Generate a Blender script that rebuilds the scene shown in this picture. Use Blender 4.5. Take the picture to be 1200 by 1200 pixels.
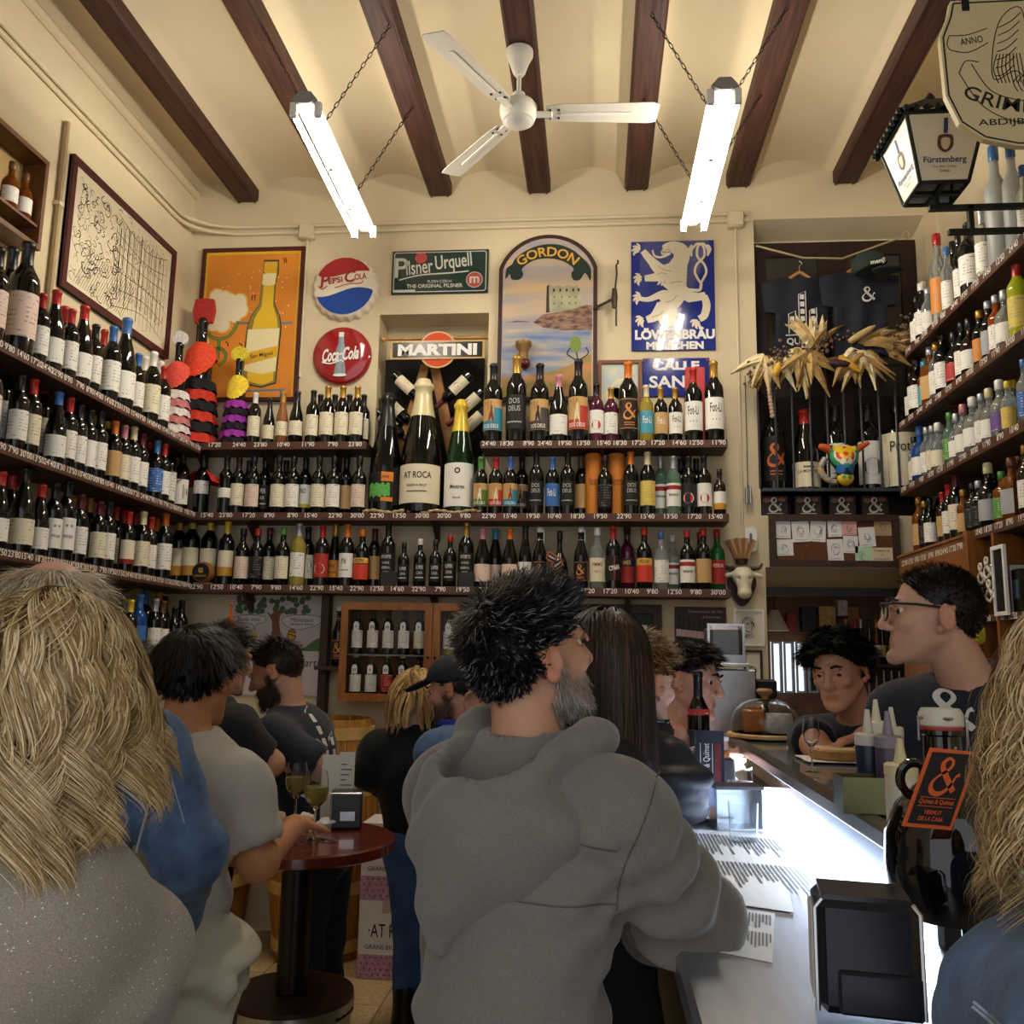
import bpy, math, random
import numpy as np
from mathutils import Vector, Matrix
random.seed(7); rng = np.random.default_rng(7)
SC = bpy.context.scene; COL = SC.collection
for o in list(bpy.data.objects): bpy.data.objects.remove(o)
# ---------------------------------------------------------------- camera
F = 1046.257; YAW, PIT, ROL = 0.0950227, 0.1596989, -0.0176613; H = 1.55
def _rm(y, p, r):
    cy, sy = math.cos(y), math.sin(y); cp, sp = math.cos(p), math.sin(p); cr, sr = math.cos(r), math.sin(r)
    return (np.array([[cy,-sy,0],[sy,cy,0],[0,0,1]]) @ np.array([[1,0,0],[0,cp,-sp],[0,sp,cp]]) @ np.array([[cr,0,sr],[0,1,0],[-sr,0,cr]]))
CM = _rm(YAW, PIT, ROL); CP = np.array([0, 0, H])
cam = bpy.data.cameras.new('camera'); cam.sensor_fit = 'HORIZONTAL'; cam.sensor_width = 36; cam.lens = F/1200*36
cam.clip_start = .02; cam.clip_end = 60
camo = bpy.data.objects.new('camera', cam); COL.objects.link(camo); SC.camera = camo
camo.matrix_world = Matrix([[CM[0,0],CM[0,2],-CM[0,1],0],[CM[1,0],CM[1,2],-CM[1,1],0],[CM[2,0],CM[2,2],-CM[2,1],H],[0,0,0,1]])
# a photo pixel gives a direction; the plane it touches gives the distance
def ray(x, y): return CM @ np.array([(x-600)/F, 1, (600-y)/F])
def PY(x, y, Y): d = ray(x, y); return CP + d*(Y/d[1])
def PX(x, y, X): d = ray(x, y); return CP + d*(X/d[0])
def PZ(x, y, Z): d = ray(x, y); return CP + d*((Z-H)/d[2])
# ---------------------------------------------------------------- world, exposure
W = bpy.data.worlds.new('daylight'); SC.world = W; W.use_nodes = True
W.node_tree.nodes['Background'].inputs[0].default_value = (.93, .95, 1, 1)
W.node_tree.nodes['Background'].inputs[1].default_value = 1.0
SC.view_settings.view_transform = 'Standard'; SC.view_settings.look = 'None'
SC.view_settings.exposure = 0.05; SC.view_settings.gamma = 1; SC.view_settings.use_curve_mapping = False
TUBE_POWER = 80.0; LED_POWER = 70.0
# ---------------------------------------------------------------- materials
MATS = {}
def hexc(h):
    h = h.lstrip('#'); c = [int(h[i:i+2], 16)/255 for i in (0, 2, 4)]
    return tuple(((v+.055)/1.055)**2.4 if v > .04045 else v/12.92 for v in c)
def M(name, col='#808080', rough=.5, metal=0., var=0., vs=12., bump=0., bs=60., emit=0., trans=0., ior=1.45, coat=0., sheen=0., alpha=1., stretch=(1,1,1), col2=None, spec=.5, vdet=3):
    if name in MATS: return MATS[name]
    m = bpy.data.materials.new(name); m.use_nodes = True; nt = m.node_tree; b = nt.nodes['Principled BSDF']
    c = hexc(col) if isinstance(col, str) else col
    b.inputs['Base Color'].default_value = (*c, 1); b.inputs['Roughness'].default_value = rough; b.inputs['Metallic'].default_value = metal
    b.inputs['IOR'].default_value = ior; b.inputs['Transmission Weight'].default_value = trans; b.inputs['Coat Weight'].default_value = coat
    b.inputs['Sheen Weight'].default_value = sheen; b.inputs['Alpha'].default_value = alpha; b.inputs['Specular IOR Level'].default_value = spec
    if emit: b.inputs['Emission Color'].default_value = (*c, 1); b.inputs['Emission Strength'].default_value = emit
    if var or bump or col2:
        tc = nt.nodes.new('ShaderNodeTexCoord'); mp = nt.nodes.new('ShaderNodeMapping'); mp.inputs['Scale'].default_value = stretch
        nt.links.new(tc.outputs['Object'], mp.inputs[0])
    if var or col2:
        n = nt.nodes.new('ShaderNodeTexNoise'); n.inputs['Scale'].default_value = vs; n.inputs['Detail'].default_value = vdet; nt.links.new(mp.outputs[0], n.inputs['Vector'])
        r = nt.nodes.new('ShaderNodeMapRange'); r.inputs[1].default_value = .3; r.inputs[2].default_value = .7; nt.links.new(n.outputs[0], r.inputs[0])
        x = nt.nodes.new('ShaderNodeMix'); x.data_type = 'RGBA'
        if col2: a_, b_ = c, hexc(col2)
        else: a_, b_ = tuple(v*(1-var) for v in c), tuple(min(1, v*(1+var)) for v in c)
        x.inputs[6].default_value = (*a_, 1); x.inputs[7].default_value = (*b_, 1)
        nt.links.new(r.outputs[0], x.inputs[0]); nt.links.new(x.outputs[2], b.inputs['Base Color'])
    if bump:
        n = nt.nodes.new('ShaderNodeTexNoise'); n.inputs['Scale'].default_value = bs; n.inputs['Detail'].default_value = 3; nt.links.new(mp.outputs[0], n.inputs['Vector'])
        u = nt.nodes.new('ShaderNodeBump'); u.inputs['Strength'].default_value = bump; u.inputs['Distance'].default_value = .004
        nt.links.new(n.outputs[0], u.inputs['Height']); nt.links.new(u.outputs[0], b.inputs['Normal'])
    MATS[name] = m; return m
def MV(name, rough=.6, bump=0., bs=200., sheen=0., spec=.3):      # colour from the mesh's own 'col' attribute
    if name in MATS: return MATS[name]
    m = M(name, '#ffffff', rough, bump=bump, bs=bs, sheen=sheen, spec=spec); nt = m.node_tree
    a = nt.nodes.new('ShaderNodeVertexColor'); a.layer_name = 'col'
    nt.links.new(a.outputs[0], nt.nodes['Principled BSDF'].inputs['Base Color']); return m
def MP(name, col, ink='#5a5048', rows=90., dens=.5, rough=.55):     # printed label: rows of unreadable small print
    if name in MATS: return MATS[name]
    m = M(name, col, rough); nt = m.node_tree; b = nt.nodes['Principled BSDF']; N = nt.nodes.new; L = nt.links.new
    tc = N('ShaderNodeTexCoord'); w = N('ShaderNodeTexWave'); w.bands_direction = 'Z'; w.inputs['Scale'].default_value = rows/3.0
    L(tc.outputs['Object'], w.inputs[0])
    mp = N('ShaderNodeMapping'); mp.inputs['Scale'].default_value = (1, 1, .25); L(tc.outputs['Object'], mp.inputs[0])
    n = N('ShaderNodeTexNoise'); n.inputs['Scale'].default_value = 170; n.inputs['Detail'].default_value = 1; L(mp.outputs[0], n.inputs[0])
    n2 = N('ShaderNodeTexNoise'); n2.inputs['Scale'].default_value = 38; n2.inputs['Detail'].default_value = 0; L(tc.outputs['Object'], n2.inputs[0])
    mm = N('ShaderNodeMath'); mm.operation = 'MULTIPLY'; L(w.outputs[1], mm.inputs[0]); L(n.outputs[0], mm.inputs[1])
    m3 = N('ShaderNodeMath'); m3.operation = 'MULTIPLY'; L(mm.outputs[0], m3.inputs[0]); L(n2.outputs[0], m3.inputs[1])
    gt = N('ShaderNodeMath'); gt.operation = 'GREATER_THAN'; gt.inputs[1].default_value = .31-.16*dens; L(m3.outputs[0], gt.inputs[0])
    x = N('ShaderNodeMix'); x.data_type = 'RGBA'; x.inputs[6].default_value = (*hexc(col), 1); x.inputs[7].default_value = (*hexc(ink), 1)
    L(gt.outputs[0], x.inputs[0]); L(x.outputs[2], b.inputs['Base Color']); return m
# ---------------------------------------------------------------- mesh helpers
class MB:
    def __init__(s): s.v = []; s.f = []; s.m = []; s.cm = 0
    def add(s, v, f):
        k = len(s.v); s.v.extend([tuple(map(float, p)) for p in v]); s.f.extend([tuple(i+k for i in q) for q in f]); s.m.extend([s.cm]*len(f)); return s
    def box(s, c, d, rot=None, ch=0.):
        x, y, z = [q/2 for q in d]
        if ch:
            ch = min(ch, x*.9, y*.9, z*.9); P = []
            for sx in (-1, 1):
                for sy in (-1, 1):
                    for sz in (-1, 1): P += [(sx*(x-ch), sy*(y-ch), sz*z), (sx*(x-ch), sy*y, sz*(z-ch)), (sx*x, sy*(y-ch), sz*(z-ch))]
            import bmesh
            bm = bmesh.new()
            for p in P: bm.verts.new(p)
            r = bmesh.ops.convex_hull(bm, input=bm.verts); bmesh.ops.dissolve_limit(bm, angle_limit=.02, verts=bm.verts, edges=bm.edges)
            bm.verts.index_update(); vv = [tuple(v.co) for v in bm.verts]; ff = [tuple(v.index for v in f.verts) for f in bm.faces]; bm.free()
        else:
            vv = [(sx*x, sy*y, sz*z) for sx in (-1, 1) for sy in (-1, 1) for sz in (-1, 1)]
            ff = [(0,1,3,2),(4,6,7,5),(0,4,5,1),(2,3,7,6),(0,2,6,4),(1,5,7,3)]
        if rot is not None: vv = [tuple(rot @ Vector(p)) for p in vv]
        return s.add([(p[0]+c[0], p[1]+c[1], p[2]+c[2]) for p in vv], ff)
    def bb(s, x0, x1, y0, y1, z0, z1, ch=0.): return s.box(((x0+x1)/2, (y0+y1)/2, (z0+z1)/2), (abs(x1-x0), abs(y1-y0), abs(z1-z0)), None, ch)
    def lathe(s, prof, n=16, c=(0,0,0), sq=None, axis=None):
        vv = []; ff = []; k = len(prof)
        for r, z in prof:
            for i in range(n):
                a = 2*math.pi*(i+.5)/n; x, y = r*math.cos(a), r*math.sin(a)
                if sq: 
                    e = sq; q = (abs(math.cos(a))**e+abs(math.sin(a))**e)**(-1/e); x *= q; y *= q
                vv.append((x, y, z))
        for j in range(k-1):
            for i in range(n): ff.append((j*n+i, j*n+(i+1) % n, (j+1)*n+(i+1) % n, (j+1)*n+i))
        if prof[0][0] > 1e-5: ff.append(tuple(range(n-1, -1, -1)))
        if prof[-1][0] > 1e-5: ff.append(tuple((k-1)*n+i for i in range(n)))
        if axis is not None:
            R = Vector((0,0,1)).rotation_difference(Vector(axis)).to_matrix(); vv = [tuple(R @ Vector(p)) for p in vv]
        return s.add([(p[0]+c[0], p[1]+c[1], p[2]+c[2]) for p in vv], ff)
    def cyl(s, p0, p1, r0, r1=None, n=10):
        p0, p1 = Vector(p0), Vector(p1); d = p1-p0
        return s.lathe([(r0, 0), (r0 if r1 is None else r1, d.length)], n, p0, axis=d.normalized())
    def sph(s, c, r, n=12, k=8, sc=(1,1,1)):
        m = MB().lathe([(max(1e-6, r*math.sin(math.pi*i/k)), -r*math.cos(math.pi*i/k)) for i in range(k+1)], n)
        return s.add([(p[0]*sc[0]+c[0], p[1]*sc[1]+c[1], p[2]*sc[2]+c[2]) for p in m.v], m.f)
    def tube(s, pts, r, n=6, closed=False):
        pts = [Vector(p) for p in pts]; k = len(pts); rr = r if hasattr(r, '__len__') else [r]*k; vv = []; up = None
        for i in range(k):
            if closed: t = pts[(i+1) % k]-pts[i-1]
            else: t = pts[min(i+1, k-1)]-pts[max(i-1, 0)]
            t = t.normalized() if t.length > 1e-9 else Vector((0,0,1))
            if up is None: up = t.orthogonal().normalized()
            up = (up-t*up.dot(t)); up = up.normalized() if up.length > 1e-6 else t.orthogonal().normalized(); w = t.cross(up)
            for j in range(n):
                a = 2*math.pi*j/n; vv.append(tuple(pts[i]+(up*math.cos(a)+w*math.sin(a))*rr[i]))
        ff = [(i*n+j, i*n+(j+1) % n, ((i+1) % k)*n+(j+1) % n, ((i+1) % k)*n+j) for i in range(k if closed else k-1) for j in range(n)]
        if not closed: ff += [tuple(range(n-1, -1, -1)), tuple((k-1)*n+j for j in range(n))]
        return s.add(vv, ff)
    def prism(s, poly, y0, y1):      # polygon in x,z, extruded along y
        n = len(poly); s.add([(p[0], y0, p[1]) for p in poly]+[(p[0], y1, p[1]) for p in poly],
            [tuple(range(n)), tuple(range(2*n-1, n-1, -1))]+[(i, n+i, n+(i+1) % n, (i+1) % n) for i in range(n)]); return s
    def flat(s, poly, y): s.add([(p[0], y, p[1]) for p in poly], [tuple(range(len(poly)))]); return s
    def stroke(s, pts, w, y=0., closed=False):      # ribbon in the x,z plane
        P = np.array(pts, float)
        if closed: P = np.vstack([P, P[:1]])
        n = len(P); ww = w if hasattr(w, '__len__') else [w]*n
        T = np.gradient(P, axis=0); 
        if closed: T[0] = T[-1] = (P[1]-P[0])+(P[-1]-P[-2])
        L = np.hypot(T[:,0], T[:,1]); L[L < 1e-9] = 1; N = np.stack([-T[:,1]/L, T[:,0]/L], 1)
        vv = []
        for i in range(n): a = P[i]+N[i]*ww[i]/2; b = P[i]-N[i]*ww[i]/2; vv += [(a[0], y, a[1]), (b[0], y, b[1])]
        return s.add(vv, [(2*i, 2*i+1, 2*i+3, 2*i+2) for i in range(n-1)])
    def tf(s, mat):
        s.v = [tuple(mat @ Vector(p)) for p in s.v]; return s
    def mesh(s, name, mats, smooth=True, ang=40):
        me = bpy.data.meshes.new(name); me.from_pydata(s.v, [], s.f)
        for m in (mats if isinstance(mats, (list, tuple)) else [mats]): me.materials.append(m)
        if any(s.m): me.polygons.foreach_set('material_index', s.m)
        if smooth:
            me.polygons.foreach_set('use_smooth', [True]*len(me.polygons)); me.set_sharp_from_angle(angle=math.radians(ang))
        me.update(); return me
def ell(cx, cz, rx, rz=None, n=28, a0=0, a1=2*math.pi):
    rz = rx if rz is None else rz; e = 0 if a1-a0 < 6.28 else 1
    return [(cx+rx*math.cos(a0+(a1-a0)*i/(n-1+e)), cz+rz*math.sin(a0+(a1-a0)*i/(n-1+e))) for i in range(n)]
def rect(x0, x1, z0, z1): return [(x0,z0),(x1,z0),(x1,z1),(x0,z1)]
def rrect(x0, x1, z0, z1, r, n=5):
    o = []
    for cx, cz, a in ((x1-r,z0+r,-90),(x1-r,z1-r,0),(x0+r,z1-r,90),(x0+r,z0+r,180)):
        for i in range(n+1): t = math.radians(a+90*i/n); o.append((cx+r*math.cos(t), cz+r*math.sin(t)))
    return o
def spline(P, n=8, closed=False):
    P = np.array(P, float); k = len(P); out = []
    for i in range(k if closed else k-1):
        if closed: a, b, c, d = P[i-1], P[i], P[(i+1) % k], P[(i+2) % k]
        else: a, b, c, d = P[max(i-1, 0)], P[i], P[i+1], P[min(i+2, k-1)]
        for j in range(n):
            t = j/n; out.append(.5*((2*b)+(c-a)*t+(2*a-5*b+4*c-d)*t*t+(3*b-a-3*c+d)*t**3))
    if not closed: out.append(P[-1])
    return np.array(out)
# ---------------------------------------------------------------- object helpers
def link(name, data, parent=None):
    o = bpy.data.objects.new(name, data); COL.objects.link(o); o.parent = parent; return o
def tag(o, label, cat, group=None):
    o['label'] = label; o['category'] = cat
    if group: o['group'] = group
    return o
def thing(name, label, cat, loc=(0,0,0), rz=0., group=None, rot=None):
    o = link(name, None); o.empty_display_size = .05; o.location = loc; o.rotation_euler = rot if rot else (0, 0, rz); return tag(o, label, cat, group)
def part(root, name, mb, mat, smooth=True, label=None, ang=40):
    o = link(name, mb.mesh(name, mat, smooth, ang), root)
    if label: o['label'] = label
    return o
def solo(name, mb, mat, label, cat, loc=(0,0,0), rz=0., group=None, smooth=True):
    o = link(name, mb.mesh(name, mat, smooth)); o.location = loc; o.rotation_euler = (0, 0, rz); return tag(o, label, cat, group)
def struct(name, mb, mat, parent=None, smooth=False):
    o = link(name, mb.mesh(name, mat, smooth), parent)
    if parent is None: o['kind'] = 'structure'
    return o
_tc = {}
def tmesh(s, bold=0., italic=0.):      # text outline as flat mesh: unit size, centred; returns verts, faces, width
    k = (s, bold, italic)
    if k not in _tc:
        c = bpy.data.curves.new('t', 'FONT'); c.body = s; c.align_x = 'CENTER'; c.align_y = 'CENTER'; c.size = 1; c.offset = bold; c.shear = italic; c.resolution_u = 3
        o = bpy.data.objects.new('t', c); COL.objects.link(o); dg = bpy.context.evaluated_depsgraph_get()
        me = bpy.data.meshes.new_from_object(o.evaluated_get(dg)); v = np.array([tuple(q.co) for q in me.vertices]).reshape(-1, 3); f = [tuple(p.vertices) for p in me.polygons]
        bpy.data.objects.remove(o); bpy.data.curves.remove(c); bpy.data.meshes.remove(me)
        _tc[k] = (v, f, float(np.ptp(v[:,0])) if len(v) else 1., float(np.ptp(v[:,1])) if len(v) else 1.)
    return _tc[k]
def text(mb, s, cx, cz, y, h=None, w=None, bold=0., italic=0., rot=0., arc=None, cyl=None):
    v, f, tw, th = tmesh(s, bold, italic)
    sx = sz = 1.
    if h and w: sx, sz = w/tw, h/th
    elif w: sx = sz = w/tw
    else: sx = sz = h/th
    mid = (v.max(0)+v.min(0))/2
    X = (v[:,0]-mid[0])*sx; Z = (v[:,1]-mid[1])*sz
    if arc:                         # arc = radius, positive arches upwards
        a = X/arc; R = arc+Z; X = R*np.sin(a); Z = R*np.cos(a)-arc
    c, s_ = math.cos(rot), math.sin(rot); X, Z = X*c-Z*s_, X*s_+Z*c
    X = X+cx; Z = Z+cz
    if cyl: out = [(cyl*math.sin(x/cyl), -cyl*math.cos(x/cyl), z) for x, z in zip(X, Z)]
    else: out = [(x, y, z) for x, z in zip(X, Z)]
    mb.add(out, f); return mb
# the house ampersand: a calligraphic stroke of changing width, unit height, centred
AMPP = spline([(.40,-.40),(.12,-.12),(-.16,.20),(-.20,.36),(-.08,.48),(.06,.44),(.10,.30),(-.02,.14),(-.22,.0),(-.36,-.18),(-.34,-.38),(-.18,-.49),(.04,-.46),(.24,-.26),(.34,.0),(.44,.06)], 6)
AMPW = np.interp(np.linspace(0,1,len(AMPP)), [0,.06,.18,.3,.42,.55,.68,.8,.92,1], [.16,.17,.15,.07,.10,.06,.15,.12,.06,.12])
def amp(mb, cx, cz, y, h, rot=0., cyl=None):
    c, s_ = math.cos(rot), math.sin(rot); P = AMPP*h; P = np.stack([P[:,0]*c-P[:,1]*s_+cx, P[:,0]*s_+P[:,1]*c+cz], 1)
    m = MB().stroke(P, AMPW*h, y)
    if cyl: m.v = [(cyl*math.sin(x/cyl), -cyl*math.cos(x/cyl), z) for x, _, z in m.v]
    mb.add(m.v, m.f); return mb
ORD = ['first','second','third','fourth','fifth','sixth','seventh','eighth','ninth','tenth','eleventh','twelfth','thirteenth','fourteenth','fifteenth','sixteenth','seventeenth','eighteenth','nineteenth','twentieth','twenty-first','twenty-second','twenty-third','twenty-fourth','twenty-fifth','twenty-sixth','twenty-seventh','twenty-eighth']
# ================================================================ the room
WX0, WX1, WY, YB = -2.6, 2.02, 5.2, -1.4          # side walls, back wall, rear wall left out behind the camera for fill light
cream = M('cream plaster', '#d8c9a8', .85, var=.05, vs=2.2, bump=.25, bs=9, spec=.2)
cream_c = M('ceiling plaster', '#d8c9a8', .9, var=.05, vs=1.6, bump=.3, bs=7, spec=.15)
beam_m = M('old dark beam wood', '#43261d', .6, var=.45, vs=9, bump=.5, bs=14, stretch=(6,.35,6))
shelf_m = M('dark shelf wood', '#3c2419', .55, var=.35, vs=10, stretch=(2,2,8))
edge_m = M('shelf edge wood', '#573626', .5, var=.3, vs=14)
chalk = M('chalk white', '#f3efe6', .8)
black = M('black', '#0c0b0b', .5); dark = M('dark recess', '#15100d', .8)
white = M('white', '#efede6', .5)
steel = M('brushed steel', '#c3c5c8', .28, 1., var=.06, vs=40, stretch=(1,12,1))
steel_d = M('dark steel', '#3a3a3d', .35, 1.)
# floor: separate terrazzo tiles on a mortar bed
mb = MB().bb(WX0, WX1, YB, WY+.9, -.06, -.004); floor = struct('floor', mb, M('floor mortar', '#5d5242', .9))
tile_ms = [M('terrazzo tile %d' % k, c, .35, var=.16, vs=55, col2=c2, vdet=5) for k, (c, c2) in enumerate((('#c9b183','#a08357'),('#c2a97c','#8f744b'),('#ceb88c','#a98c5f')))]
ts = .33
tmes = [MB().box((0, 0, -.003), (ts-.005, ts-.005, .007), None, .0015).mesh('floor_tile', m, False) for m in tile_ms]
for i in range(14):
    for j in range(20):
        o = link('floor_tile', tmes[(i*7+j*3+i*j) % 3], floor); o.location = (WX0+ts*(i+.5), YB+ts*(j+.5), 0)
# back wall with its niches
def holed(mb, x0, x1, z0, z1, holes, Y):
    xs = sorted({x0, x1, *[h[0] for h in holes], *[h[1] for h in holes]}); zs = sorted({z0, z1, *[h[2] for h in holes], *[h[3] for h in holes]})
    for a, b in zip(xs, xs[1:]):
        for c, d in zip(zs, zs[1:]):
            if any(h[0] <= a and b <= h[1] and h[2] <= c and d <= h[3] for h in holes): continue
            mb.add([(a,Y,c),(b,Y,c),(b,Y,d),(a,Y,d)], [(0,1,2,3)])
    for (a, b, c, d, dp, tz) in holes:            # reveals; tz = how far the soffit drops at the back
        q = Y+dp; mb.add([(a,Y,c),(a,Y,d),(a,q,d-tz),(a,q,c), (b,Y,c),(b,Y,d),(b,q,d-tz),(b,q,c)],
            [(0,1,2,3),(4,7,6,5),(1,5,6,2),(0,3,7,4),(3,2,6,7)])
    return mb
N1 = (-1.345, -.66, 2.36, 3.635, .22, .0)           # niche behind the large bottles
N2 = (.95, 1.95, 2.375, 4.2, .20, .05)              # upper recess
N3 = (.965, 1.99, .0, 2.075, .75, .10)              # opening behind the bar
struct('wall_back', holed(MB(), WX0, WX1, 0, 4.75, [N1, N2, N3], WY), cream)
struct('wall_left', MB().bb(WX0-.1, WX0, YB, WY, 0, 4.7), cream)
struct('wall_right', MB().bb(WX1, WX1+.1, YB, WY, 0, 4.7), cream)
# low arches between the beams
BX = [-2.245, -1.6, -.985, -.36, .245, .862, 1.5]; BW = .145; BZ = 4.41
ed = [WX0-.05]+[v for x in BX for v in (x-BW/2+.02, x+BW/2-.02)]+[WX1+.05]; mb = MB()
for k in range(0, len(ed), 2):
    a, b = ed[k], ed[k+1]; n = 12; rise = .11*min(1, (b-a)/.45)
    P = [(a+(b-a)*i/n, 4.475+rise*(1-(2*i/n-1)**2)) for i in range(n+1)]
    mb.add([(x, YB, z) for x, z in P]+[(x, WY, z) for x, z in P], [(i, i+1, n+2+i, n+1+i) for i in range(n)])
mb.bb(WX0-.1, WX1+.1, YB, WY+.1, 4.7, 4.8)
struct('ceiling', mb, cream_c, smooth=True)
for k, x in enumerate(BX):
    mb = MB().bb(x-BW/2, x+BW/2, YB, WY-.002, BZ, 4.66, .012)
    mb.bb(x-BW/2+.012, x-BW/2+.02, YB, WY-.004, BZ-.003, BZ+.01).bb(x+BW/2-.03, x+BW/2-.022, YB, WY-.004, BZ-.003, BZ+.01)
    o = struct('trim_%d' % (k+1), mb, beam_m); o['label'] = 'dark wooden ceiling beam'
# moulding strip at left wall / ceiling
struct('trim_8', MB().tube([(WX0+.01, YB, 4.47), (WX0+.01, WY, 4.47)], .03, 8), cream_c, smooth=True)
# ---------------------------------------------------------------- conduits
cond = M('painted conduit', '#d6c9a8', .6)
r = thing('wall_conduit', 'pair of cream painted conduits running round the walls under the beams', 'conduit', (WX0, WY, 4.2))
def rel(root, pts): l = root.location; return [(p[0]-l[0], p[1]-l[1], p[2]-l[2]) for p in pts]
for dz, off in ((0, .016), (.045, .016)):
    z = 4.19+dz; c = [(WX0+off, YB, z), (WX0+off, 4.9, z)]+[(WX0+off+.25*(1-math.cos(a)), 4.93+(.25-off)*math.sin(a)*1.0, z) for a in (.25, .5, .75, 1., 1.25)]+[(WX0+.32, WY-off, z)]
    c += [(-1.86, WY-off, z)] if dz else []
    c += [(.93, WY-off, z)]
    part(r, 'pipe', MB().tube(rel(r, c), .013, 8), cond)
for x, y in ((360, 272), (862, 258)):
    p = PY(x, y, WY-.03); b = thing('junction_box', 'square cream junction box on the conduit '+('between poster and cap sign' if x < 500 else 'above the tool bracket beside the recess'), 'junction box', (p[0], WY, p[2]-.05))
    part(b, 'box', MB().bb(-.048, .048, -.055, 0, 0, .1, .008), cond); part(b, 'lid', MB().bb(-.043, .043, -.062, -.054, .005, .095, .003), cond)
    part(b, 'drop_pipe', MB().tube([(0, -.015, .0), (0, -.015, -.9 if x < 500 else -1.95)], .008, 8), cond)
r = thing('wall_pipe', 'slim vertical pipe on the left wall beside the framed street drawing', 'pipe', (WX0+.02, PX(70, 230, -2.58)[1], 2.75))
part(r, 'pipe', MB().tube([(0, 0, 0), (0, 0, 1.34)], .014, 8), M('old pipe', '#a8926a', .6)); [part(r, 'clip', MB().bb(-.02, .016, -.02, .02, q, q+.02), cond) for q in (.3, .9)]
# ---------------------------------------------------------------- shelves with chalked prices
PRICES = ["8'90","11'90","12'50","9'80","15'40","23'80","17'20","13'50","22'90","10'40","14'60","18'30","7'90","30'00","19'50","24'40"]
def prices(root, L, n, seed, axis_z=-.012, h=.028):
    R = random.Random(seed); 
    for i in range(n):
        m = MB(); text(m, R.choice(PRICES), 0, 0, 0, h=h, bold=.012)
        o = link('price_mark', m.mesh('price_mark', chalk, False), root); o.location = (-L/2+L*(i+.5)/n+R.uniform(-.01, .01), -.0012, axis_z)
SH_T = .042
def shelf(label, mid, length, depth, rz, n, seed, group='wall shelves with chalked prices', br=3):
    r = thing('wall_shelf', label, 'shelf', mid, rz, group)          # mid = middle of the front top edge
    part(r, 'board', MB().bb(-length/2, length/2, .012, depth, -SH_T, 0), shelf_m, False)
    part(r, 'front_edge', MB().bb(-length/2, length/2, 0, .012, -SH_T, .004, .002), edge_m, False)
    for k in range(br):
        x = -length/2+length*(k+.5)/br; part(r, 'bracket', MB().prism([(depth*.9, -SH_T), (depth*.2, -SH_T), (depth*.9, -SH_T-.1)], -.012, .012).tf(Matrix.Translation((x, 0, 0)) @ Matrix.Rotation(math.pi/2, 4, 'Z') ), shelf_m, False)
    e = link('price_row', MB().bb(-length/2, length/2, -.0004, 0, -.03, .0).mesh('price_row', edge_m, False), r)
    prices(e, length, n, seed); return r
ZL = [2.742, 2.345, 1.932, 1.49]; XL = -2.335
yl0 = 2.2
names = ['top', 'second', 'third', 'lowest']
for k in range(4): shelf('%s dark wooden wine shelf along the left wall' % names[k], (XL, (yl0+4.975)/2, ZL[k]), 4.975-yl0, XL-WX0, math.pi/2, 34, k)
ZB = [2.768, 2.346, 1.926]; YS = 4.98
def bshelf(lab, x0, x1, z, n, s): return shelf(lab, ((x0+x1)/2, YS, z), x1-x0, WY-YS, 0, n, s)
bshelf('short top back-wall shelf below the red cola sign', WX0+.004, -1.335, ZB[0], 9, 11)
bshelf('short top back-wall shelf below the arched castle sign', -.665, .735, ZB[0], 13, 12)
bshelf('long middle back-wall shelf with the three giant bottles', WX0+.004, .735, ZB[1], 26, 13)
bshelf('long lowest back-wall shelf above the glazed cabinet', WX0+.004, .735, ZB[2], 28, 14)
XR = 1.68; ZR = [3.235, 2.865, 2.503, 2.138]
yr1 = [4.86, 5.02, 5.05, 4.32]
for k in range(4): shelf('%s spirits shelf on the right-hand wall' % names[k], (XR, (1.9+yr1[k])/2, ZR[k]), yr1[k]-1.9, WX1-XR, -math.pi/2, 24, 20+k)
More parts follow.
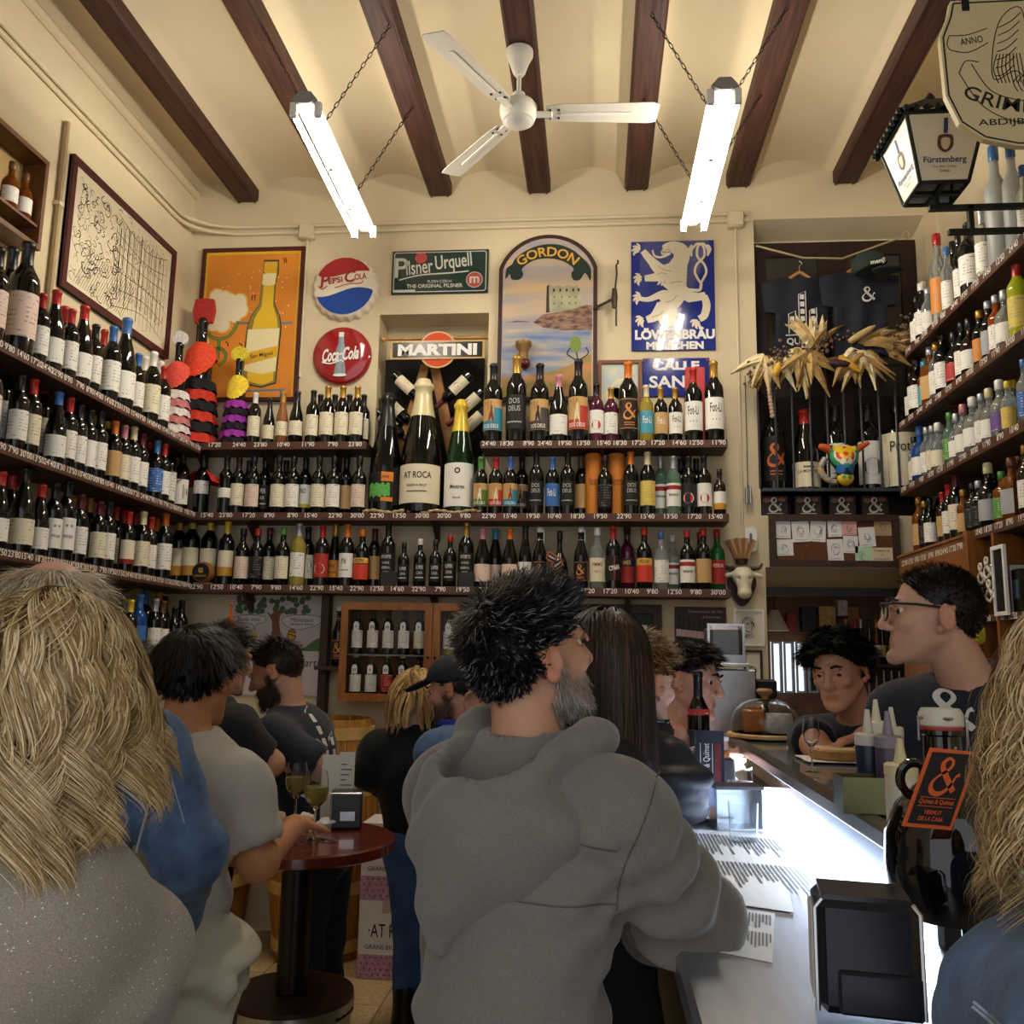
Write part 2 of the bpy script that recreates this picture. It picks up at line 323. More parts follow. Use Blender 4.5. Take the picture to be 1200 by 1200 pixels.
# dark uprights between the shelves of the back wall
# ================================================================ smooth modelling: blended solids turned into one continuous surface
class SDF:
    def __init__(s, h): s.h = h; s.ops = []
    def _p(s, f, lo, hi, k, sub=False): s.ops.append((f, np.array(lo, float), np.array(hi, float), k, sub)); return s
    def cone(s, a, b, r0, r1, k=.02, sub=False):
        a, b = np.array(a, float), np.array(b, float); ba = b-a; l2 = max(ba@ba, 1e-12); R = max(r0, r1)
        def f(P):
            t = np.clip(((P-a)@ba)/l2, 0, 1); return np.linalg.norm(P-a-t[..., None]*ba, axis=-1)-(r0+(r1-r0)*t)
        return s._p(f, np.minimum(a, b)-R, np.maximum(a, b)+R, k, sub)
    def chain(s, pts, rs, k=.02):
        for i in range(len(pts)-1): s.cone(pts[i], pts[i+1], rs[i], rs[i+1], k)
        return s
    def ell(s, c, r, k=.02, R=None, sub=False):
        c, r = np.array(c, float), np.array(r, float); M_ = None if R is None else np.array(R)
        def f(P):
            q = P-c
            if M_ is not None: q = q @ M_
            k0 = np.linalg.norm(q/r, axis=-1); k1 = np.linalg.norm(q/(r*r), axis=-1); return k0*(k0-1)/np.maximum(k1, 1e-9)
        m = r.max() if M_ is not None else r
        return s._p(f, c-m, c+m, k, sub)
    def box(s, c, b, rad=.01, k=.02, R=None, sub=False):
        c, b = np.array(c, float), np.array(b, float)-rad; M_ = None if R is None else np.array(R)
        def f(P):
            q = P-c
            if M_ is not None: q = q @ M_
            q = np.abs(q)-b; return np.linalg.norm(np.maximum(q, 0), axis=-1)+np.minimum(q.max(-1), 0)-rad
        m = np.linalg.norm(b)+rad if M_ is not None else b+rad
        return s._p(f, c-m, c+m, k, sub)
    def plane(s, n, d, k=.005): s.ops.append(('plane', np.array(n, float), d, k, True)); return s       # keeps n.p < d
    def build(s):
        h = s.h; prim = [o for o in s.ops if o[0] != 'plane' and not o[4]]
        lo = np.min([o[1] for o in prim], 0)-3*h; hi = np.max([o[2] for o in prim], 0)+3*h; n = np.ceil((hi-lo)/h).astype(int)+1
        D = np.full(n, .15, np.float32); ax = [lo[i]+h*np.arange(n[i]) for i in range(3)]
        for f, a, b, k, sub in s.ops:
            if isinstance(f, str):
                nn, d = a, b; v = (ax[0][:,None,None]*nn[0]+ax[1][None,:,None]*nn[1]+ax[2][None,None,:]*nn[2]-d).astype(np.float32); D = np.maximum(D, v); continue
            m = max(k, 3*h)+h; i0 = np.clip(((a-m-lo)/h).astype(int), 0, n-1); i1 = np.clip(((b+m-lo)/h).astype(int)+2, 1, n)
            if (i1 <= i0).any(): continue
            P = np.stack(np.meshgrid(*[ax[i][i0[i]:i1[i]] for i in range(3)], indexing='ij'), -1); d = f(P).astype(np.float32); sl = tuple(slice(i0[i], i1[i]) for i in range(3)); e = D[sl]
            if sub: d = -d; q = np.maximum(k-np.abs(e-d), 0)/k; D[sl] = np.maximum(e, d)+q*q*k*.25
            else: q = np.maximum(k-np.abs(e-d), 0)/k; D[sl] = np.minimum(e, d)-q*q*k*.25
        return nets(D, lo, h)
def nets(D, lo, h):
    I = D < 0; n = np.array(D.shape)-1; cs = np.zeros(n, np.int8)
    off = [(i, j, k) for i in (0,1) for j in (0,1) for k in (0,1)]; sl = lambda o: D[o[0]:o[0]+n[0], o[1]:o[1]+n[1], o[2]:o[2]+n[2]]
    for o in off: cs += I[o[0]:o[0]+n[0], o[1]:o[1]+n[1], o[2]:o[2]+n[2]]
    act = (cs > 0) & (cs < 8); C = np.argwhere(act); idx = np.full(n, -1, np.int64); idx[act] = np.arange(len(C))
    acc = np.zeros((len(C), 3)); cnt = np.zeros(len(C)); cv = {o: D[C[:,0]+o[0], C[:,1]+o[1], C[:,2]+o[2]] for o in off}
    for o in off:
        for ax in range(3):
            if o[ax]: continue
            q = list(o); q[ax] = 1; q = tuple(q); a, b = cv[o], cv[q]; m = (a < 0) != (b < 0); t = np.where(m, a/np.where(a == b, 1, a-b), 0); p = np.tile(np.array(o, float), (len(C), 1)); p[:,ax] += t; acc[m] += p[m]; cnt[m] += 1
    V = lo+h*(C+acc/cnt[:,None]); Fs = []
    for ax in range(3):
        u, w = (ax+1) % 3, (ax+2) % 3; s0 = [slice(None)]*3; s1 = [slice(None)]*3; s0[ax] = slice(0, -1); s1[ax] = slice(1, None); ch = I[tuple(s0)] != I[tuple(s1)]; E = np.argwhere(ch); fl_ = I[tuple(s0)][ch]
        ok = (E[:,u] > 0) & (E[:,w] > 0) & (E[:,u] < n[u]) & (E[:,w] < n[w]) & (E[:,ax] < n[ax]); E = E[ok]; fl_ = fl_[ok]; q = []
        for du, dw in ((-1,-1),(0,-1),(0,0),(-1,0)): c = E.copy(); c[:,u] += du; c[:,w] += dw; q.append(idx[c[:,0], c[:,1], c[:,2]])
        q = np.stack(q, 1); q[~fl_] = q[~fl_][:, ::-1]; Fs.append(q)
    Fq = np.concatenate(Fs); return V, Fq[(Fq >= 0).all(1)]
def normals(V, Fq):
    N = np.zeros_like(V); a = np.cross(V[Fq[:,2]]-V[Fq[:,0]], V[Fq[:,3]]-V[Fq[:,1]])
    for i in range(4): np.add.at(N, Fq[:,i], a)
    return N/np.maximum(np.linalg.norm(N, axis=1), 1e-12)[:,None]
def relax(V, Fq, it=2):
    for _ in range(it):
        A = np.zeros_like(V); c = np.zeros(len(V))
        for i in range(4): np.add.at(A, Fq[:,i], V[Fq[:,(i+1) % 4]]); np.add.at(c, Fq[:,i], 1)
        V = V*.4+.6*A/np.maximum(c, 1)[:,None]
    return V
_g = np.random.default_rng(11).random((32,32,32))
def noise3(P, s=1.):
    Q = np.asarray(P)*s; i = np.floor(Q).astype(int); f = Q-i; f = f*f*(3-2*f); o = 0
    for a in (0,1):
        for b in (0,1):
            for c in (0,1): o = o+_g[(i[:,0]+a) % 32, (i[:,1]+b) % 32, (i[:,2]+c) % 32]*(f[:,0] if a else 1-f[:,0])*(f[:,1] if b else 1-f[:,1])*(f[:,2] if c else 1-f[:,2])
    return o*2-1
def vmesh(name, V, Fq, mat, cols=None, extra=None):
    me = bpy.data.meshes.new(name); V = np.asarray(V, np.float32); nf = len(Fq); me.vertices.add(len(V)); me.vertices.foreach_set('co', V.ravel()); k = Fq.shape[1]
    me.loops.add(nf*k); me.loops.foreach_set('vertex_index', Fq.astype(np.int32).ravel()); me.polygons.add(nf); me.polygons.foreach_set('loop_start', np.arange(0, nf*k, k, dtype=np.int32)); me.polygons.foreach_set('use_smooth', np.ones(nf, bool)); me.update(calc_edges=True)
    if cols is not None:
        a = me.color_attributes.new('col', 'FLOAT_COLOR', 'POINT'); c = np.ones((len(V), 4), np.float32); c[:,:3] = cols; a.data.foreach_set('color', c.ravel())
    for m in (mat if isinstance(mat, (list, tuple)) else [mat]): me.materials.append(m)
    me.validate(); return me
def sobj(name, sdf, mat, parent=None, relax_=0, cols=None):
    V, Fq = sdf.build(); V = relax(V, Fq, relax_) if relax_ else V
    return link(name, vmesh(name, V, Fq, mat, cols(V) if cols else None), parent)
# ================================================================ lamps and fan
def tubelamp(px, label):
    # twin tube batten hanging level on chains
    z = 3.85; n0, n1 = PZ(px[0], px[1], z), PZ(px[2], px[3], z); f0, f1 = PZ(px[4], px[5], z), PZ(px[6], px[7], z)
    a, b = (n0+n1)/2, (f0+f1)/2; c = (a+b)/2; L = float(np.linalg.norm(b-a)); w = float(np.linalg.norm(n1-n0))
    rz = math.atan2(-(b-a)[0], (b-a)[1]); r = thing('fluorescent_lamp', label, 'lamp', (c[0], c[1], z), rz, 'twin tube ceiling lamps')
    wm = M('lamp enamel', '#e8e6df', .4)
    part(r, 'housing', MB().prism([(-w*.16,.03),(w*.16,.03),(w*.42,.05),(w*.2,.085),(-w*.2,.085),(-w*.42,.05)], -L/2, L/2), M('lamp grey', '#8d8b86', .5), False)  # housing flared out over the tubes, width added to block upward light
    for s in (-1, 1):
        part(r, 'tube', MB().lathe([(.004,-L/2+.03),(.013,-L/2+.035),(.014,L/2-.035),(.004,L/2-.03)], 12, (s*w*.42,0,.0), axis=(0,1,0)), M('lit tube', '#fff4e2', .5, emit=TUBE_POWER))
        for e in (-1, 1): part(r, 'lamp_holder', MB().bb(s*w*.42-.016, s*w*.42+.016, e*(L/2-.03)-.012, e*(L/2-.03)+.012, -.02, .05, .004), wm, False)
    [part(r, 'starter', MB().lathe([(.011,-.03),(.011,.0)], 10, (0,q*L,.01)), wm) for q in (-.12, .2)]
    return r, c, L, rz
l1 = tubelamp((340,130,372,126,410,279,446,277), 'lit twin tube lamp hanging over the wine-wall corner')
l2 = tubelamp((831,113,869,111,794,271,830,271), 'lit twin tube lamp hanging over the bar counter side')
def chain(root, p0, p1):
    p0, p1 = Vector(p0), Vector(p1); d = p1-p0; n = int(d.length/.028); m = MB(); t = d.normalized(); u = t.orthogonal().normalized(); v = t.cross(u)
    for i in range(n):
        c = p0+d*((i+.5)/n); q = u if i % 2 else v
        m.tube([c+t*.018*math.cos(a)+q*.007*math.sin(a) for a in np.linspace(0, 2*math.pi, 8)[:-1]], .0022, 4, True)
    part(root, 'chain', m, M('chain iron', '#2a2624', .5, .7))
for (r, c, L, rz), s in ((l1, 1), (l2, 0)):
    for e in (-.32, .2):
        for q in ((.03, .33), (-.03, -.3)):
            chain(r, (q[0], e*L, .075), (q[1], e*L, 4.44-3.85))
# ceiling fan
fm = M('fan white enamel', '#d9d5c9', .4); top = PZ(608, 52, BZ); fz = 4.08
fc = PZ(609, 133, fz); hub = np.array([top[0], fc[1], fz])
r = thing('ceiling_fan', 'white three-blade ceiling fan on a short rod under the middle beam', 'fan', (hub[0], hub[1], fz))
hz = BZ-fz
part(r, 'canopy', MB().lathe([(.02,hz-.135),(.03,hz-.12),(.05,hz-.06),(.066,hz-.03),(.066,hz-.008),(.055,hz)], 20), fm)
part(r, 'rod', MB().cyl((0,0,.04), (0,0,hz-.1), .011, n=10), fm)
part(r, 'motor', MB().lathe([(.0,-.05),(.06,-.048),(.075,-.04),(.082,-.02),(.088,.0),(.088,.03),(.075,.05),(.03,.06),(.03,.1),(.02,.105)], 28), fm)
part(r, 'badge', MB().lathe([(.0,-.062),(.05,-.058),(.066,-.045),(.07,-.04)], 24), M('fan cover', '#cfcdc6', .3))
for t in ((783,131), (498,30), (524,208)):
    p = PZ(t[0], t[1], fz); d = Vector((p[0]-hub[0], p[1]-hub[1], 0)); L = d.length; ang = math.atan2(d.y, d.x)
    L = min(max(L, .52), .66)
    R = Matrix.Rotation(ang, 4, 'Z') @ Matrix.Rotation(math.radians(-10), 4, 'X')
    m = MB()
    P = [(.13,-.045),(.2,-.058),(L-.03,-.062),(L,-.05),(L-.01,.058),(L-.05,.066),(.2,.05),(.13,.04)]
    m.add([(x,y,-.004) for x,y in P]+[(x,y,.0) for x,y in P], [tuple(range(7,-1,-1)), tuple(range(8,16))]+[(i,(i+1)%8,8+(i+1)%8,8+i) for i in range(8)]); m.tf(R)
    b = part(r, 'blade', m, M('fan blade', '#cdc9bd', .45), False)
    part(b, 'blade_rib', MB().bb(.2, L*.8, -.008, .008, -.009, -.003).tf(R), fm, False)
    part(b, 'blade_iron', MB().bb(.07, .16, -.02, .02, -.012, -.003, .003).tf(R), fm, False)
    for q in ((.15,-.025),(.15,.025),(.19,-.025),(.19,.025)): part(b, 'screw', MB().cyl(R @ Vector((q[0],q[1],-.009)), R @ Vector((q[0],q[1],-.004)), .006, n=6), steel_d)
# ================================================================ bottles
PROF = {
 'bdx': ([(.030,0),(.037,.005),(.037,.185),(.0345,.205),(.024,.222),(.0155,.238),(.0145,.25),(.0145,.285),(.0165,.287),(.0165,.296),(.013,.30)], (.238,), (.042,.158), .037),
 'bur': ([(.032,0),(.041,.005),(.041,.13),(.038,.158),(.030,.19),(.021,.222),(.0155,.25),(.0148,.285),(.0168,.287),(.0168,.296),(.013,.30)], (.245,), (.03,.118), .041),
 'chm': ([(.036,0),(.044,.006),(.044,.115),(.041,.145),(.033,.185),(.022,.235),(.018,.262),(.0175,.276),(.021,.28),(.021,.288),(.016,.294),(.013,.30)], (.215,), (.04,.115), .044),
 'hok': ([(.029,0),(.034,.005),(.034,.12),(.030,.165),(.021,.205),(.015,.245),(.014,.285),(.0155,.288),(.0155,.297),(.012,.30)], (.24,), (.045,.125), .034),
 'spi': ([(.034,0),(.038,.005),(.038,.175),(.036,.195),(.024,.215),(.0155,.228),(.0148,.262),(.0165,.265),(.0165,.297),(.014,.30)], (.262,), (.035,.15), .038),
 'sho': ([(.040,0),(.047,.006),(.047,.15),(.044,.175),(.028,.2),(.017,.215),(.0165,.25),(.019,.254),(.019,.296),(.016,.30)], (.25,), (.035,.13), .047),
 'sqr': ([(.034,0),(.037,.004),(.037,.18),(.035,.198),(.022,.215),(.016,.225),(.0155,.255),(.018,.258),(.018,.297),(.015,.30)], (.255,), (.035,.15), .0372),
 'swg': ([(.030,0),(.036,.005),(.036,.15),(.033,.175),(.022,.205),(.015,.235),(.014,.262),(.017,.265),(.017,.272),(.011,.275)], None, (.035,.13), .036),
 'jug': ([(.03,0),(.05,.008),(.058,.05),(.056,.1),(.044,.145),(.026,.175),(.016,.2),(.015,.25),(.018,.254),(.018,.296),(.014,.30)], (.25,), (.03,.1), .058),
}
GLASS = {'k': ('dark', M('dark wine glass', '#0a0c09', .06, coat=.3)), 'g': ('green', M('green bottle glass', '#16602c', .07, coat=.3)), 'e': ('deep green', M('deep green glass', '#0b2a12', .07, coat=.3)), 'd': ('brown', M('brown bottle glass', '#24130b', .07, coat=.3)),
 'c': ('clear', M('clear bottle glass', '#dfe8e8', .04, trans=.85, ior=1.42)), 'w': ('pale-yellow', M('white wine', '#cdbb4e', .06, trans=.6, ior=1.36)), 'r': ('rose', M('rose wine', '#b5764a', .06, trans=.5, ior=1.36)),
 'a': ('amber', M('amber spirit', '#9a5718', .06, trans=.55, ior=1.38)), 'b': ('blue', M('blue glass', '#2c5fb4', .06, trans=.5, ior=1.4)), 'v': ('violet', M('dark rose wine', '#4d1530', .07, coat=.3)),
 'f': ('frosted', M('frosted glass', '#c9ced2', .38, trans=.55, ior=1.4)), 'y': ('yellow-green', M('lime liqueur', '#c9cf2e', .08, trans=.4, ior=1.38)), 'l': ('light green', M('light green glass', '#8fb59a', .05, trans=.7, ior=1.4)), 'o': ('orange', M('orange liquor', '#b2501c', .06, trans=.4, ior=1.38))}
CAPC = {'r': ('red','#b3261f'), 'm': ('maroon','#5c1a22'), 'k': ('black','#17171a'), 's': ('silver','#b9bcc0'), 'g': ('gold','#b98d3a'), 'y': ('yellow','#e2c23c'), 'o': ('orange','#d9731e'), 'b': ('blue','#3f6fae'),
 'w': ('white','#e9e6de'), 'n': ('green','#4f8f3a'), 'p': ('pink','#c9828a'), 'c': ('cream','#dfd3a4'), 'u': ('brown','#6d4527'), 't': ('teal','#3a93b0')}
LABC = {'w': ('white','#f2efe6'), 'c': ('cream','#e9dfc0'), 'p': ('pale-pink','#e8cdbd'), 'y': ('yellow','#dfc45a'), 'k': ('black','#191716'), 'r': ('red','#b3302a'), 'o': ('orange','#d98a35'), 'b': ('blue','#3b6fb8'),
 't': ('teal','#49a5bb'), 'g': ('grey','#a9adb0'), 'u': ('tan','#cda367'), 'n': ('no','#ffffff'), 'e': ('green','#5e9a46'), 'v': ('violet','#6a4b8e')}
_bm = {}
def patch(mb, r, a0, a1, z0, z1, n=10, k=1):
    vv = []; ff = []
    for j in range(k+1):
        for i in range(n+1): a = a0+(a1-a0)*i/n; vv.append((r*math.sin(a), -r*math.cos(a), z0+(z1-z0)*j/k))
    for j in range(k):
        for i in range(n): q = j*(n+1)+i; ff.append((q, q+1, q+n+2, q+n+1))
    return mb.add(vv, ff)
def capmat(c): return M('capsule '+CAPC[c][0], CAPC[c][1], .35, .55 if c in 'sg' else .1, coat=.2)
def labmat(c, plain=False):
    if plain: return M('plain label '+LABC[c][0], LABC[c][1], .55, var=.03, vs=30)
    return MP('label '+LABC[c][0], LABC[c][1], '#8f8a80' if c in 'k' else ('#e9dcc2' if c in 'rbve' else '#a59a8e'), 75, .06)
def interp(prof, z):
    for (r0, z0), (r1, z1) in zip(prof, prof[1:]):
        if z0 <= z <= z1: return r0+(r1-r0)*(z-z0)/max(1e-9, z1-z0)
    return prof[-1][0]
def bmesh_(kind, what, c, lz=None):
    key = (kind, what, c, lz)
    if key in _bm: return _bm[key]
    prof, cap, lab, R = PROF[kind]; m = MB()
    if what == 'body':
        if kind == 'sqr':
            for (r0, z0), (r1, z1) in [((0,0),(0,0))]: pass
            n = 20; vv = []; 
            for j, (r_, z_) in enumerate(prof):
                e = 8 if z_ < .2 else 2
                for i in range(n):
                    a = 2*math.pi*(i+.5)/n; q = (abs(math.cos(a))**e+abs(math.sin(a))**e)**(-1/e) if e > 2 else 1; vv.append((r_*math.cos(a)*q, r_*math.sin(a)*q, z_))
            k = len(prof); m.add(vv, [(j*n+i, j*n+(i+1) % n, (j+1)*n+(i+1) % n, (j+1)*n+i) for j in range(k-1) for i in range(n)]+[tuple(range(n-1,-1,-1)), tuple((k-1)*n+i for i in range(n))])
        else: m.lathe(prof, 18)
        me = m.mesh('bottle_body', GLASS[c][1], True, 50)
    elif what == 'cap':
        z0 = cap[0]; P = [(interp(prof, z0)+.0008, z0)]+[(r+.0009, z+.0006 if z > .296 else z) for r, z in prof if z > z0+.001]+[(.0, .3012)]
        m.lathe(P, 16); me = m.mesh('capsule', capmat(c), True, 50)
    elif what in ('lab', 'plab'):
        z0, z1 = lz or lab; 
        if kind == 'sqr': m.add([(-R*.93,-R-.0008,z0),(R*.93,-R-.0008,z0),(R*.93,-R-.0008,z1),(-R*.93,-R-.0008,z1)], [(0,1,2,3)])
        else: patch(m, R+.0007, -1.35, 1.35, z0, z1, 14)
        me = m.mesh('label', labmat(c, what == 'plab'), True)
    elif what == 'swing':
        m.lathe([(.012,.272),(.0155,.276),(.0155,.29),(.010,.298),(.0,.30)], 12); me = m.mesh('stopper', M('porcelain', '#e9e4da', .3), True)
    elif what == 'wire':
        m.tube([(-.019,0,.225),(-.02,0,.27),(-.012,0,.304),(.012,0,.304),(.02,0,.27),(.019,0,.225)], .0016, 5).tube([(.018*math.cos(a),.018*math.sin(a),.236) for a in np.linspace(0,6.28,13)[:-1]], .0014, 4, True); me = m.mesh('wire_bail', steel, True)
    _bm[key] = me; return me
def bottle(loc, kind, glass, cap, lab, h, rs=None, rz=0., label='', cat='bottle', group=None, name='wine_bottle', lz=None, prints=None, rot=None, neck=None):
    s = h/.30; rs = s**.85 if rs is None else rs
    o = link(name, bmesh_(kind, 'body', glass)); o.location = loc; o.rotation_euler = rot if rot else (0, 0, rz); o.scale = (rs, rs, s); tag(o, label, cat, group)
    if kind == 'swg': link('stopper', bmesh_(kind, 'swing', 'w'), o); link('wire_bail', bmesh_(kind, 'wire', 'w'), o)
    elif cap != '-': link('capsule', bmesh_(kind, 'cap', cap), o)
    if lab != 'n':
        e = link('label', bmesh_(kind, 'plab' if prints else 'lab', lab, lz), o)
        if prints:
            for k, (mb, mt) in enumerate(prints(PROF[kind][3], *(lz or PROF[kind][2]))): part(e, 'label_print', mb, mt)
    if neck:
        z0 = PROF[kind][1][0]-.03; m = MB(); patch(m, interp(PROF[kind][0], z0)+.006, -1.2, 1.2, z0-.02, z0, 8); part(o, 'neck_label', m, labmat(neck))
    return o
# label prints -------------------------------------------------
def P_text(lines, ink='#2b2320'):
    def f(R, z0, z1):
        m = MB(); H_ = z1-z0
        for s, fz, hh, ww in lines: text(m, s, 0, z0+H_*fz, 0, h=H_*hh, w=ww*2*R, bold=.01, cyl=R+.0014)
        return [(m, M('ink '+ink, ink, .6))]
    return f
def P_amp(col='#d98b3f', frame=True):
    def f(R, z0, z1):
        m = MB(); H_ = z1-z0; amp(m, 0, z0+H_*.58, 0, H_*.5, 0, R+.0014)
        for q in (.2, .13): patch(m, R+.0014, -.55, .55, z0+H_*q, z0+H_*(q+.025), 6)
        if frame:
            for q in (.03, .95): patch(m, R+.0014, -1.2, 1.2, z0+H_*q, z0+H_*(q+.02), 10)
            for a in (-1.2, 1.14): patch(m, R+.0014, a, a+.06, z0+H_*.03, z0+H_*.97, 1)
        return [(m, M('amp ink '+col, col, .5))]
    return f
def P_deus(bg, fig):
    def f(R, z0, z1):
        H_ = z1-z0; q = R+.0012; a = MB(); patch(a, q, -1.3, 1.3, z0+.01*H_, z0+.3*H_, 10); patch(a, q, .3, 1.3, z0+.3*H_, z0+.72*H_, 6)
        b = MB(); t = MB()
        pts = [(-.25,.2),(.28,.2),(.2,.5),(.12,.62),(.14,.74),(.04,.82),(-.06,.74),(-.06,.62),(-.2,.5)]
        b.add([((q+.0006)*math.sin(x*1.1), -(q+.0006)*math.cos(x*1.1), z0+H_*z) for x, z in pts], [tuple(range(len(pts)))])
        text(t, 'DOS DEUS', 0, z0+H_*.13, 0, h=H_*.13, w=R*1.75, bold=.02, cyl=q+.0009)
        s = MB()
        for k in range(5): an = 1.2+.45*k; s.add([((q+.0003)*math.sin(x), -(q+.0003)*math.cos(x), z) for x, z in ((-.3,z0+H_*.62),(-.3+.9*math.cos(an-.09),z0+H_*(.62+.34*math.sin(an-.09))),(-.3+.9*math.cos(an+.09),z0+H_*(.62+.34*math.sin(an+.09))))], [(0,1,2)])
        return [(a, M('deus '+bg, bg, .5)), (b, M('deus fig '+fig, fig, .5)), (t, white), (s, M('deus ray', '#a8773a', .5))]
    return f
def P_band(col, z=(0.,.25), col2=None, z2=None, txt=None, ink='#2b2320'):
    def f(R, z0, z1):
        H_ = z1-z0; m = MB(); patch(m, R+.0011, -1.3, 1.3, z0+H_*z[0], z0+H_*z[1], 10); o = [(m, M('band '+col, col, .5))]
        if col2: m = MB(); patch(m, R+.0013, -1.3, 1.3, z0+H_*z2[0], z0+H_*z2[1], 10); o.append((m, M('band '+col2, col2, .5)))
        if txt:
            m = MB()
            for s, fz, hh, ww in txt: text(m, s, 0, z0+H_*fz, 0, h=H_*hh, w=ww*2*R, bold=.015, cyl=R+.0018)
            o.append((m, M('ink '+ink, ink, .6)))
        return o
    return f
def P_disc(col, fz=.55, rr=.3, ring='#efe6cf', txt=None):
    def f(R, z0, z1):
        H_ = z1-z0; o = []
        for q, c, d in ((rr*1.18, ring, .0011), (rr, col, .0014)):
            m = MB(); P = ell(0, 0, q*H_, None, 18); m.add([((R+d)*math.sin(x/R), -(R+d)*math.cos(x/R), z0+H_*fz+z) for x, z in P], [tuple(range(18))]); o.append((m, M('disc '+c, c, .5)))
        if txt: m = MB(); text(m, txt, 0, z0+H_*fz, 0, h=H_*.14, w=rr*1.9*H_, bold=.02, cyl=R+.0019); o.append((m, white))
        return o
    return f
def P_diamond(R, z0, z1):
    H_ = z1-z0; m = MB(); q = R+.0014; m.add([(q*math.sin(x), -q*math.cos(x), z0+H_*z) for x, z in ((0,0),(.85,.5),(0,1),(-.85,.5))], [(0,1,2,3)]); t = MB(); text(t, 'CYNAR', 0, z0+H_*.5, 0, h=H_*.2, w=R*1.5, bold=.03, rot=.18, cyl=q+.001); return [(m, M('cynar red', '#c4281f', .5)), (t, white)]
PR = {'amp': P_amp(), 'dt': P_deus('#2f8fa8', '#7a3a22'), 'db': P_deus('#4c4440', '#2c2622'), 'dr': P_deus('#c23c2c', '#e9d9b0'), 'de': P_deus('#5d7a34', '#efe7d0'),
 'dos': P_text([('DOS',.82,.16,.55),('DEUS',.6,.16,.62),('~~~~~~',.2,.06,.8)], '#b9b6ae'), 'fot': P_text([('Fot-Li',.68,.3,.62),('. . .',.3,.05,.4)], '#3a3a36'), 'foy': P_text([('Fot-Li',.6,.34,.62)], '#f4f0e2'),
 'red': P_disc('#c22b2b',.35,.2), 'rdb': P_disc('#c22b2b',.5,.28,'#c22b2b'), 'ino': P_band('#d6b52c',(0,.16),txt=[('INO',.72,.22,.5)]), 'px': P_text([('PX',.66,.22,.35),('~~~~~~',.3,.05,.6)]),
 'pim': P_text([("PIMM'S",.72,.16,.7),('No 1',.42,.1,.35)], '#a5201c'), 'cyn': P_diamond, 'pic': P_band('#d8402a',(.0,.7),'#e6b43c',(.74,.98),[('PICON',.86,.15,.6)]), 'amr': P_band('#1c2440',(.66,.98),'#c23a2a',(.0,.2),[('AMER',.82,.18,.6)],'#e8c25a'),
 'ver': P_band('#a02723',(.72,.9),txt=[('Vermouth',.5,.13,.7)]), 'opr': P_text([('OPORTO',.84,.14,.72),('10 ANOS',.6,.1,.5),('RESERVA',.4,.1,.6),('1998',.2,.12,.4)], '#d9d5cc'), 'sup': P_text([('SUPER',.75,.2,.62),('CAVA',.45,.16,.5),('--------',.2,.06,.7)], '#d9d5cc'),
 'pet': P_band('#b3302a',(.62,.9),txt=[('PETRONI',.76,.15,.72)],ink='#f4efe0'), 'ste': P_disc('#ffffff',.55,.28,'#2c2c2c'), 'gra': P_text([('* *',.75,.1,.4),('RIOJA',.4,.12,.5)]), 'bw': P_band('#c8912e',(0,.35)), 'blu': P_band('#3b6fb8',(.2,.5)), 'rb': P_band('#8f1f1f',(0,.2))}
PLACE = {}
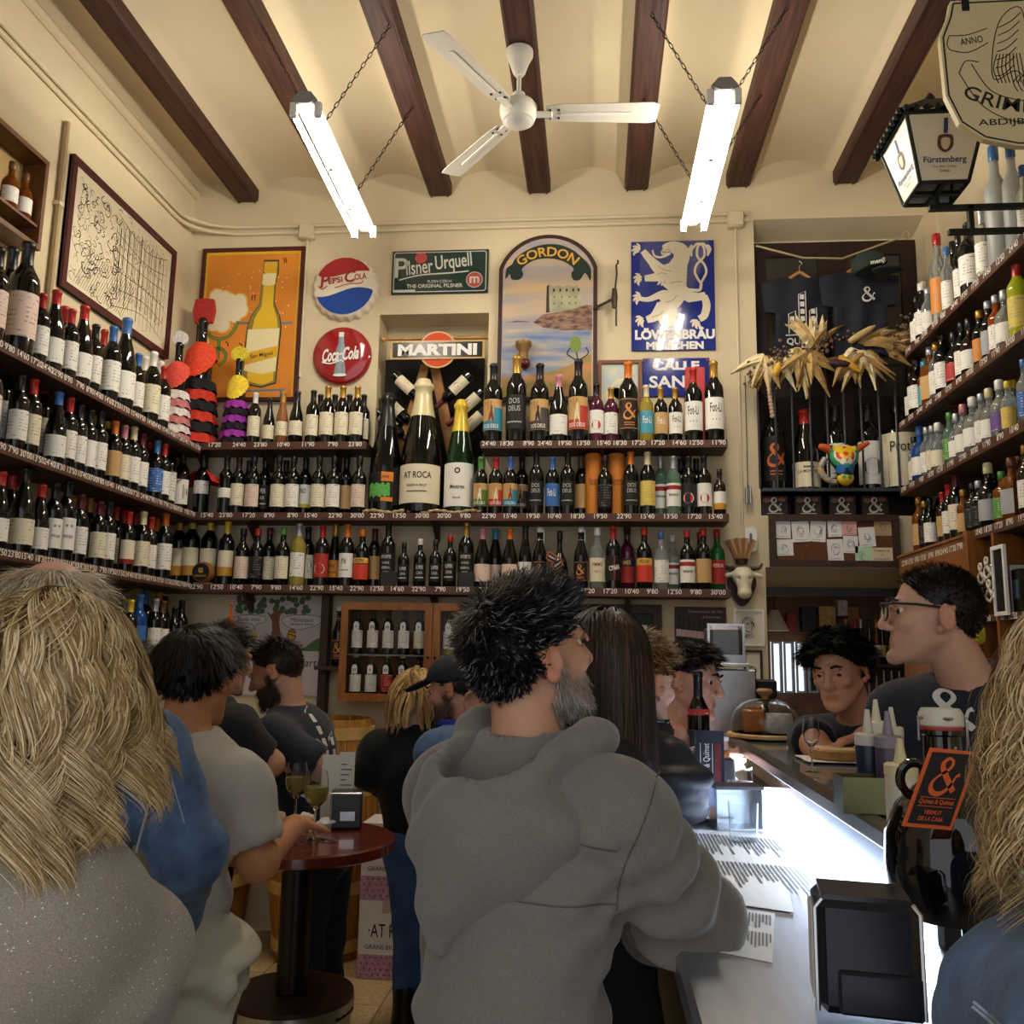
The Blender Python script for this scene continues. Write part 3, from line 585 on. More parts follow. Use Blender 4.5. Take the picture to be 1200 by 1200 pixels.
def row(entries, where, plane, val, zs, rz, frm, group, back, order):
    # each entry: "px py kind glass cap label [print] [r=scale] [B]" ; px,py = top of the bottle in the photo
    out = []
    for e in entries:
        t = e.split(); d = dict(px=float(t[0]), py=float(t[1]), kind=t[2], g=t[3][0], c=t[3][1], l=t[3][2], pr=None, r=1., v=val)
        for q in t[4:]:
            if q.startswith('r='): d['r'] = float(q[2:])
            elif q == 'B': d['v'] = back
            else: d['pr'] = q
        p = PY(d['px'], d['py'], d['v']) if plane == 'Y' else PX(d['px'], d['py'], d['v']); d['p'] = p; d['h'] = max(.2, min(1.0, p[2]-zs)); out.append(d)
    ax = 0 if plane == 'Y' else 1; placed = PLACE.setdefault((plane, round(zs, 2)), [])
    for d in out:
        R0 = PROF[d['kind']][3]*(d['h']/.3)**.85*d['r']; best = None
        for v in (d['v'], back if d['v'] != back else val, (val+back)/2):
            p = PY(d['px'], d['py'], v) if plane == 'Y' else PX(d['px'], d['py'], v)
            if plane == 'X': p[1] = min(p[1], (4.74 if zs > 2.7 else 4.93) if val < 0 else (4.82 if zs > 3 else 4.97))
            for sh in (0, .008, -.008, .016, -.016, .026, -.026, .04, -.04, .06, -.06, .085, -.085, .11):
                for sk in (1, .94, .88, .82):
                    q = np.array(p); q[ax] += sh; R = R0*sk; cost = abs(sh)*1.+(1-sk)*.16+(.012 if v != d['v'] else 0)
                    if best and cost >= best[0]: continue
                    if all((q[0]-a)**2+(q[1]-b)**2 > (R+c+.0015)**2 for a, b, c in placed): best = (cost, q, sk)
        if best is None: d['p'] = None; continue
        _, q, sk = best; d['p'] = q; d['h'] = max(.2, min(1., q[2]-zs)); d['r'] *= sk*(R0/(PROF[d['kind']][3]*d['h']**.85/.3**.85*d['r'])); placed.append((q[0], q[1], R0*sk))
    out = [d for d in out if d['p'] is not None]
    out.sort(key=lambda d: d['p'][ax]*order)
    for k, d in enumerate(out):
        kind = {'spi':'spirits','sho':'squat spirits','sqr':'square','swg':'swing-top','jug':'round','chm':'sparkling wine'}.get(d['kind'], 'wine')
        lab = '%s %s bottle, %s cap, %s label, %s from the %s %s' % (GLASS[d['g']][0], kind, CAPC[d['c']][0] if d['c'] != '-' else 'no', LABC[d['l']][0], ORD[k], frm, where)
        s = (d['h']/.3)**.85*d['r']
        if len(lab.split()) > 16: lab = lab.replace('squat spirits', 'squat').replace('sparkling wine', 'cava')
        bottle((d['p'][0], d['p'][1], zs+.001), d['kind'], d['g'], d['c'], d['l'], d['h'], s, rz+random.uniform(-.15, .15), lab, 'bottle', group, 'wine_bottle' if d['kind'] in ('bdx','bur','hok','chm') else 'spirits_bottle', prints=PR.get(d['pr']))
    return out
LA = math.radians(58)
L1 = "0 291 bdx kkp r=1.05|16 291 bdx kkp r=1.05|37 287 bdx kkp r=1.05|51 345 bdx krw|66 340 bur krw|77 360 bdx krw B|85 363 bdx krw|99 358 bur krw|106 388 bdx krw B|113 381 bdx kkw|123 387 bdx krw|134 383 bdx kbw|149 373 bur kbw|163 415 bdx kbw|171 418 bdx kwc|181 413 bdx kwc|193 430 bdx krw|201 432 bdx kww"
L2 = "-6 415 bdx kkw|8 418 bdx kkw|26 440 bdx kkw|41 445 bdx krc|54 441 bdx krc|70 460 bur kbw|82 466 bdx krw|94 474 bdx kkw|101 478 bdx kkw B|106 480 bdx kkw ste|112 485 bdx kyc B|118 481 bdx kkw|127 485 bdx kyc|136 494 bdx kou|147 499 bdx kpc|157 500 bdx kcw|167 508 bdx kmw|176 512 bdx krw|185 517 bdx kbb|193 520 bdx krw|202 514 bdx krw"
L3 = "3 553 bur krw|16 557 bur krw|32 548 bur kkc|50 568 bur krw|66 567 bdx kkw gra|80 563 bdx kkw gra|87 584 bdx kgw B|96 580 bdx kmw|106 584 bdx kgc|118 588 bdx kmc|128 588 bdx kkw|137 594 bdx krc|146 598 bdx krw B|152 600 bdx krc rb|160 600 bdx krc rb|169 600 bdx kcc|177 606 bdx krw|184 608 bdx kow B|195 601 bdx kow"
L4 = "108 690 bdx kkg|122 697 bdx kcg|132 700 bdx kkg|141 690 bdx kkg|154 703 bdx kyy|165 697 bdx bbb blu|172 692 bdx kbb B|183 702 bdx ksw|191 704 bdx kuw|200 696 bdx kgw|209 712 bdx kkw|217 704 bdx kko|229 704 bdx kko"
for e, z, w, i in ((L1,0,'on top left-wall shelf',1),(L2,1,'on second left-wall shelf',2),(L3,2,'on third left-wall shelf',3),(L4,3,'on lowest left-wall shelf',4)):
    row(e.split('|'), w, 'X', -2.395, ZL[z], LA, 'corner', 'bottles %s' % w, -2.5, -1)
B1a = "300 461 bdx kwc|317 467 bur kkc r=.9|331 460 hok rgc|349 459 hok kkc r=1.15|368 458 bdx kkc|385 453 bdx kgc|401 453 bdx kgc|418 453 bdx kgc|376 463 bdx kkc B|393 463 bdx kkc B|410 463 bdx kkc B|427 463 bdx kkc B"
B2a = "281 537 bdx kkc|297 535 spi kkp|312 535 spi kkk sup|328 535 spi kkc|345 535 spi kkw|359 537 bdx kkw ino|375 535 spi kkc|391 535 spi kkw|407 535 spi kku|422 535 spi kkp|304 540 bdx kkn B|336 540 bdx kkn B|367 540 bdx kkn B|399 540 bdx kkn B"
B3a = "286 620 spi kkp|303 620 spi krk|317 619 spi kmc|333 619 spi knc|350 614 bdx wsw|362 618 bdx kkc ste B|379 616 bdx krr red|394 614 hok kgo px|408 615 bdx kow px|424 621 spi kok pic r=1.1|440 620 bdx dmu|456 614 bdx kkk opr|474 636 spi kkk sup|493 632 spi kwk sup|511 633 spi kkk sup|528 628 spi krk sup|547 613 bdx kgk opr"
B1b = "579 427 bdx kku dt|606 418 bdx kgk dos|633 427 bdx kku db|655 440 bur kpw|678 422 bdx kku dr|699 450 bdx vkw red|716 455 bdx vgw|736 425 bdx kok amp|757 452 bdx wct foy|774 455 bdx kgu foy|791 455 bdx kgw fot|812 432 bdx krw fot|836 424 bdx kgw fot"
B2b = "564 536 bdx knu de|580 536 bdx kru dr|597 536 bdx kbu dt|612 536 bdx kku db|629 531 bdx kkk dos|646 536 bdx kbb foy|664 531 bdx kkk dos|681 535 bdx kuu|709 534 spi kkk|739 530 bdx kok dos|757 530 bdx kcy|774 535 bdx lsw ver|789 535 bdx lsw ver|805 535 bdx kkk red|823 535 bdx kkw red|843 550 spi dkw bw|798 538 bdx kkn B|816 538 bdx kkn B"
B3b = "566 620 bur kpp|581 620 bur ktp|598 620 bur kop|616 617 hok kkw|633 618 swg kwk amp|681 618 swg kwk amp|700 619 spi cwc pim|717 617 bdx krk cyn|735 618 spi vkr amr|755 619 spi kru pic|773 623 spi cbw|788 628 spi cww ver|805 622 spi krw ver|824 620 spi kru|840 621 spi grr pet|833 624 spi krw B"
for e, z, w, f in ((B1a,0,'on short corner shelf','corner'),(B2a,1,'on middle back shelf','corner'),(B3a,2,'on lowest back shelf','corner')):
    row(e.split('|'), w, 'Y', 5.035, ZB[z], 0, f, 'bottles %s' % w, 5.125, 1)
for e, z, w in ((B1b,0,'on shelf under castle sign'),(B2b,1,'on middle back shelf'),(B3b,2,'on lowest back shelf')):
    row(e.split('|'), w, 'Y', 5.035, ZB[z], 0, 'recess', 'bottles %s near the recess' % w, 5.125, -1)
R1 = "1060 363 spi kkw|1066 347 spi krw|1073 340 spi cww|1079 333 spi kww|1085 340 spi csw|1097 275 spi cro r=.75|1108 290 spi cbw r=.7|1116 284 spi kkw r=.7 B|1122 276 spi kkw r=.7|1134 262 bdx kkw r=1.15|1149 246 bdx csw r=.8|1163 172 spi fbn r=.72|1183 170 spi fbn r=.72|1197 195 spi cbw r=.7"
R2 = "1058 445 spi kkw|1064 443 spi ckw|1069 424 spi kkw B|1074 418 spi agc|1082 424 spi att|1089 407 sqr asu|1096 402 spi cgw|1103 388 spi kkw|1109 382 spi kgw|1117 390 sho kkr|1126 378 spi kkw|1134 375 sho dkw|1147 365 spi kgo|1157 354 spi ksg|1166 347 spi osw|1175 342 sho csw|1190 306 bdx yry|1202 320 sho aww"
R3 = "1060 520 spi ckc|1066 515 sho cky|1074 502 sho bbw|1079 498 spi bbb|1085 501 spi csw|1091 500 spi csc|1097 497 sho cwc|1104 495 sho csw|1112 484 spi lne|1119 486 sho csw|1127 475 sho cpw|1139 466 sho cww r=1.1|1149 462 spi csw|1158 456 sho ccw|1170 446 sho cwv|1179 448 spi cyy|1187 446 spi cyy|1199 422 spi cbb r=.9"
R4 = "1076 583 spi agu|1082 588 spi kgk|1089 584 spi kkw|1093 572 bdx ktb|1104 577 bdx dru|1111 568 bdx krw|1119 556 bdx kmc|1127 575 spi agu|1132 565 sqr aku|1139 567 sqr kkk|1146 564 sqr ksk|1157 543 sho kcg|1164 551 sqr kkw|1173 553 sqr ane|1184 537 sqr aug|1191 528 spi agw|1201 522 spi dgw"
for e, z, w in ((R1,0,'on top spirits shelf'),(R2,1,'on second spirits shelf'),(R3,2,'on third spirits shelf'),(R4,3,'on lowest spirits shelf')):
    row(e.split('|'), w, 'X', 1.74, ZR[z], -LA, 'recess', 'bottles %s' % w, 1.86, -1)
# three giant bottles with rope
def giant(px, ptop, wpx, glass, cap, kind, label, lz, lab, prints):
    p = PY(px, ptop, 5.06); h = p[2]-ZB[1]; a, b = PY(px-wpx/2, 590, 5.06), PY(px+wpx/2, 590, 5.06); R = (b[0]-a[0])/2
    return bottle((p[0], 5.09, ZB[1]+.001), kind, glass, cap, lab, h, R/PROF[kind][3], 0, label, 'bottle', None, 'giant_bottle', lz, prints)
def _g1(R, z0, z1):
    H_ = z1-z0; a = MB(); patch(a, R+.0011, .0, .75, z0+H_*.68, z0+H_, 5); patch(a, R+.0011, .0, .75, z0, z0+H_*.14, 5); b = MB(); patch(b, R+.0011, -.9, .55, z0+H_*.16, z0+H_*.6, 10, 3)
    b.v = [(x, y, z+.004*math.sin(x*400)) for x, y, z in b.v]; t = MB(); text(t, 'Juntos', .011, z0+H_*.83, 0, h=H_*.16, w=R*.5, italic=.3, cyl=R+.002); 
    return [(a, M('label orange bright', '#e2852c', .5)), (b, M('label green leaf', '#5fae4e', .5, var=.3, vs=200)), (t, black)]
giant(454, 460, 37, 'g' if 0 else 'k', 'k', 'chm', 'giant dark sparkling bottle with orange and green label, beside the corner shelf', (.03,.1), 'k', _g1)
giant(496, 444, 48, 'k', 'c', 'chm', 'tallest giant sparkling bottle with a broad cream label and gold foil', (.022,.105), 'c', P_text([('AT ROCA',.72,.17,.72),('RESERVA BRUT',.45,.06,.5),('~~~~~~~~~~',.3,.04,.5)]))
giant(540, 468, 35, 'e', 'y', 'chm', 'giant green sparkling bottle with yellow foil and tall white label', (.02,.13), 'w', P_text([('o',.82,.14,.2),('Mestres',.45,.1,.5),('brut',.2,.05,.25)]))
m = MB(); pts = [(x, 4.995+.006*math.sin(x*90), ZB[1]+.014+.006*math.sin(x*33)) for x in np.linspace(-1.33, -.67, 60)]; m.tube(pts, [.009+.003*math.sin(i*1.7) for i in range(60)], 7)
for e in (-1.33, -.67):
    for k in range(9): m.tube([(e, 4.995, ZB[1]+.014), (e+random.uniform(-.03,.03), 4.985+random.uniform(-.0,.02), ZB[1]+random.uniform(.006,.03))], .004, 5)
solo('rope_garland', m, M('jute rope', '#b79f74', .9, var=.3, vs=90, bump=.6, bs=120), 'twisted rope garland laid along the shelf before the giant bottles', 'rope')
# orange gift tubes, red gift box, small show barrel, black tag blocks
for px, wh in ((696, 'standing beside the brown-labelled bottle'), (722, 'standing beside the orange-capped bottle')):
    p = PY(px, 533, 5.1); r = thing('gift_tube', 'orange cardboard bottle tube with scripted name '+wh, 'tube', (p[0], 5.1, ZB[1]+.001), 0, 'orange gift tubes')
    h = p[2]-ZB[1]; om = M('orange card', '#d8822a', .6); part(r, 'body', MB().lathe([(.05,0),(.05,h*.8)], 20), om); part(r, 'lid', MB().lathe([(.051,h*.8),(.051,h-.004),(.048,h)], 20), om)
    m = MB(); text(m, 'Nostre', 0, h*.55, 0, h=.05, w=.06, italic=.3, rot=.12, cyl=.0506); part(r, 'lettering', m, M('brown ink', '#5e3214', .6))
p = PY(814, 432, 5.15); solo('gift_box', MB().bb(-.055, .055, -.035, .035, 0, p[2]-ZB[0], .002), M('gift box red', '#c4383c', .5), 'tall red gift box standing behind the red-capped bottle', 'box', (p[0], 5.157, ZB[0]+.001), smooth=False)
p = PY(238, 665, 4.99); r = thing('show_barrel', 'little black-headed show barrel in front of the cream-labelled bottles', 'barrel', (p[0], 5.0, ZB[2]+.001)); w_ = M('barrel wood small', '#8a5a2c', .5)
part(r, 'cask', MB().lathe([(.055,0),(.062,.02),(.062,.05),(.055,.07)], 20, (0,.035,.07), axis=(0,-1,0)), w_); part(r, 'head', MB().lathe([(.05,0),(.05,.004)], 20, (0,-.035,.07), axis=(0,-1,0)), M('barrel head black', '#161412', .5))
m = MB(); text(m, 'u', 0, .08, -.0405, h=.03, bold=.05); text(m, 'delamora', 0, .05, -.0405, w=.07, bold=.02); part(r, 'lettering', m, M('gold ink', '#b59a45', .5)); part(r, 'stand', MB().bb(-.05,.05,-.02,.03,0,.012), w_, False)
for px in (456, 547):
    p = PY(px, 664, 4.995); solo('tag_block', MB().bb(-.045, .045, -.008, .008, 0, .085, .002), M('slate', '#26262a', .6), 'blank slate card leaning before the '+('port bottle beside orange caps' if px < 500 else 'gold-capped port bottle'), 'card', (p[0], 4.991, ZB[2]+.001), smooth=False)
for px, pt, i in ((211,605,0),(226,603,1),(247,605,2),(267,610,3)):
    p = PY(px, pt, 5.11 if i != 3 else 5.05); bottle((p[0], p[1]+.01, ZB[2]+.001), 'bdx', 'k', 'y', 'c', p[2]-ZB[2], None, .1, 'dark sherry bottle, yellow capsule, cream label, %s from the corner behind show barrel' % ORD[i], 'bottle', 'sherry bottles round the show barrel', prints=PR['bw'])
# round flask with paper tags on the lowest back shelf
p = PY(656, 622, 5.03); o = bottle((p[0], 5.045, ZB[2]+.001), 'jug', 'k', 'k', 'n', p[2]-ZB[2], .9, 0, 'round black flask with two orange-edged paper tags on string', 'bottle', None, 'round_flask')
for a, dx, dz in ((.5, -.012, .12), (-.45, -.045, .155)):
    m = MB(); R_ = Matrix.Translation((dx, -.066, dz)) @ Matrix.Rotation(-a, 4, 'Y'); e = part(o, 'paper_tag', MB().bb(-.034,.034,-.0015,0,-.02,.02).tf(R_), M('tag orange', '#d9733a', .6), False)
    m = MB().bb(-.03,.03,-.0022,-.0016,-.016,.016).tf(R_); q = part(e, 'tag_face', m, M('tag black', '#1d1a18', .6), False); m = MB(); text(m, 'VERMUT', 0, 0, -.003, w=.052, bold=.02); part(e, 'lettering', m.tf(R_), M('tag ink', '#e9dcc6', .6))
# bottle with red cape and the dressed flamenco bottles in the corner
def dressed(px, ptop, pz, Y, z0, name, label, shawl, ruff, ruff2, comb, capez=None, lean=0.):
    p = PY(px, ptop, Y); h = p[2]-z0; r = thing(name, label, 'dressed bottle', (p[0], Y, z0+.001), 0, None); k = GLASS['k'][1]
    part(r, 'bottle', MB().lathe([(a*h/.3*.72, b*h/.3) for a, b in PROF['bdx'][0]], 16), k)
    R = .037*h/.3*.78; sm = M('dress '+shawl, shawl, .8, var=.2, vs=60)
    m = MB(); n = 40; vv = []
    for i in range(n+1):                      # shawl coming to a point in front, fringed
        a = -math.pi+2*math.pi*i/n; c = max(0, math.cos(a)); 
        for t, rr in ((0, .55), (.35, 1.12), (1, 1.28)):
            zz = h*(.80-.06*t)-t*h*(.06+.17*c+.012*(i % 2)); vv.append((R*rr*math.sin(a), -R*rr*math.cos(a), zz))
    m.add(vv, [(3*i+j, 3*i+3+j, 3*i+4+j, 3*i+1+j) for i in range(n) for j in range(2)]); part(r, 'shawl', m, sm)
    nr = 6
    for q in range(nr):
        m = MB(); z = h*(.5-.5*q/nr); vv = []; n = 64; r0 = R*(1.1+.05*q)
        for i in range(n):
            a = 2*math.pi*i/n; wv = math.sin(a*9+q)
            for rr, dz in ((r0, 0), (r0*1.16, -.01), (r0*(1.25+.1*wv), -h*.5/nr*1.05+.006*math.cos(a*9+q))): vv.append((rr*math.sin(a), -rr*math.cos(a), max(.002, z+dz)))
        m.add(vv, [(3*i+j, (3*i+3) % (3*n)+j, (3*i+3) % (3*n)+1+j, 3*i+1+j) for i in range(n) for j in range(2)])
        part(r, 'ruffle', m, M('dress '+(ruff if q % 2 == 0 else ruff2), ruff if q % 2 == 0 else ruff2, .85, var=.35, vs=140))
    if comb:
        col, cw, chh, z = comb; m = MB(); zc = h*z
        if chh > cw*1.3: P = [(-cw*.5,0),(-cw*.62,chh*.5),(-cw*.5,chh*.95),(0,chh),(cw*.5,chh*.95),(cw*.62,chh*.5),(cw*.5,0)]
        else: P = ell(0, chh*.5, cw*.5, chh*.5, 20)
        m.prism([(x, zc+q) for x, q in P], -.012, .012); c = part(r, 'mantilla', m, M('comb '+col, col, .8, var=.35, vs=90, bump=.8, bs=120), False)
        m = MB()
        for i in range(34): a = random.uniform(0, 6.28); q = math.sqrt(random.random()); m.sph((cw*.48*q*math.cos(a), -.013, zc+chh*.5+chh*.46*q*math.sin(a)), .004, 5, 4)
        lc = part(c, 'lace_dots', m, M('lace '+col, col, .7, var=.2, vs=300)); lc['kind'] = 'stuff'
    return r
dressed(239, 374, 0, 5.06, ZB[0], 'flamenco_bottle', 'flamenco bottle with red fringed shawl, black dress and tall red lace mantilla', '#e2492a', '#17131a', '#c8341f', ('#b5322c', .115, .16, .965))
dressed(211, 402, 0, 4.875, ZL[0], 'flamenco_bottle', 'flamenco bottle with round white comb, coral shawl and white spotted dress', '#e0503f', '#ead9d6', '#c9777c', ('#ece7e2', .09, .09, .97))
dressed(281, 421, 0, 5.07, ZB[0], 'flamenco_bottle', 'flamenco bottle with yellow shawl, yellow comb and purple-black ruffles', '#e8c93a', '#9a2fa0', '#1a121c', ('#e9d13c', .105, .095, .97))
p = PY(242, 512, 5.07); p[2] = ZB[1]+.365; r = bottle((p[0], 5.06, ZB[1]+.001), 'bdx', 'k', 'k', 'w', p[2]-ZB[1], 1.25, 0, 'large dark bottle wearing a small red cape on middle back shelf', 'bottle', None, 'caped_bottle', (.1,.165))
m = MB(); n = 14; vv = []
for i in range(n+1):
    a = math.pi*(.24+1.52*i/n)
    for t in range(4): rr = .032+.06*t/3*(1+.5*abs(math.cos(a*.5))); vv.append((rr*1.05*math.sin(a), -rr*math.cos(a), .235-.07*t/3-.02*abs(math.sin(a))))
m.add(vv, [(4*i+j, 4*i+4+j, 4*i+5+j, 4*i+1+j) for i in range(n) for j in range(3)]); part(r, 'cape', m, M('cape red', '#c2252a', .8))
p = PY(221, 528, 5.03); bottle((p[0]-.03, p[1], ZB[1]+.001), 'bdx', 'k', 'k', 'w', p[2]-ZB[1], None, .2, 'dark bottle with round cream seal label beside the caped bottle', 'bottle', None, 'wine_bottle', prints=P_disc('#e6dcc0', .5, .3, '#2d2a26'))
p = PY(265, 535, 5.03); bottle((p[0]+.01, p[1], ZB[1]+.001), 'bdx', 'k', 'k', 'w', p[2]-ZB[1], None, .1, 'dark bottle with small white square label right of the caped bottle', 'bottle', None, 'wine_bottle', lz=(.08,.13))
# ================================================================ signs and pictures on the walls
def panel(name, label, cat, c, rz=0., group=None): return thing(name, label, cat, c, rz, group)
class Map:      # pixel (zoom) coordinates of a flat sign -> local x,z on the sign
    def __init__(s, x0, y0, x1, y1, w, h): s.a = (x0, y0, x1, y1, w, h)
    def __call__(s, pts): x0, y0, x1, y1, w, h = s.a; return [((x-x0)/(x1-x0)*w-w/2, h/2-(y-y0)/(y1-y0)*h) for x, y in pts]
def fl(root, name, polys, y, mat, lab=None):
    m = MB()
    for p in polys: m.flat(p, y)
    o = part(root, name, m, mat, False, lab)
    if len(polys) > 1: o['kind'] = 'stuff'
    return o
def st(root, name, lines, w, y, mat):
    m = MB()
    for p in lines: m.stroke(p, w, y)
    o = part(root, name, m, mat, False)
    if len(lines) > 1: o['kind'] = 'stuff'
    return o
def frame(root, x0, x1, z0, z1, w, d, mat, name='frame', y0=0.):
    m = MB()      # four mitred bars
    for P in ([(x0,z0),(x1,z0),(x1-w,z0+w),(x0+w,z0+w)], [(x1,z0),(x1,z1),(x1-w,z1-w),(x1-w,z0+w)], [(x1,z1),(x0,z1),(x0+w,z1-w),(x1-w,z1-w)], [(x0,z1),(x0,z0),(x0+w,z0+w),(x0+w,z1-w)]): m.prism(P, y0-d, y0)
    return part(root, name, m, mat, False)
def flatc(name, col, rough=.5, **k): return M('paint '+name, col, rough, **k)
ink = flatc('ink black', '#1c1712'); maroon = M('maroon frame', '#4a1a1c', .45, var=.15, vs=20)
def cornr(x0, y0, x1, y1, Y):
    a, b, c, d = PY(x0, y0, Y), PY(x1, y0, Y), PY(x0, y1, Y), PY(x1, y1, Y)
    return (a[0]+c[0])/2, (b[0]+d[0])/2, (c[2]+d[2])/2, (a[2]+b[2])/2
# --- beer poster with foaming goblet and bottle
x0, x1, z0, z1 = cornr(232, 291, 353, 470, 5.18); x0 = max(x0, WX0+.01); w, h = x1-x0, z1-z0
r = panel('beer_poster', 'framed orange cartoon beer poster with a yellow bottle and foaming green goblet', 'poster', ((x0+x1)/2, WY-.002, (z0+z1)/2))
part(r, 'backing', MB().bb(-w/2, w/2, -.012, 0, -h/2, h/2), maroon, False); frame(r, -w/2, w/2, -h/2, h/2, .022, .03, maroon)
T = Map(165, 55, 772, 900, w, h)
fl(r, 'border_print', [rect(-w/2+.02, w/2-.02, -h/2+.02, h/2-.02)], -.0135, flatc('poster yellow', '#e7b52f')); fl(r, 'ground_print', [rect(-w/2+.04, w/2-.04, -h/2+.03, h/2-.04)], -.0145, M('paint poster orange', '#d9872c', .5, var=.12, vs=3))
fo = MB(); fy = MB()
for i, (x, y, q) in enumerate([(265,325,40),(310,330,35),(350,360,45),(400,355,40),(410,400,40),(270,390,45),(320,420,50),(250,430,35),(260,470,40),(310,480,40),(380,430,35),(235,480,22),(205,575,26),(345,335,24)]):
    fo.flat(T(ell(x, y, q, q, 18)), -.0152-.00001*i); fy.flat(T(ell(x, y, q+9, q+9, 18)), -.0149-.00001*i)
part(r, 'foam_glow_print', fy, flatc('foam yellow', '#e8c66a'), False)['kind'] = 'stuff'; part(r, 'foam_print', fo, flatc('foam cream', '#efe2c0'), False)['kind'] = 'stuff'
m = MB()
for i in range(40): a, b = random.uniform(270, 690), random.uniform(180, 520); m.flat(T(ell(a, b, 4, 4, 6)), -.0149)
part(r, 'spark_print', m, flatc('foam cream', '#efe2c0'), False)['kind'] = 'stuff'
gob = [T(spline([(228,525),(255,550),(300,558),(350,545),(385,505),(400,462)], 6)), T([(296,560),(296,670)]), T(spline([(255,640),(275,615),(310,612),(340,640),(335,680),(300,705)], 6))]
st(r, 'goblet_outline', gob, .019, -.0156, ink); st(r, 'goblet_print', gob, .012, -.0160, flatc('goblet green', '#6f9a4e'))
st(r, 'rail_print', [T([(405,472),(470,474)]), T([(650,476),(720,476)]), T([(470,845),(695,840)]), T([(675,845),(675,900)])], .014, -.0150, flatc('rail grey', '#6a7684'))
body = [(530,130),(615,130),(618,200),(605,260),(605,370),(640,440),(652,500),(640,800),(560,822),(450,800),(445,770),(460,500),(475,440),(520,370),(525,260),(530,200)]
fl(r, 'bottle_outline', [T([(545+(x-545)*1.06, 475+(y-475)*1.02) for x, y in body])], -.0158, ink); fl(r, 'bottle_print', [T(body)], -.0162, flatc('bottle olive', '#8d8038')); fl(r, 'bottle_beer', [T([(565+(x-560)*.78, 480+(y-475)*.96) for x, y in body])], -.0165, flatc('beer yellow', '#e6bd2e'))
fl(r, 'bottle_label', [T([(462,510),(648,505),(638,740),(560,755),(455,735)]), T([(530,200),(608,200),(605,262),(568,270),(528,262)])], -.0169, flatc('label ivory', '#efe3b0'))
fl(r, 'label_band', [T([(460,640),(648,600),(645,660),(456,705)]), T([(535,135),(612,135),(610,190),(535,190)])], -.0172, flatc('band yellow', '#dfae2c'))
m = MB(); q = T([(552,652)])[0]; text(m, 'San Miguel', q[0], q[1], -.0176, w=.145, rot=.16, bold=.01); part(r, 'lettering', m, ink, False)
st(r, 'motion_marks', [T(spline(p, 4)) for p in ([(640,115),(652,130),(650,145)],[(652,110),(664,128),(660,142)],[(480,315),(472,330),(478,348)],[(495,318),(488,333),(494,350)],[(335,575),(350,585),(352,602)],[(415,585),(430,592),(432,608)])], .006, -.0165, ink)
# --- crown-cap sign
a = PY(405, 337, 5.17); rad = .207
r = panel('crown_cap_sign', 'large crown-cap sign in red, cream and blue reading PEPSI COLA', 'sign', (a[0], WY-.002, a[2]))
n = 126; m = MB(); vv = []
for y, q, wv in ((0, 1.02, .03), (-.03, 1.0, .028), (-.045, .95, .015), (-.052, .9, 0), (-.055, .0, 0)):
    for i in range(n): t = 2*math.pi*i/n; R = rad*(q+wv*math.sin(21*t)); vv.append((R*math.cos(t), y, R*math.sin(t)))
m.add(vv, [(j*n+i, j*n+(i+1) % n, (j+1)*n+(i+1) % n, (j+1)*n+i) for j in range(4) for i in range(n)]); part(r, 'cap', m, M('enamel cream', '#e8dfc8', .25, coat=.5))
R = rad*.9
wave_t = [(x, R*(.42+.1*math.sin(x/R*2.6))) for x in np.linspace(-R*.86, R*.82, 24)]; top = [p for p in ell(0, 0, R, R, 60, math.atan2(*wave_t[-1][::-1]), math.atan2(*wave_t[0][::-1]))]
fl(r, 'red_field', [wave_t+top[1:-1]], -.0565, flatc('cola red', '#a5262c', .3))
wave_b = [(x, -R*(.22-.16*math.sin(x/R*2.4+.4))) for x in np.linspace(-R*.93, R*.95, 24)]; bot = ell(0, 0, R, R, 60, math.atan2(*wave_b[0][::-1])+2*math.pi if 0 else -math.pi+abs(math.atan2(wave_b[0][1], -wave_b[0][0])), math.atan2(*wave_b[-1][::-1]))
fl(r, 'blue_field', [wave_b[::-1]+bot[1:-1]], -.0565, flatc('cola blue', '#20489a', .3))
m = MB(); text(m, 'P', -.125, .035, -.058, h=.085, bold=.02, italic=.2, rot=.12); text(m, 'EPSI', -.058, .037, -.058, h=.038, w=.09, bold=.025, rot=.16); text(m, 'C', .035, .06, -.058, h=.075, bold=.02, italic=.2, rot=.12); text(m, 'OLA', .1, .06, -.058, h=.04, w=.075, bold=.02, rot=.12)
m.stroke(spline([(-.165,-.0),(-.14,-.02),(-.11,.0)], 6), .007, -.058).stroke(spline([(-.06,-.012),(.03,.012),(.1,.014),(.12,.03)], 6), .005, -.058); part(r, 'lettering', m, flatc('cola red', '#a5262c', .3), False)
# --- red button sign
a = PY(400, 416, 5.17); rad = .186
r = panel('cola_button_sign', 'round red enamel button sign reading Coca-Cola with a bottle picture', 'sign', (a[0], WY-.002, a[2]))
part(r, 'disc', MB().lathe([(rad,0),(rad,.012),(rad*.98,.022),(rad*.9,.032),(rad*.6,.04),(.0,.043)], 48, axis=(0,-1,0)), M('enamel red', '#9c1a22', .15, coat=1.))
P = [(-.013,.14),(.013,.14),(.014,.11),(.017,.1),(.018,.07),(.03,.03),(.033,.005),(.026,-.02),(.028,-.06),(.034,-.1),(.036,-.13),(-.036,-.13),(-.034,-.1),(-.028,-.06),(-.026,-.02),(-.033,.005),(-.03,.03),(-.018,.07),(-.017,.1),(-.014,.11)]
fl(r, 'bottle_print', [P], -.0437, M('paint bottle grey', '#8f9aa2', .3, var=.4, vs=14, stretch=(3,1,.2))); fl(r, 'base_print', [ell(0, -.133, .042, .01, 16), rect(-.016, .016, .112, .142)], -.0441, white)
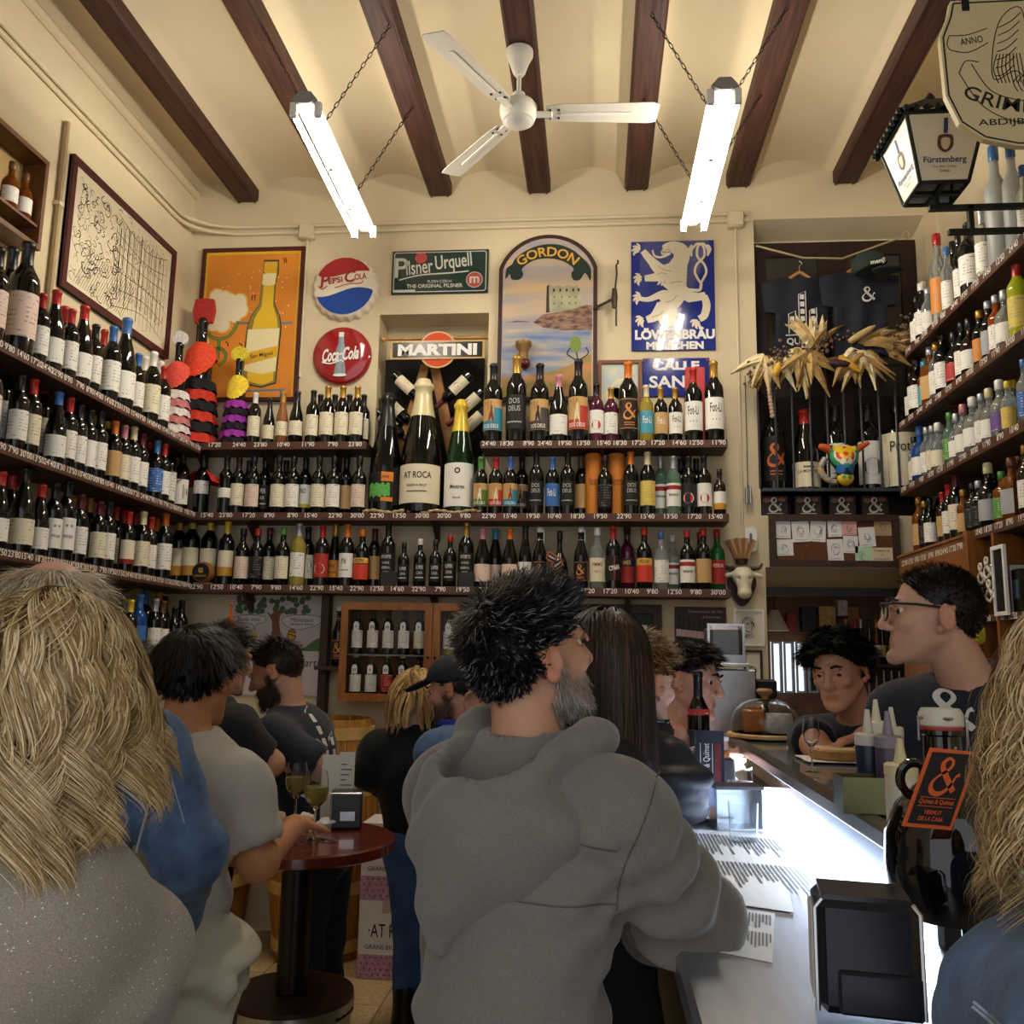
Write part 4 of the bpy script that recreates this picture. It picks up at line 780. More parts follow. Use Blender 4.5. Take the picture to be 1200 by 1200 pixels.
m = MB(); text(m, 'Coca', -.063, -.006, -.0455, h=.085, w=.105, bold=.03, italic=.45, rot=.08); text(m, 'Cola', .063, .006, -.0455, h=.085, w=.105, bold=.03, italic=.45, rot=.08); m.stroke(spline([(-.115,-.05),(-.06,-.06),(.0,-.04),(.02,-.05)], 6), .009, -.0455); m.stroke([(-.012,0),(.012,.003)], .01, -.0455)
part(r, 'lettering', m, white, False)
# --- pilsner sign
x0, x1, z0, z1 = cornr(459, 292.5, 572, 343.5, 5.18); w, h = x1-x0, z1-z0
r = panel('pilsner_sign', 'dark green metal sign reading Pilsner Urquell, the original pilsner', 'sign', ((x0+x1)/2, WY-.002, (z0+z1)/2))
part(r, 'plate', MB().bb(-w/2, w/2, -.012, 0, -h/2, h/2, .003), M('paint pilsner green', '#10302b', .3, coat=.4), False); sil = flatc('silver', '#c9c8bd')
st(r, 'rim_line', [rrect(-w/2+.014, w/2-.014, -h/2+.014, h/2-.014, .015)+[(w/2-.029, -h/2+.014)]], .005, -.0126, sil)
m = MB(); text(m, 'P', -w*.4, .03, -.0128, h=.13, bold=.01); text(m, 'ilsner', -w*.215, .035, -.0128, h=.095, w=.17, bold=.012, rot=.1); text(m, 'Urquell', w*.14, .055, -.0128, h=.12, w=.23, bold=.012, rot=.1); m.stroke(spline([(-w*.42,-.05),(-w*.2,-.02),(w*.1,-.01),(w*.3,.0)], 6), .009, -.0128)
text(m, 'THE ORIGINAL PILSNER', -.03, -h*.32, -.0128, w=w*.58, bold=.02); text(m, 'PLZEN CZECH', 0, -h*.22, -.0128, w=w*.25, bold=.01); part(r, 'lettering', m, sil, False)
fl(r, 'seal', [ell(-w*.2, h*.33, .038, .038), ell(w*.36, -h*.2, .048, .048)], -.0124, flatc('seal red', '#b8473c')); m = MB(); text(m, 'm', w*.36, -h*.2, -.013, h=.045, bold=.03); m.stroke(ell(w*.36, -h*.2, .05, .05, 30), .004, -.013, True); m.flat(rect(-w*.48, -w*.25, -h*.46, -h*.4), -.013); part(r, 'seal_mark', m, sil, False)
# --- aperitif sign in the niche with its rod
a = PY(513, 410, 5.185); r = panel('martini_sign', 'aperitif sign, black bar over an orange disc reading MARTINI', 'sign', (a[0], 5.185, a[2])); gold = flatc('sign gold', '#c9a45c', .35)
part(r, 'disc', MB().lathe([(.118,0),(.118,.006)], 40, axis=(0,-1,0)), gold); part(r, 'disc_face', MB().lathe([(.108,.0),(.108,.0075)], 40, axis=(0,-1,0)), flatc('martini orange', '#cf4a20', .7))
part(r, 'bar', MB().bb(-.29, .29, -.014, -.006, -.062, .055), gold, False); part(r, 'bar_face', MB().bb(-.278, .278, -.0155, -.013, -.052, .045), flatc('bar black', '#12161a', .25), False); m = MB(); text(m, 'MARTINI', 0, -.004, -.0165, h=.074, w=.49, bold=.05); part(r, 'lettering', m, white, False)
a, b = PY(450, 398, 5.235), PY(573, 395, 5.235); solo('curtain_rod', MB().cyl((0,0,0), (b[0]-a[0],0,0), .011, n=10).sph((.0,0,0), .018).sph((b[0]-a[0],0,0), .018), M('pine rod', '#b98848', .5, var=.2, vs=10), 'round wooden rod across the niche behind the aperitif sign', 'rod', (a[0], 5.235, (a[2]+b[2])/2))
# --- A-shaped wooden rack with slanting bottles
pine = M('rack pine', '#9a6a38', .6, var=.25, vs=8, stretch=(4,4,.6)); ap = PY(504, 428, 5.3); r = thing('bottle_rack', 'wooden A-shaped riddling rack in the niche with slanting bottles', 'rack', (ap[0], 5.3, N1[2]+.001)); hh = ap[2]-N1[2]
for s in (-1, 1):
    m = MB().prism([(s*.0,hh),(s*.055,hh),(s*.30,0),(s*.21,0)], -.018, .018); part(r, 'board', m, pine, False)
m = MB()
for q in (.3, .5, .7): m.cyl((-.3,.07,hh*q), (.3,.07,hh*q), .006, n=6)
part(r, 'iron_bar', m, steel_d)
k = 0
for s, L in ((-1, ((475,452),(462,478),(455,495))), (1, ((538,452),(552,472),(556,494)))):
    for px, py in L:
        c = PY(px, py, 5.27); t = math.radians(-128 if s < 0 else 128)
        d = Vector((math.sin(-t if 0 else t), 0, math.cos(t))); d = Vector((-s*.72, .05, -.68)).normalized(); q = Vector((0,0,1)).rotation_difference(d).to_euler()
        base = Vector(c)-d*.1; bottle(tuple(base), 'bdx', 'k', 'm', 'c', .3, 1., 0, 'dark bottle with cream label, slanting neck-down in the A-shaped rack, %s %s' % (['upper','middle','lower'][k % 3], 'near the cola sign' if s < 0 else 'near the castle sign'), 'bottle', 'bottles in the slanting rack', 'racked_bottle', rot=tuple(q), prints=P_disc('#c9a48c', .6, .16, '#e9dfc0')); k += 1
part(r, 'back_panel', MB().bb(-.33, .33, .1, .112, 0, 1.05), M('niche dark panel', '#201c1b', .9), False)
# --- arched castle sign
x0, x1, z0, z1 = cornr(584, 276, 700, 470, 5.18); w, h = x1-x0, z1-z0; r = panel('castle_sign', 'arched painted pub sign reading GORDON with castle, loch and ribbon', 'sign', ((x0+x1)/2, WY-.002, (z0+z1)/2))
def arch(w, h, c): s = h/2-c; n = 24; R = ((w/2)**2+c**2)/(2*c); a = math.asin(w/2/R); return [(-w/2,-h/2),(w/2,-h/2)]+[(R*math.sin(t), s+c-R+R*math.cos(t)) for t in np.linspace(a, -a, n)]
fmx = M('sign frame dark', '#3a2322', .4); part(r, 'frame', MB().prism(arch(w, h, w*.36), -.03, 0), fmx, False); fl(r, 'sky_print', [arch(w-.05, h-.05, (w-.05)*.36)], -.0305, M('paint sky dusk', '#d8b77e', .6, col2='#8d93a8', vs=3.5, stretch=(.4,1,2.2)))
T = Map(660, 25, 1122, 800, w, h); T2 = lambda L: T(spline(L, 5))
fl(r, 'sea_print', [T([(682,470),(1095,470),(1095,700),(682,700)])], -.0312, M('paint sea', '#5f7db0', .5, col2='#c7b792', vs=9, stretch=(.3,1,2))); fl(r, 'land_print', [T([(682,690),(780,690),(900,670),(1000,640),(1095,590),(1095,780),(682,780)])], -.0316, M('paint fields', '#7a8440', .6, col2='#cf8a5e', vs=7, stretch=(.4,1,2)))
fl(r, 'rock_print', [T([(825,440),(870,405),(960,390),(1060,362),(1098,365),(1098,480),(960,480),(870,465)]), T([(705,438),(750,430),(800,434),(815,440)])], -.0318, M('paint rock', '#4a3230', .6, col2='#a5826a', vs=22, stretch=(1,1,2.5))); fl(r, 'castle_print', [T([(890,395),(892,270),(905,262),(915,275),(940,268),(960,278),(985,268),(1005,278),(1030,268),(1045,290),(1045,345),(1070,350),(1070,362),(1000,385)])], -.0322, M('paint castle', '#b9b48e', .6, col2='#8a8f78', vs=12)); fl(r, 'castle_shade', [T([(884,397),(886,272),(896,264),(900,395)])]+[T(rect(x, x+9, y, y+14)) for x in (915,945,975,1005,1030) for y in (285,)]+[T(rect(x, x+5, y, y+8)) for x in (920,955,990,1020) for y in (320,350)], -.0326, flatc('castle dark', '#3d3630'))
rib = T2([(690,235),(695,185),(720,165),(735,140),(770,110),(830,82),(890,72),(950,78),(1010,105),(1050,140),(1075,165),(1092,200),(1090,250),(1075,225),(1062,215),(1040,245),(1010,245),(1000,215),(1010,190),(960,155),(890,140),(820,150),(770,185),(775,215),(755,238),(720,235),(712,210),(700,225)]); fl(r, 'ribbon_print', [rib], -.0330, flatc('ribbon green', '#1d2f28'))
m = MB(); q = T([(888,108)])[0]; text(m, 'GORDON', q[0], q[1], -.034, h=.062, w=w*.66, bold=.02, arc=.27); part(r, 'lettering', m, flatc('gold letter', '#d9a441', .4), False)
st(r, 'thistle_stems', [T2([(1035,640),(1030,600),(1020,560)]), T2([(1030,620),(985,590),(1000,560)]), T2([(1035,620),(1080,590),(1070,560)])], .008, -.0328, flatc('thistle dark', '#2d3b2a')); fl(r, 'thistle_print', [T(ell(1022, 545, 26, 38, 14))], -.0331, flatc('thistle', '#7b8f3c'))
m = MB(); q = T([(783,600)])[0]; m.lathe([(.02,-.05),(.03,.0),(.028,.03),(.05,.06),(.05,.085),(.04,.09)], 16, (q[0], -.055, q[1])); part(r, 'lantern_relief', m, M('relief brass', '#8a6a3a', .4, .4), True); part(r, 'lantern_glass', MB().sph((q[0]+.01, -.055, q[1]-.05), .034), M('relief red', '#5c1f1c', .2))
# --- blue lion sign
x0, x1, z0, z1 = cornr(740, 281.5, 838, 410, 5.18); w, h = x1-x0, z1-z0; r = panel('lion_sign', 'blue enamel sign with a cream lion reading LOWENBRAU MUNCHEN', 'sign', ((x0+x1)/2, WY-.002, (z0+z1)/2))
part(r, 'plate', MB().bb(-w/2, w/2, -.012, 0, -h/2, h/2, .003), M('enamel blue', '#1c2f86', .12, coat=1.), False); T = Map(500, 52, 995, 700, w, h); liv = flatc('lion cream', '#e6dcc0', .25, coat=.6); lm = MB()
def lion(pts, ws): P = np.array(T(spline(pts, 6))); W = np.interp(np.linspace(0, 1, len(P)), np.linspace(0, 1, len(ws)), ws)*w/495; lm.stroke(P, W, -.0128-.00002*len(lm.f)/50)
lion([(690,100),(740,90),(790,110),(800,160),(760,230),(730,290)], [40,70,95,95,110,120]); lion([(700,110),(690,125),(725,130)], [30,26,10]); lion([(735,128),(680,150),(640,140),(628,105)], [14,14,12,8])
lion([(730,230),(680,230),(620,170),(570,110)], [90,80,50,36]); lion([(700,260),(640,270),(580,275)], [70,52,36]); lion([(730,280),(770,330),(760,390),(700,440)], [120,110,110,120])
lion([(760,330),(820,370),(860,400)], [90,80,60]); lion([(720,420),(710,500),(730,560)], [110,120,70]); lion([(690,440),(640,500),(590,520)], [90,60,40]); lion([(740,390),(690,370),(600,400),(535,390)], [60,50,30,24]); lion([(840,390),(900,390),(940,380)], [70,50,40]); lion([(930,385),(945,440),(930,500),(900,520)], [40,46,46,40]); lion([(790,360),(850,350),(905,350),(915,310)], [26,20,18,16])
lion([(912,310),(880,250),(890,200),(935,150),(930,90),(895,75),(870,100)], [14]*7); lion([(912,310),(945,250),(935,200),(895,150),(900,90),(930,75),(955,100)], [14]*7); lion([(870,85),(855,110),(860,150)], [26,30,8]); lion([(950,85),(965,110),(955,150)], [26,30,8])
for cx, cy, a0 in ((545,105,150),(555,275,180),(565,520,200),(890,535,230),(550,390,170)):
    for k in range(4): t = math.radians(a0-60+40*k); lion([(cx, cy), (cx+28*math.cos(t), cy-28*math.sin(t)), (cx+44*math.cos(t+.3), cy-44*math.sin(t+.3))], [22,18,4])
for k in range(9): t = k/8; lion([(800-20*t, 130+160*t), (830-10*t, 150+165*t), (825-15*t, 175+165*t)], [24,18,3])
for k in range(6): lion([(680+18*k, 265+6*k), (668+18*k, 300+6*k), (655+20*k, 315+5*k)], [20,16,3])
part(r, 'lion', lm, liv, False); m = MB(); q = T([(755,612),(755,668)]); text(m, 'L\u00d6WENBR\u00c4U', q[0][0], q[0][1]+.01, -.0132, h=.075, w=w*.95, bold=.05); text(m, 'M\u00dcNCHEN', q[1][0], q[1][1], -.0132, h=.06, w=w*.68, bold=.05); part(r, 'lettering', m, white, False)
st(r, 'lion_lines', [T(spline(p, 5)) for p in ([(705,110),(725,105),(735,115)],[(660,200),(690,225),(740,235)],[(650,255),(680,245),(710,250)],[(730,310),(760,300),(800,300)],[(700,420),(740,410),(770,380)],[(690,470),(660,495),(620,505)])], .004, -.0145, flatc('lion ochre', '#a8863a'))
# --- street sign, framed print, iron bracket
x0, x1, z0, z1 = cornr(753, 419, 832, 464, 5.18); w, h = x1-x0, z1-z0; r = panel('street_sign', 'small blue enamel street sign half hidden behind the bottles', 'sign', ((x0+x1)/2, WY-.002, (z0+z1)/2)); part(r, 'plate', MB().bb(-w/2, w/2, -.01, 0, -h/2, h/2, .002), M('enamel blue', '#1c2f86'), False)
m = MB(); text(m, 'CALLE', 0, h*.3, -.011, h=.055, w=w*.7, bold=.05); text(m, 'SAN B', 0, -h*.12, -.011, h=.075, w=w*.8, bold=.03); part(r, 'lettering', m, white, False)
m = MB(); [m.flat(ell(sx*(w/2-.012), sz*(h/2-.012), .01, .01, 8), -.0108) for sx in (-1,1) for sz in (-1,1)]; part(r, 'rust_spots', m, M('rust', '#6b4a32', .8), False)
x0, x1, z0, z1 = cornr(701, 422, 752, 482, 5.18); w, h = x1-x0, z1-z0; r = panel('framed_print', 'small wood-framed pale blue print behind the ampersand bottle', 'picture', ((x0+x1)/2, WY-.002, (z0+z1)/2)); part(r, 'print', MB().bb(-w/2+.01, w/2-.01, -.008, 0, -h/2+.01, h/2-.01), M('paint print blue', '#a9c0cc', .5, col2='#e6e0b8', vs=9), False); frame(r, -w/2, w/2, -h/2, h/2, .02, .022, M('frame brown', '#7a4a2a', .45)); fl(r, 'cloud_print', [ell(.02, -.02, .07, .07), ell(-.03, -.06, .06, .05)], -.009, flatc('print cream', '#eee7c4'))
a = PY(722, 305, 5.13); r = thing('iron_bracket', 'old iron pulley hook hanging on an arm beside the castle sign', 'bracket', (a[0], 5.13, PY(722, 382, 5.13)[2])); hh = a[2]-r.location[2]; im = M('iron', '#4b423b', .5, .7); c = PY(700, 355, 5.13)
part(r, 'rod', MB().tube([(0,0,0),(0,0,hh*.45),(-.008,0,hh*.5),(.004,0,hh*.8),(.0,0,hh*.92),(.012,0,hh*.96),(.01,0,hh)], .006, 7), im); part(r, 'arm', MB().tube([(-.008,0,hh*.42),(c[0]-a[0]-.02,.03,hh*.3)], .009, 8), im); part(r, 'pulley', MB().lathe([(.02,-.012),(.012,0),(.02,.012)], 14, (-.01,0,hh*.42), axis=(1,0,0)).lathe([(.016,-.06),(.02,0),(.014,.06)], 10, (-.01,0,hh*.42)), im)
# --- big framed street drawing on the left wall
a, b, c = PX(88, 183, -2.57), PX(208, 293, -2.57), PX(71, 350, -2.57); w = b[1]-a[1]; z1, z0 = (a[2]+b[2])/2, 3.28; h = z1-z0
r = panel('street_drawing', 'large maroon-framed ink drawing of an old arcaded street on left wall', 'picture', (WX0+.002, (a[1]+b[1])/2, (z0+z1)/2), math.pi/2); part(r, 'paper', MB().bb(-w/2, w/2, -.012, 0, -h/2, h/2), M('drawing paper', '#e3d8ba', .6), False); frame(r, -w/2, w/2, -h/2, h/2, .034, .028, maroon)
R = random.Random(3); m = MB(); hw, hv = w/2-.06, h/2-.05
def ln(*p, t=.003): m.stroke(spline(p, 4) if len(p) > 2 else p, t, -.0128)
for k in range(14):                         # facades in perspective towards the middle right
    x = -hw*.2+hw*1.15*k/13; s = .95-.5*abs(k-8)/13; ln((x+R.uniform(-.004,.004), -hv*s), (x+R.uniform(-.004,.004), hv*s), t=R.choice((.002,.003,.006)))
for j in range(6):
    z = -hv*.9+2*hv*.9*j/5; ln((-hw*.2, z), (hw*.45, z*.72), (hw*.95, z*.95), t=.003)
for k in range(9):
    for zz in (-.4, .05, .5):
        x = -hw*.15+hw*1.05*k/9; ww = hw*.09; z = zz*hv; ln((x, z-.06), (x, z+.05), (x+ww/2, z+.09), (x+ww, z+.05), (x+ww, z-.06), t=.003); ln((x+ww*.3, z-.05), (x+ww*.3, z+.04), t=.002)
for k in range(150):                        # leafy scribble of trees on the near side
    x, z = R.uniform(-hw*.95, -hw*.15), R.uniform(-hv*.95, hv*.95); q = R.uniform(.01, .035); a_ = R.uniform(0, 6); ln(*[(x+q*math.cos(a_+t)*(1+.4*math.sin(3*t)), z+q*math.sin(a_+t)) for t in np.linspace(0, R.uniform(2, 5), 5)], t=R.choice((.0018,.003,.0045)))
for k in range(60): x, z = R.uniform(-hw*.2, hw*.95), R.uniform(-hv, hv); ln((x, z), (x+R.uniform(-.01,.05), z+R.uniform(-.04,.04)), t=.002)
for k in range(24): x = -hw*.9+k*.02; ln((x, -hv*.95), (x+.12, -hv*.2), t=.0022)
fillm = part(r, 'ink_lines', m, ink, False); fillm['kind'] = 'stuff'
# --- display case with two amber miniatures, top of left wall
a = PX(40, 200, -2.55); r = thing('display_case', 'small wooden wall case high on the left wall holding amber bottles', 'display case', (WX0+.002, a[1]-.2, 3.3), math.pi/2); cw, chh = .2, .43; cwd = M('case wood', '#6b4423', .45, var=.25, vs=14)
frame(r, -cw, cw, 0, chh, .022, .12, cwd, 'case_frame'); part(r, 'back', MB().bb(-cw+.01, cw-.01, -.008, 0, .01, chh-.01), M('case back', '#b9995e', .6), False); part(r, 'shelf', MB().bb(-cw+.02, cw-.02, -.11, -.008, .1, .112), cwd, False)
for k, dx in enumerate((-.1, .03, .125)): bottle((WX0+.07, a[1]-.2+dx, 3.413), 'sho' if k else 'spi', 'a', 'u', 'w', .22, .75, LA, 'small amber bottle in the wall case, %s from the street drawing' % ORD[2-k], 'bottle', 'miniatures in the wall case', 'miniature_bottle')
# ================================================================ lower back wall
x0, x1, z0, z1 = cornr(269, 698, 386, 815, 5.18); w, h = x1-x0, z1-z0
r = panel('bee_poster', 'cartoon poster with a grape tree, bees, speech bubbles and green hill', 'poster', ((x0+x1)/2, WY-.002, (z0+z1)/2)); part(r, 'paper', MB().bb(-w/2, w/2, -.01, 0, -h/2, h/2), M('poster mauve', '#c9c0bf', .6), False); T = Map(105, 405, 548, 845, w, h)
m = MB(); R = random.Random(5)
for k in range(46): m.flat(T(ell(R.uniform(130, 450), R.uniform(412, 480), 13, 13, 10)), -.0106-.00002*k)
g_ = part(r, 'grape_print', m, M('paint grape', '#4f6147', .6, var=.25, vs=90), False); g_['kind'] = 'stuff'
fl(r, 'trunk_print', [T([(258,475),(282,490),(300,465),(325,475),(318,520),(325,560),(350,620),(270,620),(290,560),(285,515)])], -.0112, flatc('trunk', '#7a4d30')); fl(r, 'hill_print', [T(spline([(405,640),(440,632),(480,600),(525,588),(525,645),(405,648)], 4))], -.0112, flatc('hill', '#47743a'))
bub = [T(spline(p, 5, True)) for p in ([(115,505),(180,492),(250,500),(250,525),(215,535),(212,560),(195,533),(120,525)], [(335,505),(400,490),(490,495),(505,520),(470,540),(400,555),(345,535)])]
fl(r, 'bubble_print', bub, -.0113, flatc('bubble', '#d6ccca')); st(r, 'bubble_lines', [b+[b[0]] for b in bub], .003, -.0117, ink); m = MB()
for q, t in (((182,512),'Bons vins'),((420,512),'Montsant'),((420,532),'sempre bons'),((455,700),'Marti')): c = T([q])[0]; text(m, t, c[0], c[1], -.0119, w=.14, italic=.2)
part(r, 'lettering', m, ink, False); fl(r, 'bee_print', [T(ell(378, 580, 18, 26, 14)), T(ell(212, 590, 14, 20, 14))], -.0115, flatc('bee yellow', '#d2a52c')); st(r, 'bee_lines', [T(ell(378, 580, 18, 26, 14)), T([(362,575),(396,585)]), T([(362,560),(396,570)]), T([(200,590),(226,592)])], .005, -.0119, ink)
st(r, 'fold_lines', [T([(430,640),(430,840)]), T([(525,440),(520,840)])], .002, -.0112, flatc('fold', '#8a8080'))
# thin side shelf with the house vermouth, orange tassel
a = PY(394, 781, 5.05); r = thing('side_shelf', 'narrow dark shelf on a post beside the glazed cabinet', 'shelf', (a[0], WY, 0)); part(r, 'post', MB().bb(-.12, -.075, -.1, -.02, a[2]-.3, ZB[2]-.045), shelf_m, False); part(r, 'board', MB().bb(-.12, .045, -.18, 0, a[2]-.02, a[2]), shelf_m, False)
bottle((a[0]-.005, 5.09, a[2]+.001), 'swg', 'k', 'w', 'k', PY(394, 710, 5.08)[2]-a[2], 1.05, 0, 'black swing-top house vermouth bottle on the narrow side shelf', 'bottle', None, 'vermouth_bottle', prints=P_amp())
a = PY(271, 702, 4.99); m = MB()
for k in range(14): t = k/13*2-1; m.tube([(0,0,.0),(t*.006,0,-.05),(t*.02,.004*math.sin(k),-.13)], .0025, 4)
m.sph((0,0,.0), .008).tube([(0,0,0),(0,0,.055)], .002, 4); solo('orange_tassel', m, M('tassel', '#e0661f', .8), 'orange tassel hanging from the lowest shelf beside the bee poster', 'tassel', (a[0], 5.0, a[2]-.03))
# glazed cabinet
oak = M('cabinet oak', '#8a5420', .4, var=.3, vs=7, stretch=(5,5,.7)); x0, z0 = PY(400, 706, 5.0)[0], PY(403, 821, 5.0)[2]; z1 = PY(450, 706, 5.0)[2]; dw = PY(506, 760, 5.0)[0]-x0; nd = 2; wd = dw*nd
r = thing('glazed_cabinet', 'oak wall cabinet with glazed doors and tagged bottles inside', 'cabinet', (x0, 5.0, z0)); hh = z1-z0
part(r, 'carcass', MB().bb(0, wd, .02, .195, 0, .02).bb(0, wd, .02, .195, hh-.02, hh).bb(0, .02, .02, .195, 0, hh).bb(wd-.02, wd, .02, .195, 0, hh).bb(0, wd, .19, .195, 0, hh), oak, False); part(r, 'glass_shelf', MB().bb(.02, wd-.02, .03, .188, hh*.455, hh*.455+.008), M('shelf glass', '#a9c4bd', .1, trans=.5), False)
for d in range(nd):
    dr = frame(r, d*dw+.002, (d+1)*dw-.002, 0, hh, .042, .02, oak, 'door', .02); part(dr, 'pane', MB().bb(d*dw+.04, (d+1)*dw-.04, .008, .011, .04, hh-.04), M('clear pane', '#ffffff', .02, trans=1., ior=1.15, spec=.3), False); part(dr, 'knob', MB().sph(((d+1)*dw-.02 if d % 2 == 0 else d*dw+.02, -.008, hh*.45), .009), steel_d)
tagm = white
for d in range(2):
    for k in range(5):
        for lv in (0, 1):
            hb = .27 if lv == 0 else .25; zz = z0+(hh*.455+.0092 if lv == 0 else .021); x = x0+d*dw+.085+(dw-.17)*k/4
            if lv and d: continue
            lc = ('wwwwc' if lv == 0 else 'wwryy')[k]; gl = 'k' if d == 0 else 'wakwa'[k]; cp = 'kkkkk' if lv == 0 else 'srgyk'
            b = bottle((x, 5.065, zz), 'bdx' if lv == 0 else 'spi', gl, cp[k], lc, min(hb, hh*.5-.02), .88, 0, 'tagged bottle with %s label, %s on the %s cabinet shelf behind %s door' % (LABC[lc][0], ORD[k], ('upper','lower')[lv], ('first','second')[d]), 'bottle', 'bottles in the glazed cabinet', 'cabinet_bottle')
            m = MB(); m.flat([(-.018,.155),(.018,.155),(.018,.2),(.008,.215),(-.008,.215),(-.018,.2)], -.041); e = part(b, 'price_tag', m, tagm, False); m = MB(); text(m, random.choice(('11','25','9','18','30')), 0, .18, -.0415, h=.018, bold=.02); part(e, 'tag_figure', m, ink, False)
# barrels along the back wall under it, with a plank ledge
bw_ = M('barrel wood', '#a8762f', .5, var=.35, vs=5, stretch=(7,7,.5)); hoop = M('hoop pale', '#c9a665', .5, var=.2, vs=9)
for k, px in enumerate((235, 378, 566, 700)):
    X = PY(px, 1000, 4.88)[0]; r = thing('wine_barrel', 'large upright wooden barrel against the back wall, %s from the corner' % ORD[k], 'barrel', (X, 4.89, 0), 0, 'upright barrels along the back wall'); bh = 1.2
    prof = lambda t: .23+.058*math.sin(math.pi*t)
    for s in range(14):
        m = MB(); a0, a1 = 2*math.pi*s/14+.008, 2*math.pi*(s+1)/14-.008; vv = []; n = 7
        for j in range(n): t = j/(n-1); R_ = prof(t); vv += [((R_-i_)*math.cos(a), (R_-i_)*math.sin(a), t*bh) for a in (a0, (a0+a1)/2, a1) for i_ in (0,)]
        m.add(vv, [(3*j+i, 3*j+i+1, 3*j+4+i, 3*j+3+i) for j in range(n-1) for i in range(2)]); part(r, 'stave', m, bw_)
    for t in (.06, .3, .7, .94): q = prof(t)+.003; part(r, 'hoop', MB().lathe([(q,t*bh-.03),(q+.004,t*bh-.03),(q+.004,t*bh+.03),(q,t*bh+.03)], 28), hoop)
    part(r, 'head', MB().lathe([(.222,0),(.222,.02)], 24, (0,0,bh-.05)), bw_); part(r, 'inner_wall', MB().lathe([(.222,.01),(.278,bh*.5),(.222,bh-.04)], 20), shelf_m)
# two wine cartons standing on each other
for k in range(2):
    a, b = PZ(419, 1145, 0), PZ(461, 1148, 0); hb = .36; wq = .29
    r = thing('wine_carton', 'white AT ROCA wine carton with pink patterned band, %s of the stack' % ('bottom', 'top')[k], 'carton', (a[0]+wq/2, 4.64, .0035+k*(hb+.001)), .0, 'stacked wine cartons'); part(r, 'box', MB().bb(-wq/2, wq/2, -.12, .12, 0, hb, .003), M('carton white', '#ddd8d4', .7, var=.05, vs=8), False)
    pk = M('carton pink', '#b78aa0', .7, var=.3, vs=70); part(r, 'pink_band', MB().bb(-wq/2-.0006, wq/2+.0006, -.1206, .1206, .0, .11), pk, False); m = MB(); text(m, '\u00b7AT ROCA', .035, .22, -.1212, h=.062, w=.26, bold=.005); text(m, 'GRANS BIONERS', .0, .145, -.1212, w=.22); part(r, 'lettering', m, ink, False); m = MB()
    for i in range(4):
        for j in range(10): m.flat([(-wq/2+.015+j*.028+.014*(i % 2), .015+i*.026), (-wq/2+.027+j*.028+.014*(i % 2), .015+i*.026), (-wq/2+.021+j*.028+.014*(i % 2), .026+i*.026)], -.1214)
    e = part(r, 'leaf_pattern', m, M('carton plum', '#6d4259', .7), False); e['kind'] = 'stuff'; part(r, 'tape', MB().bb(-.03, .03, -.1207, .1207, hb-.06, hb+.0006), M('tape', '#b9a9a6', .5), False)
# menu blackboard and wine poster right of the cabinet
x0, x1, z0, z1 = cornr(655, 708, 776, 830, 5.17); w, h = x1-x0, z1-z0; r = panel('menu_board', 'dark framed chalkboard with large white hand lettering', 'board', ((x0+x1)/2, WY-.002, (z0+z1)/2)); part(r, 'board', MB().bb(-w/2, w/2, -.012, 0, -h/2, h/2), M('chalkboard', '#1c2a2a', .6, var=.2, vs=6), False); frame(r, -w/2, w/2, -h/2, h/2, .05, .03, shelf_m)
m = MB(); text(m, 'ti', -w*.12, h*.22, -.0128, h=.14, bold=.03); m.flat(rect(w*.06, w*.36, h*.25, h*.3), -.0128); text(m, 'ho', w*.1, h*.02, -.0128, h=.14, bold=.04); m.flat([(w*.33,-h*.06),(w*.37,-h*.06),(w*.38,h*.14),(w*.34,h*.12)], -.0128); text(m, 'bo', -w*.02, -h*.22, -.0128, h=.12, bold=.03); part(r, 'lettering', m, chalk, False)
x0, x1, z0, z1 = cornr(791, 711, 852, 765, 5.17); w, h = x1-x0, z1-z0; r = panel('wine_poster', 'dark red wine poster with a row of pink-labelled bottles', 'poster', ((x0+x1)/2, WY-.002, (z0+z1)/2)); part(r, 'paper', MB().bb(-w/2, w/2, -.006, 0, -h/2, h/2), M('poster wine', '#2e1518', .5, col2='#4e2427', vs=6), False)
m = MB(); pk = MB()
for k in range(8): x = -w*.42+w*.1*k; zb = -h*.42+h*.02*(7-k)*.6; m.flat([(x-.014,zb),(x+.014,zb),(x+.014,zb+.1),(x+.006,zb+.125),(x+.006,zb+.16),(x-.006,zb+.16),(x-.006,zb+.125),(x-.014,zb+.1)], -.0066-.00002*k); pk.flat(rect(x-.014, x+.014, zb+.05, zb+.09), -.007)
part(r, 'bottle_print', m, black, False)['kind'] = 'stuff'; part(r, 'label_prints', pk, flatc('pink print', '#d9b9bd'), False)['kind'] = 'stuff'; m = MB(); text(m, 'Denominacio de Vila', w*.1, h*.4, -.007, w=w*.65); text(m, '& Condomina', w*.22, h*.28, -.007, w=w*.35); part(r, 'lettering', m, flatc('grey print', '#b9aeb0'), False)
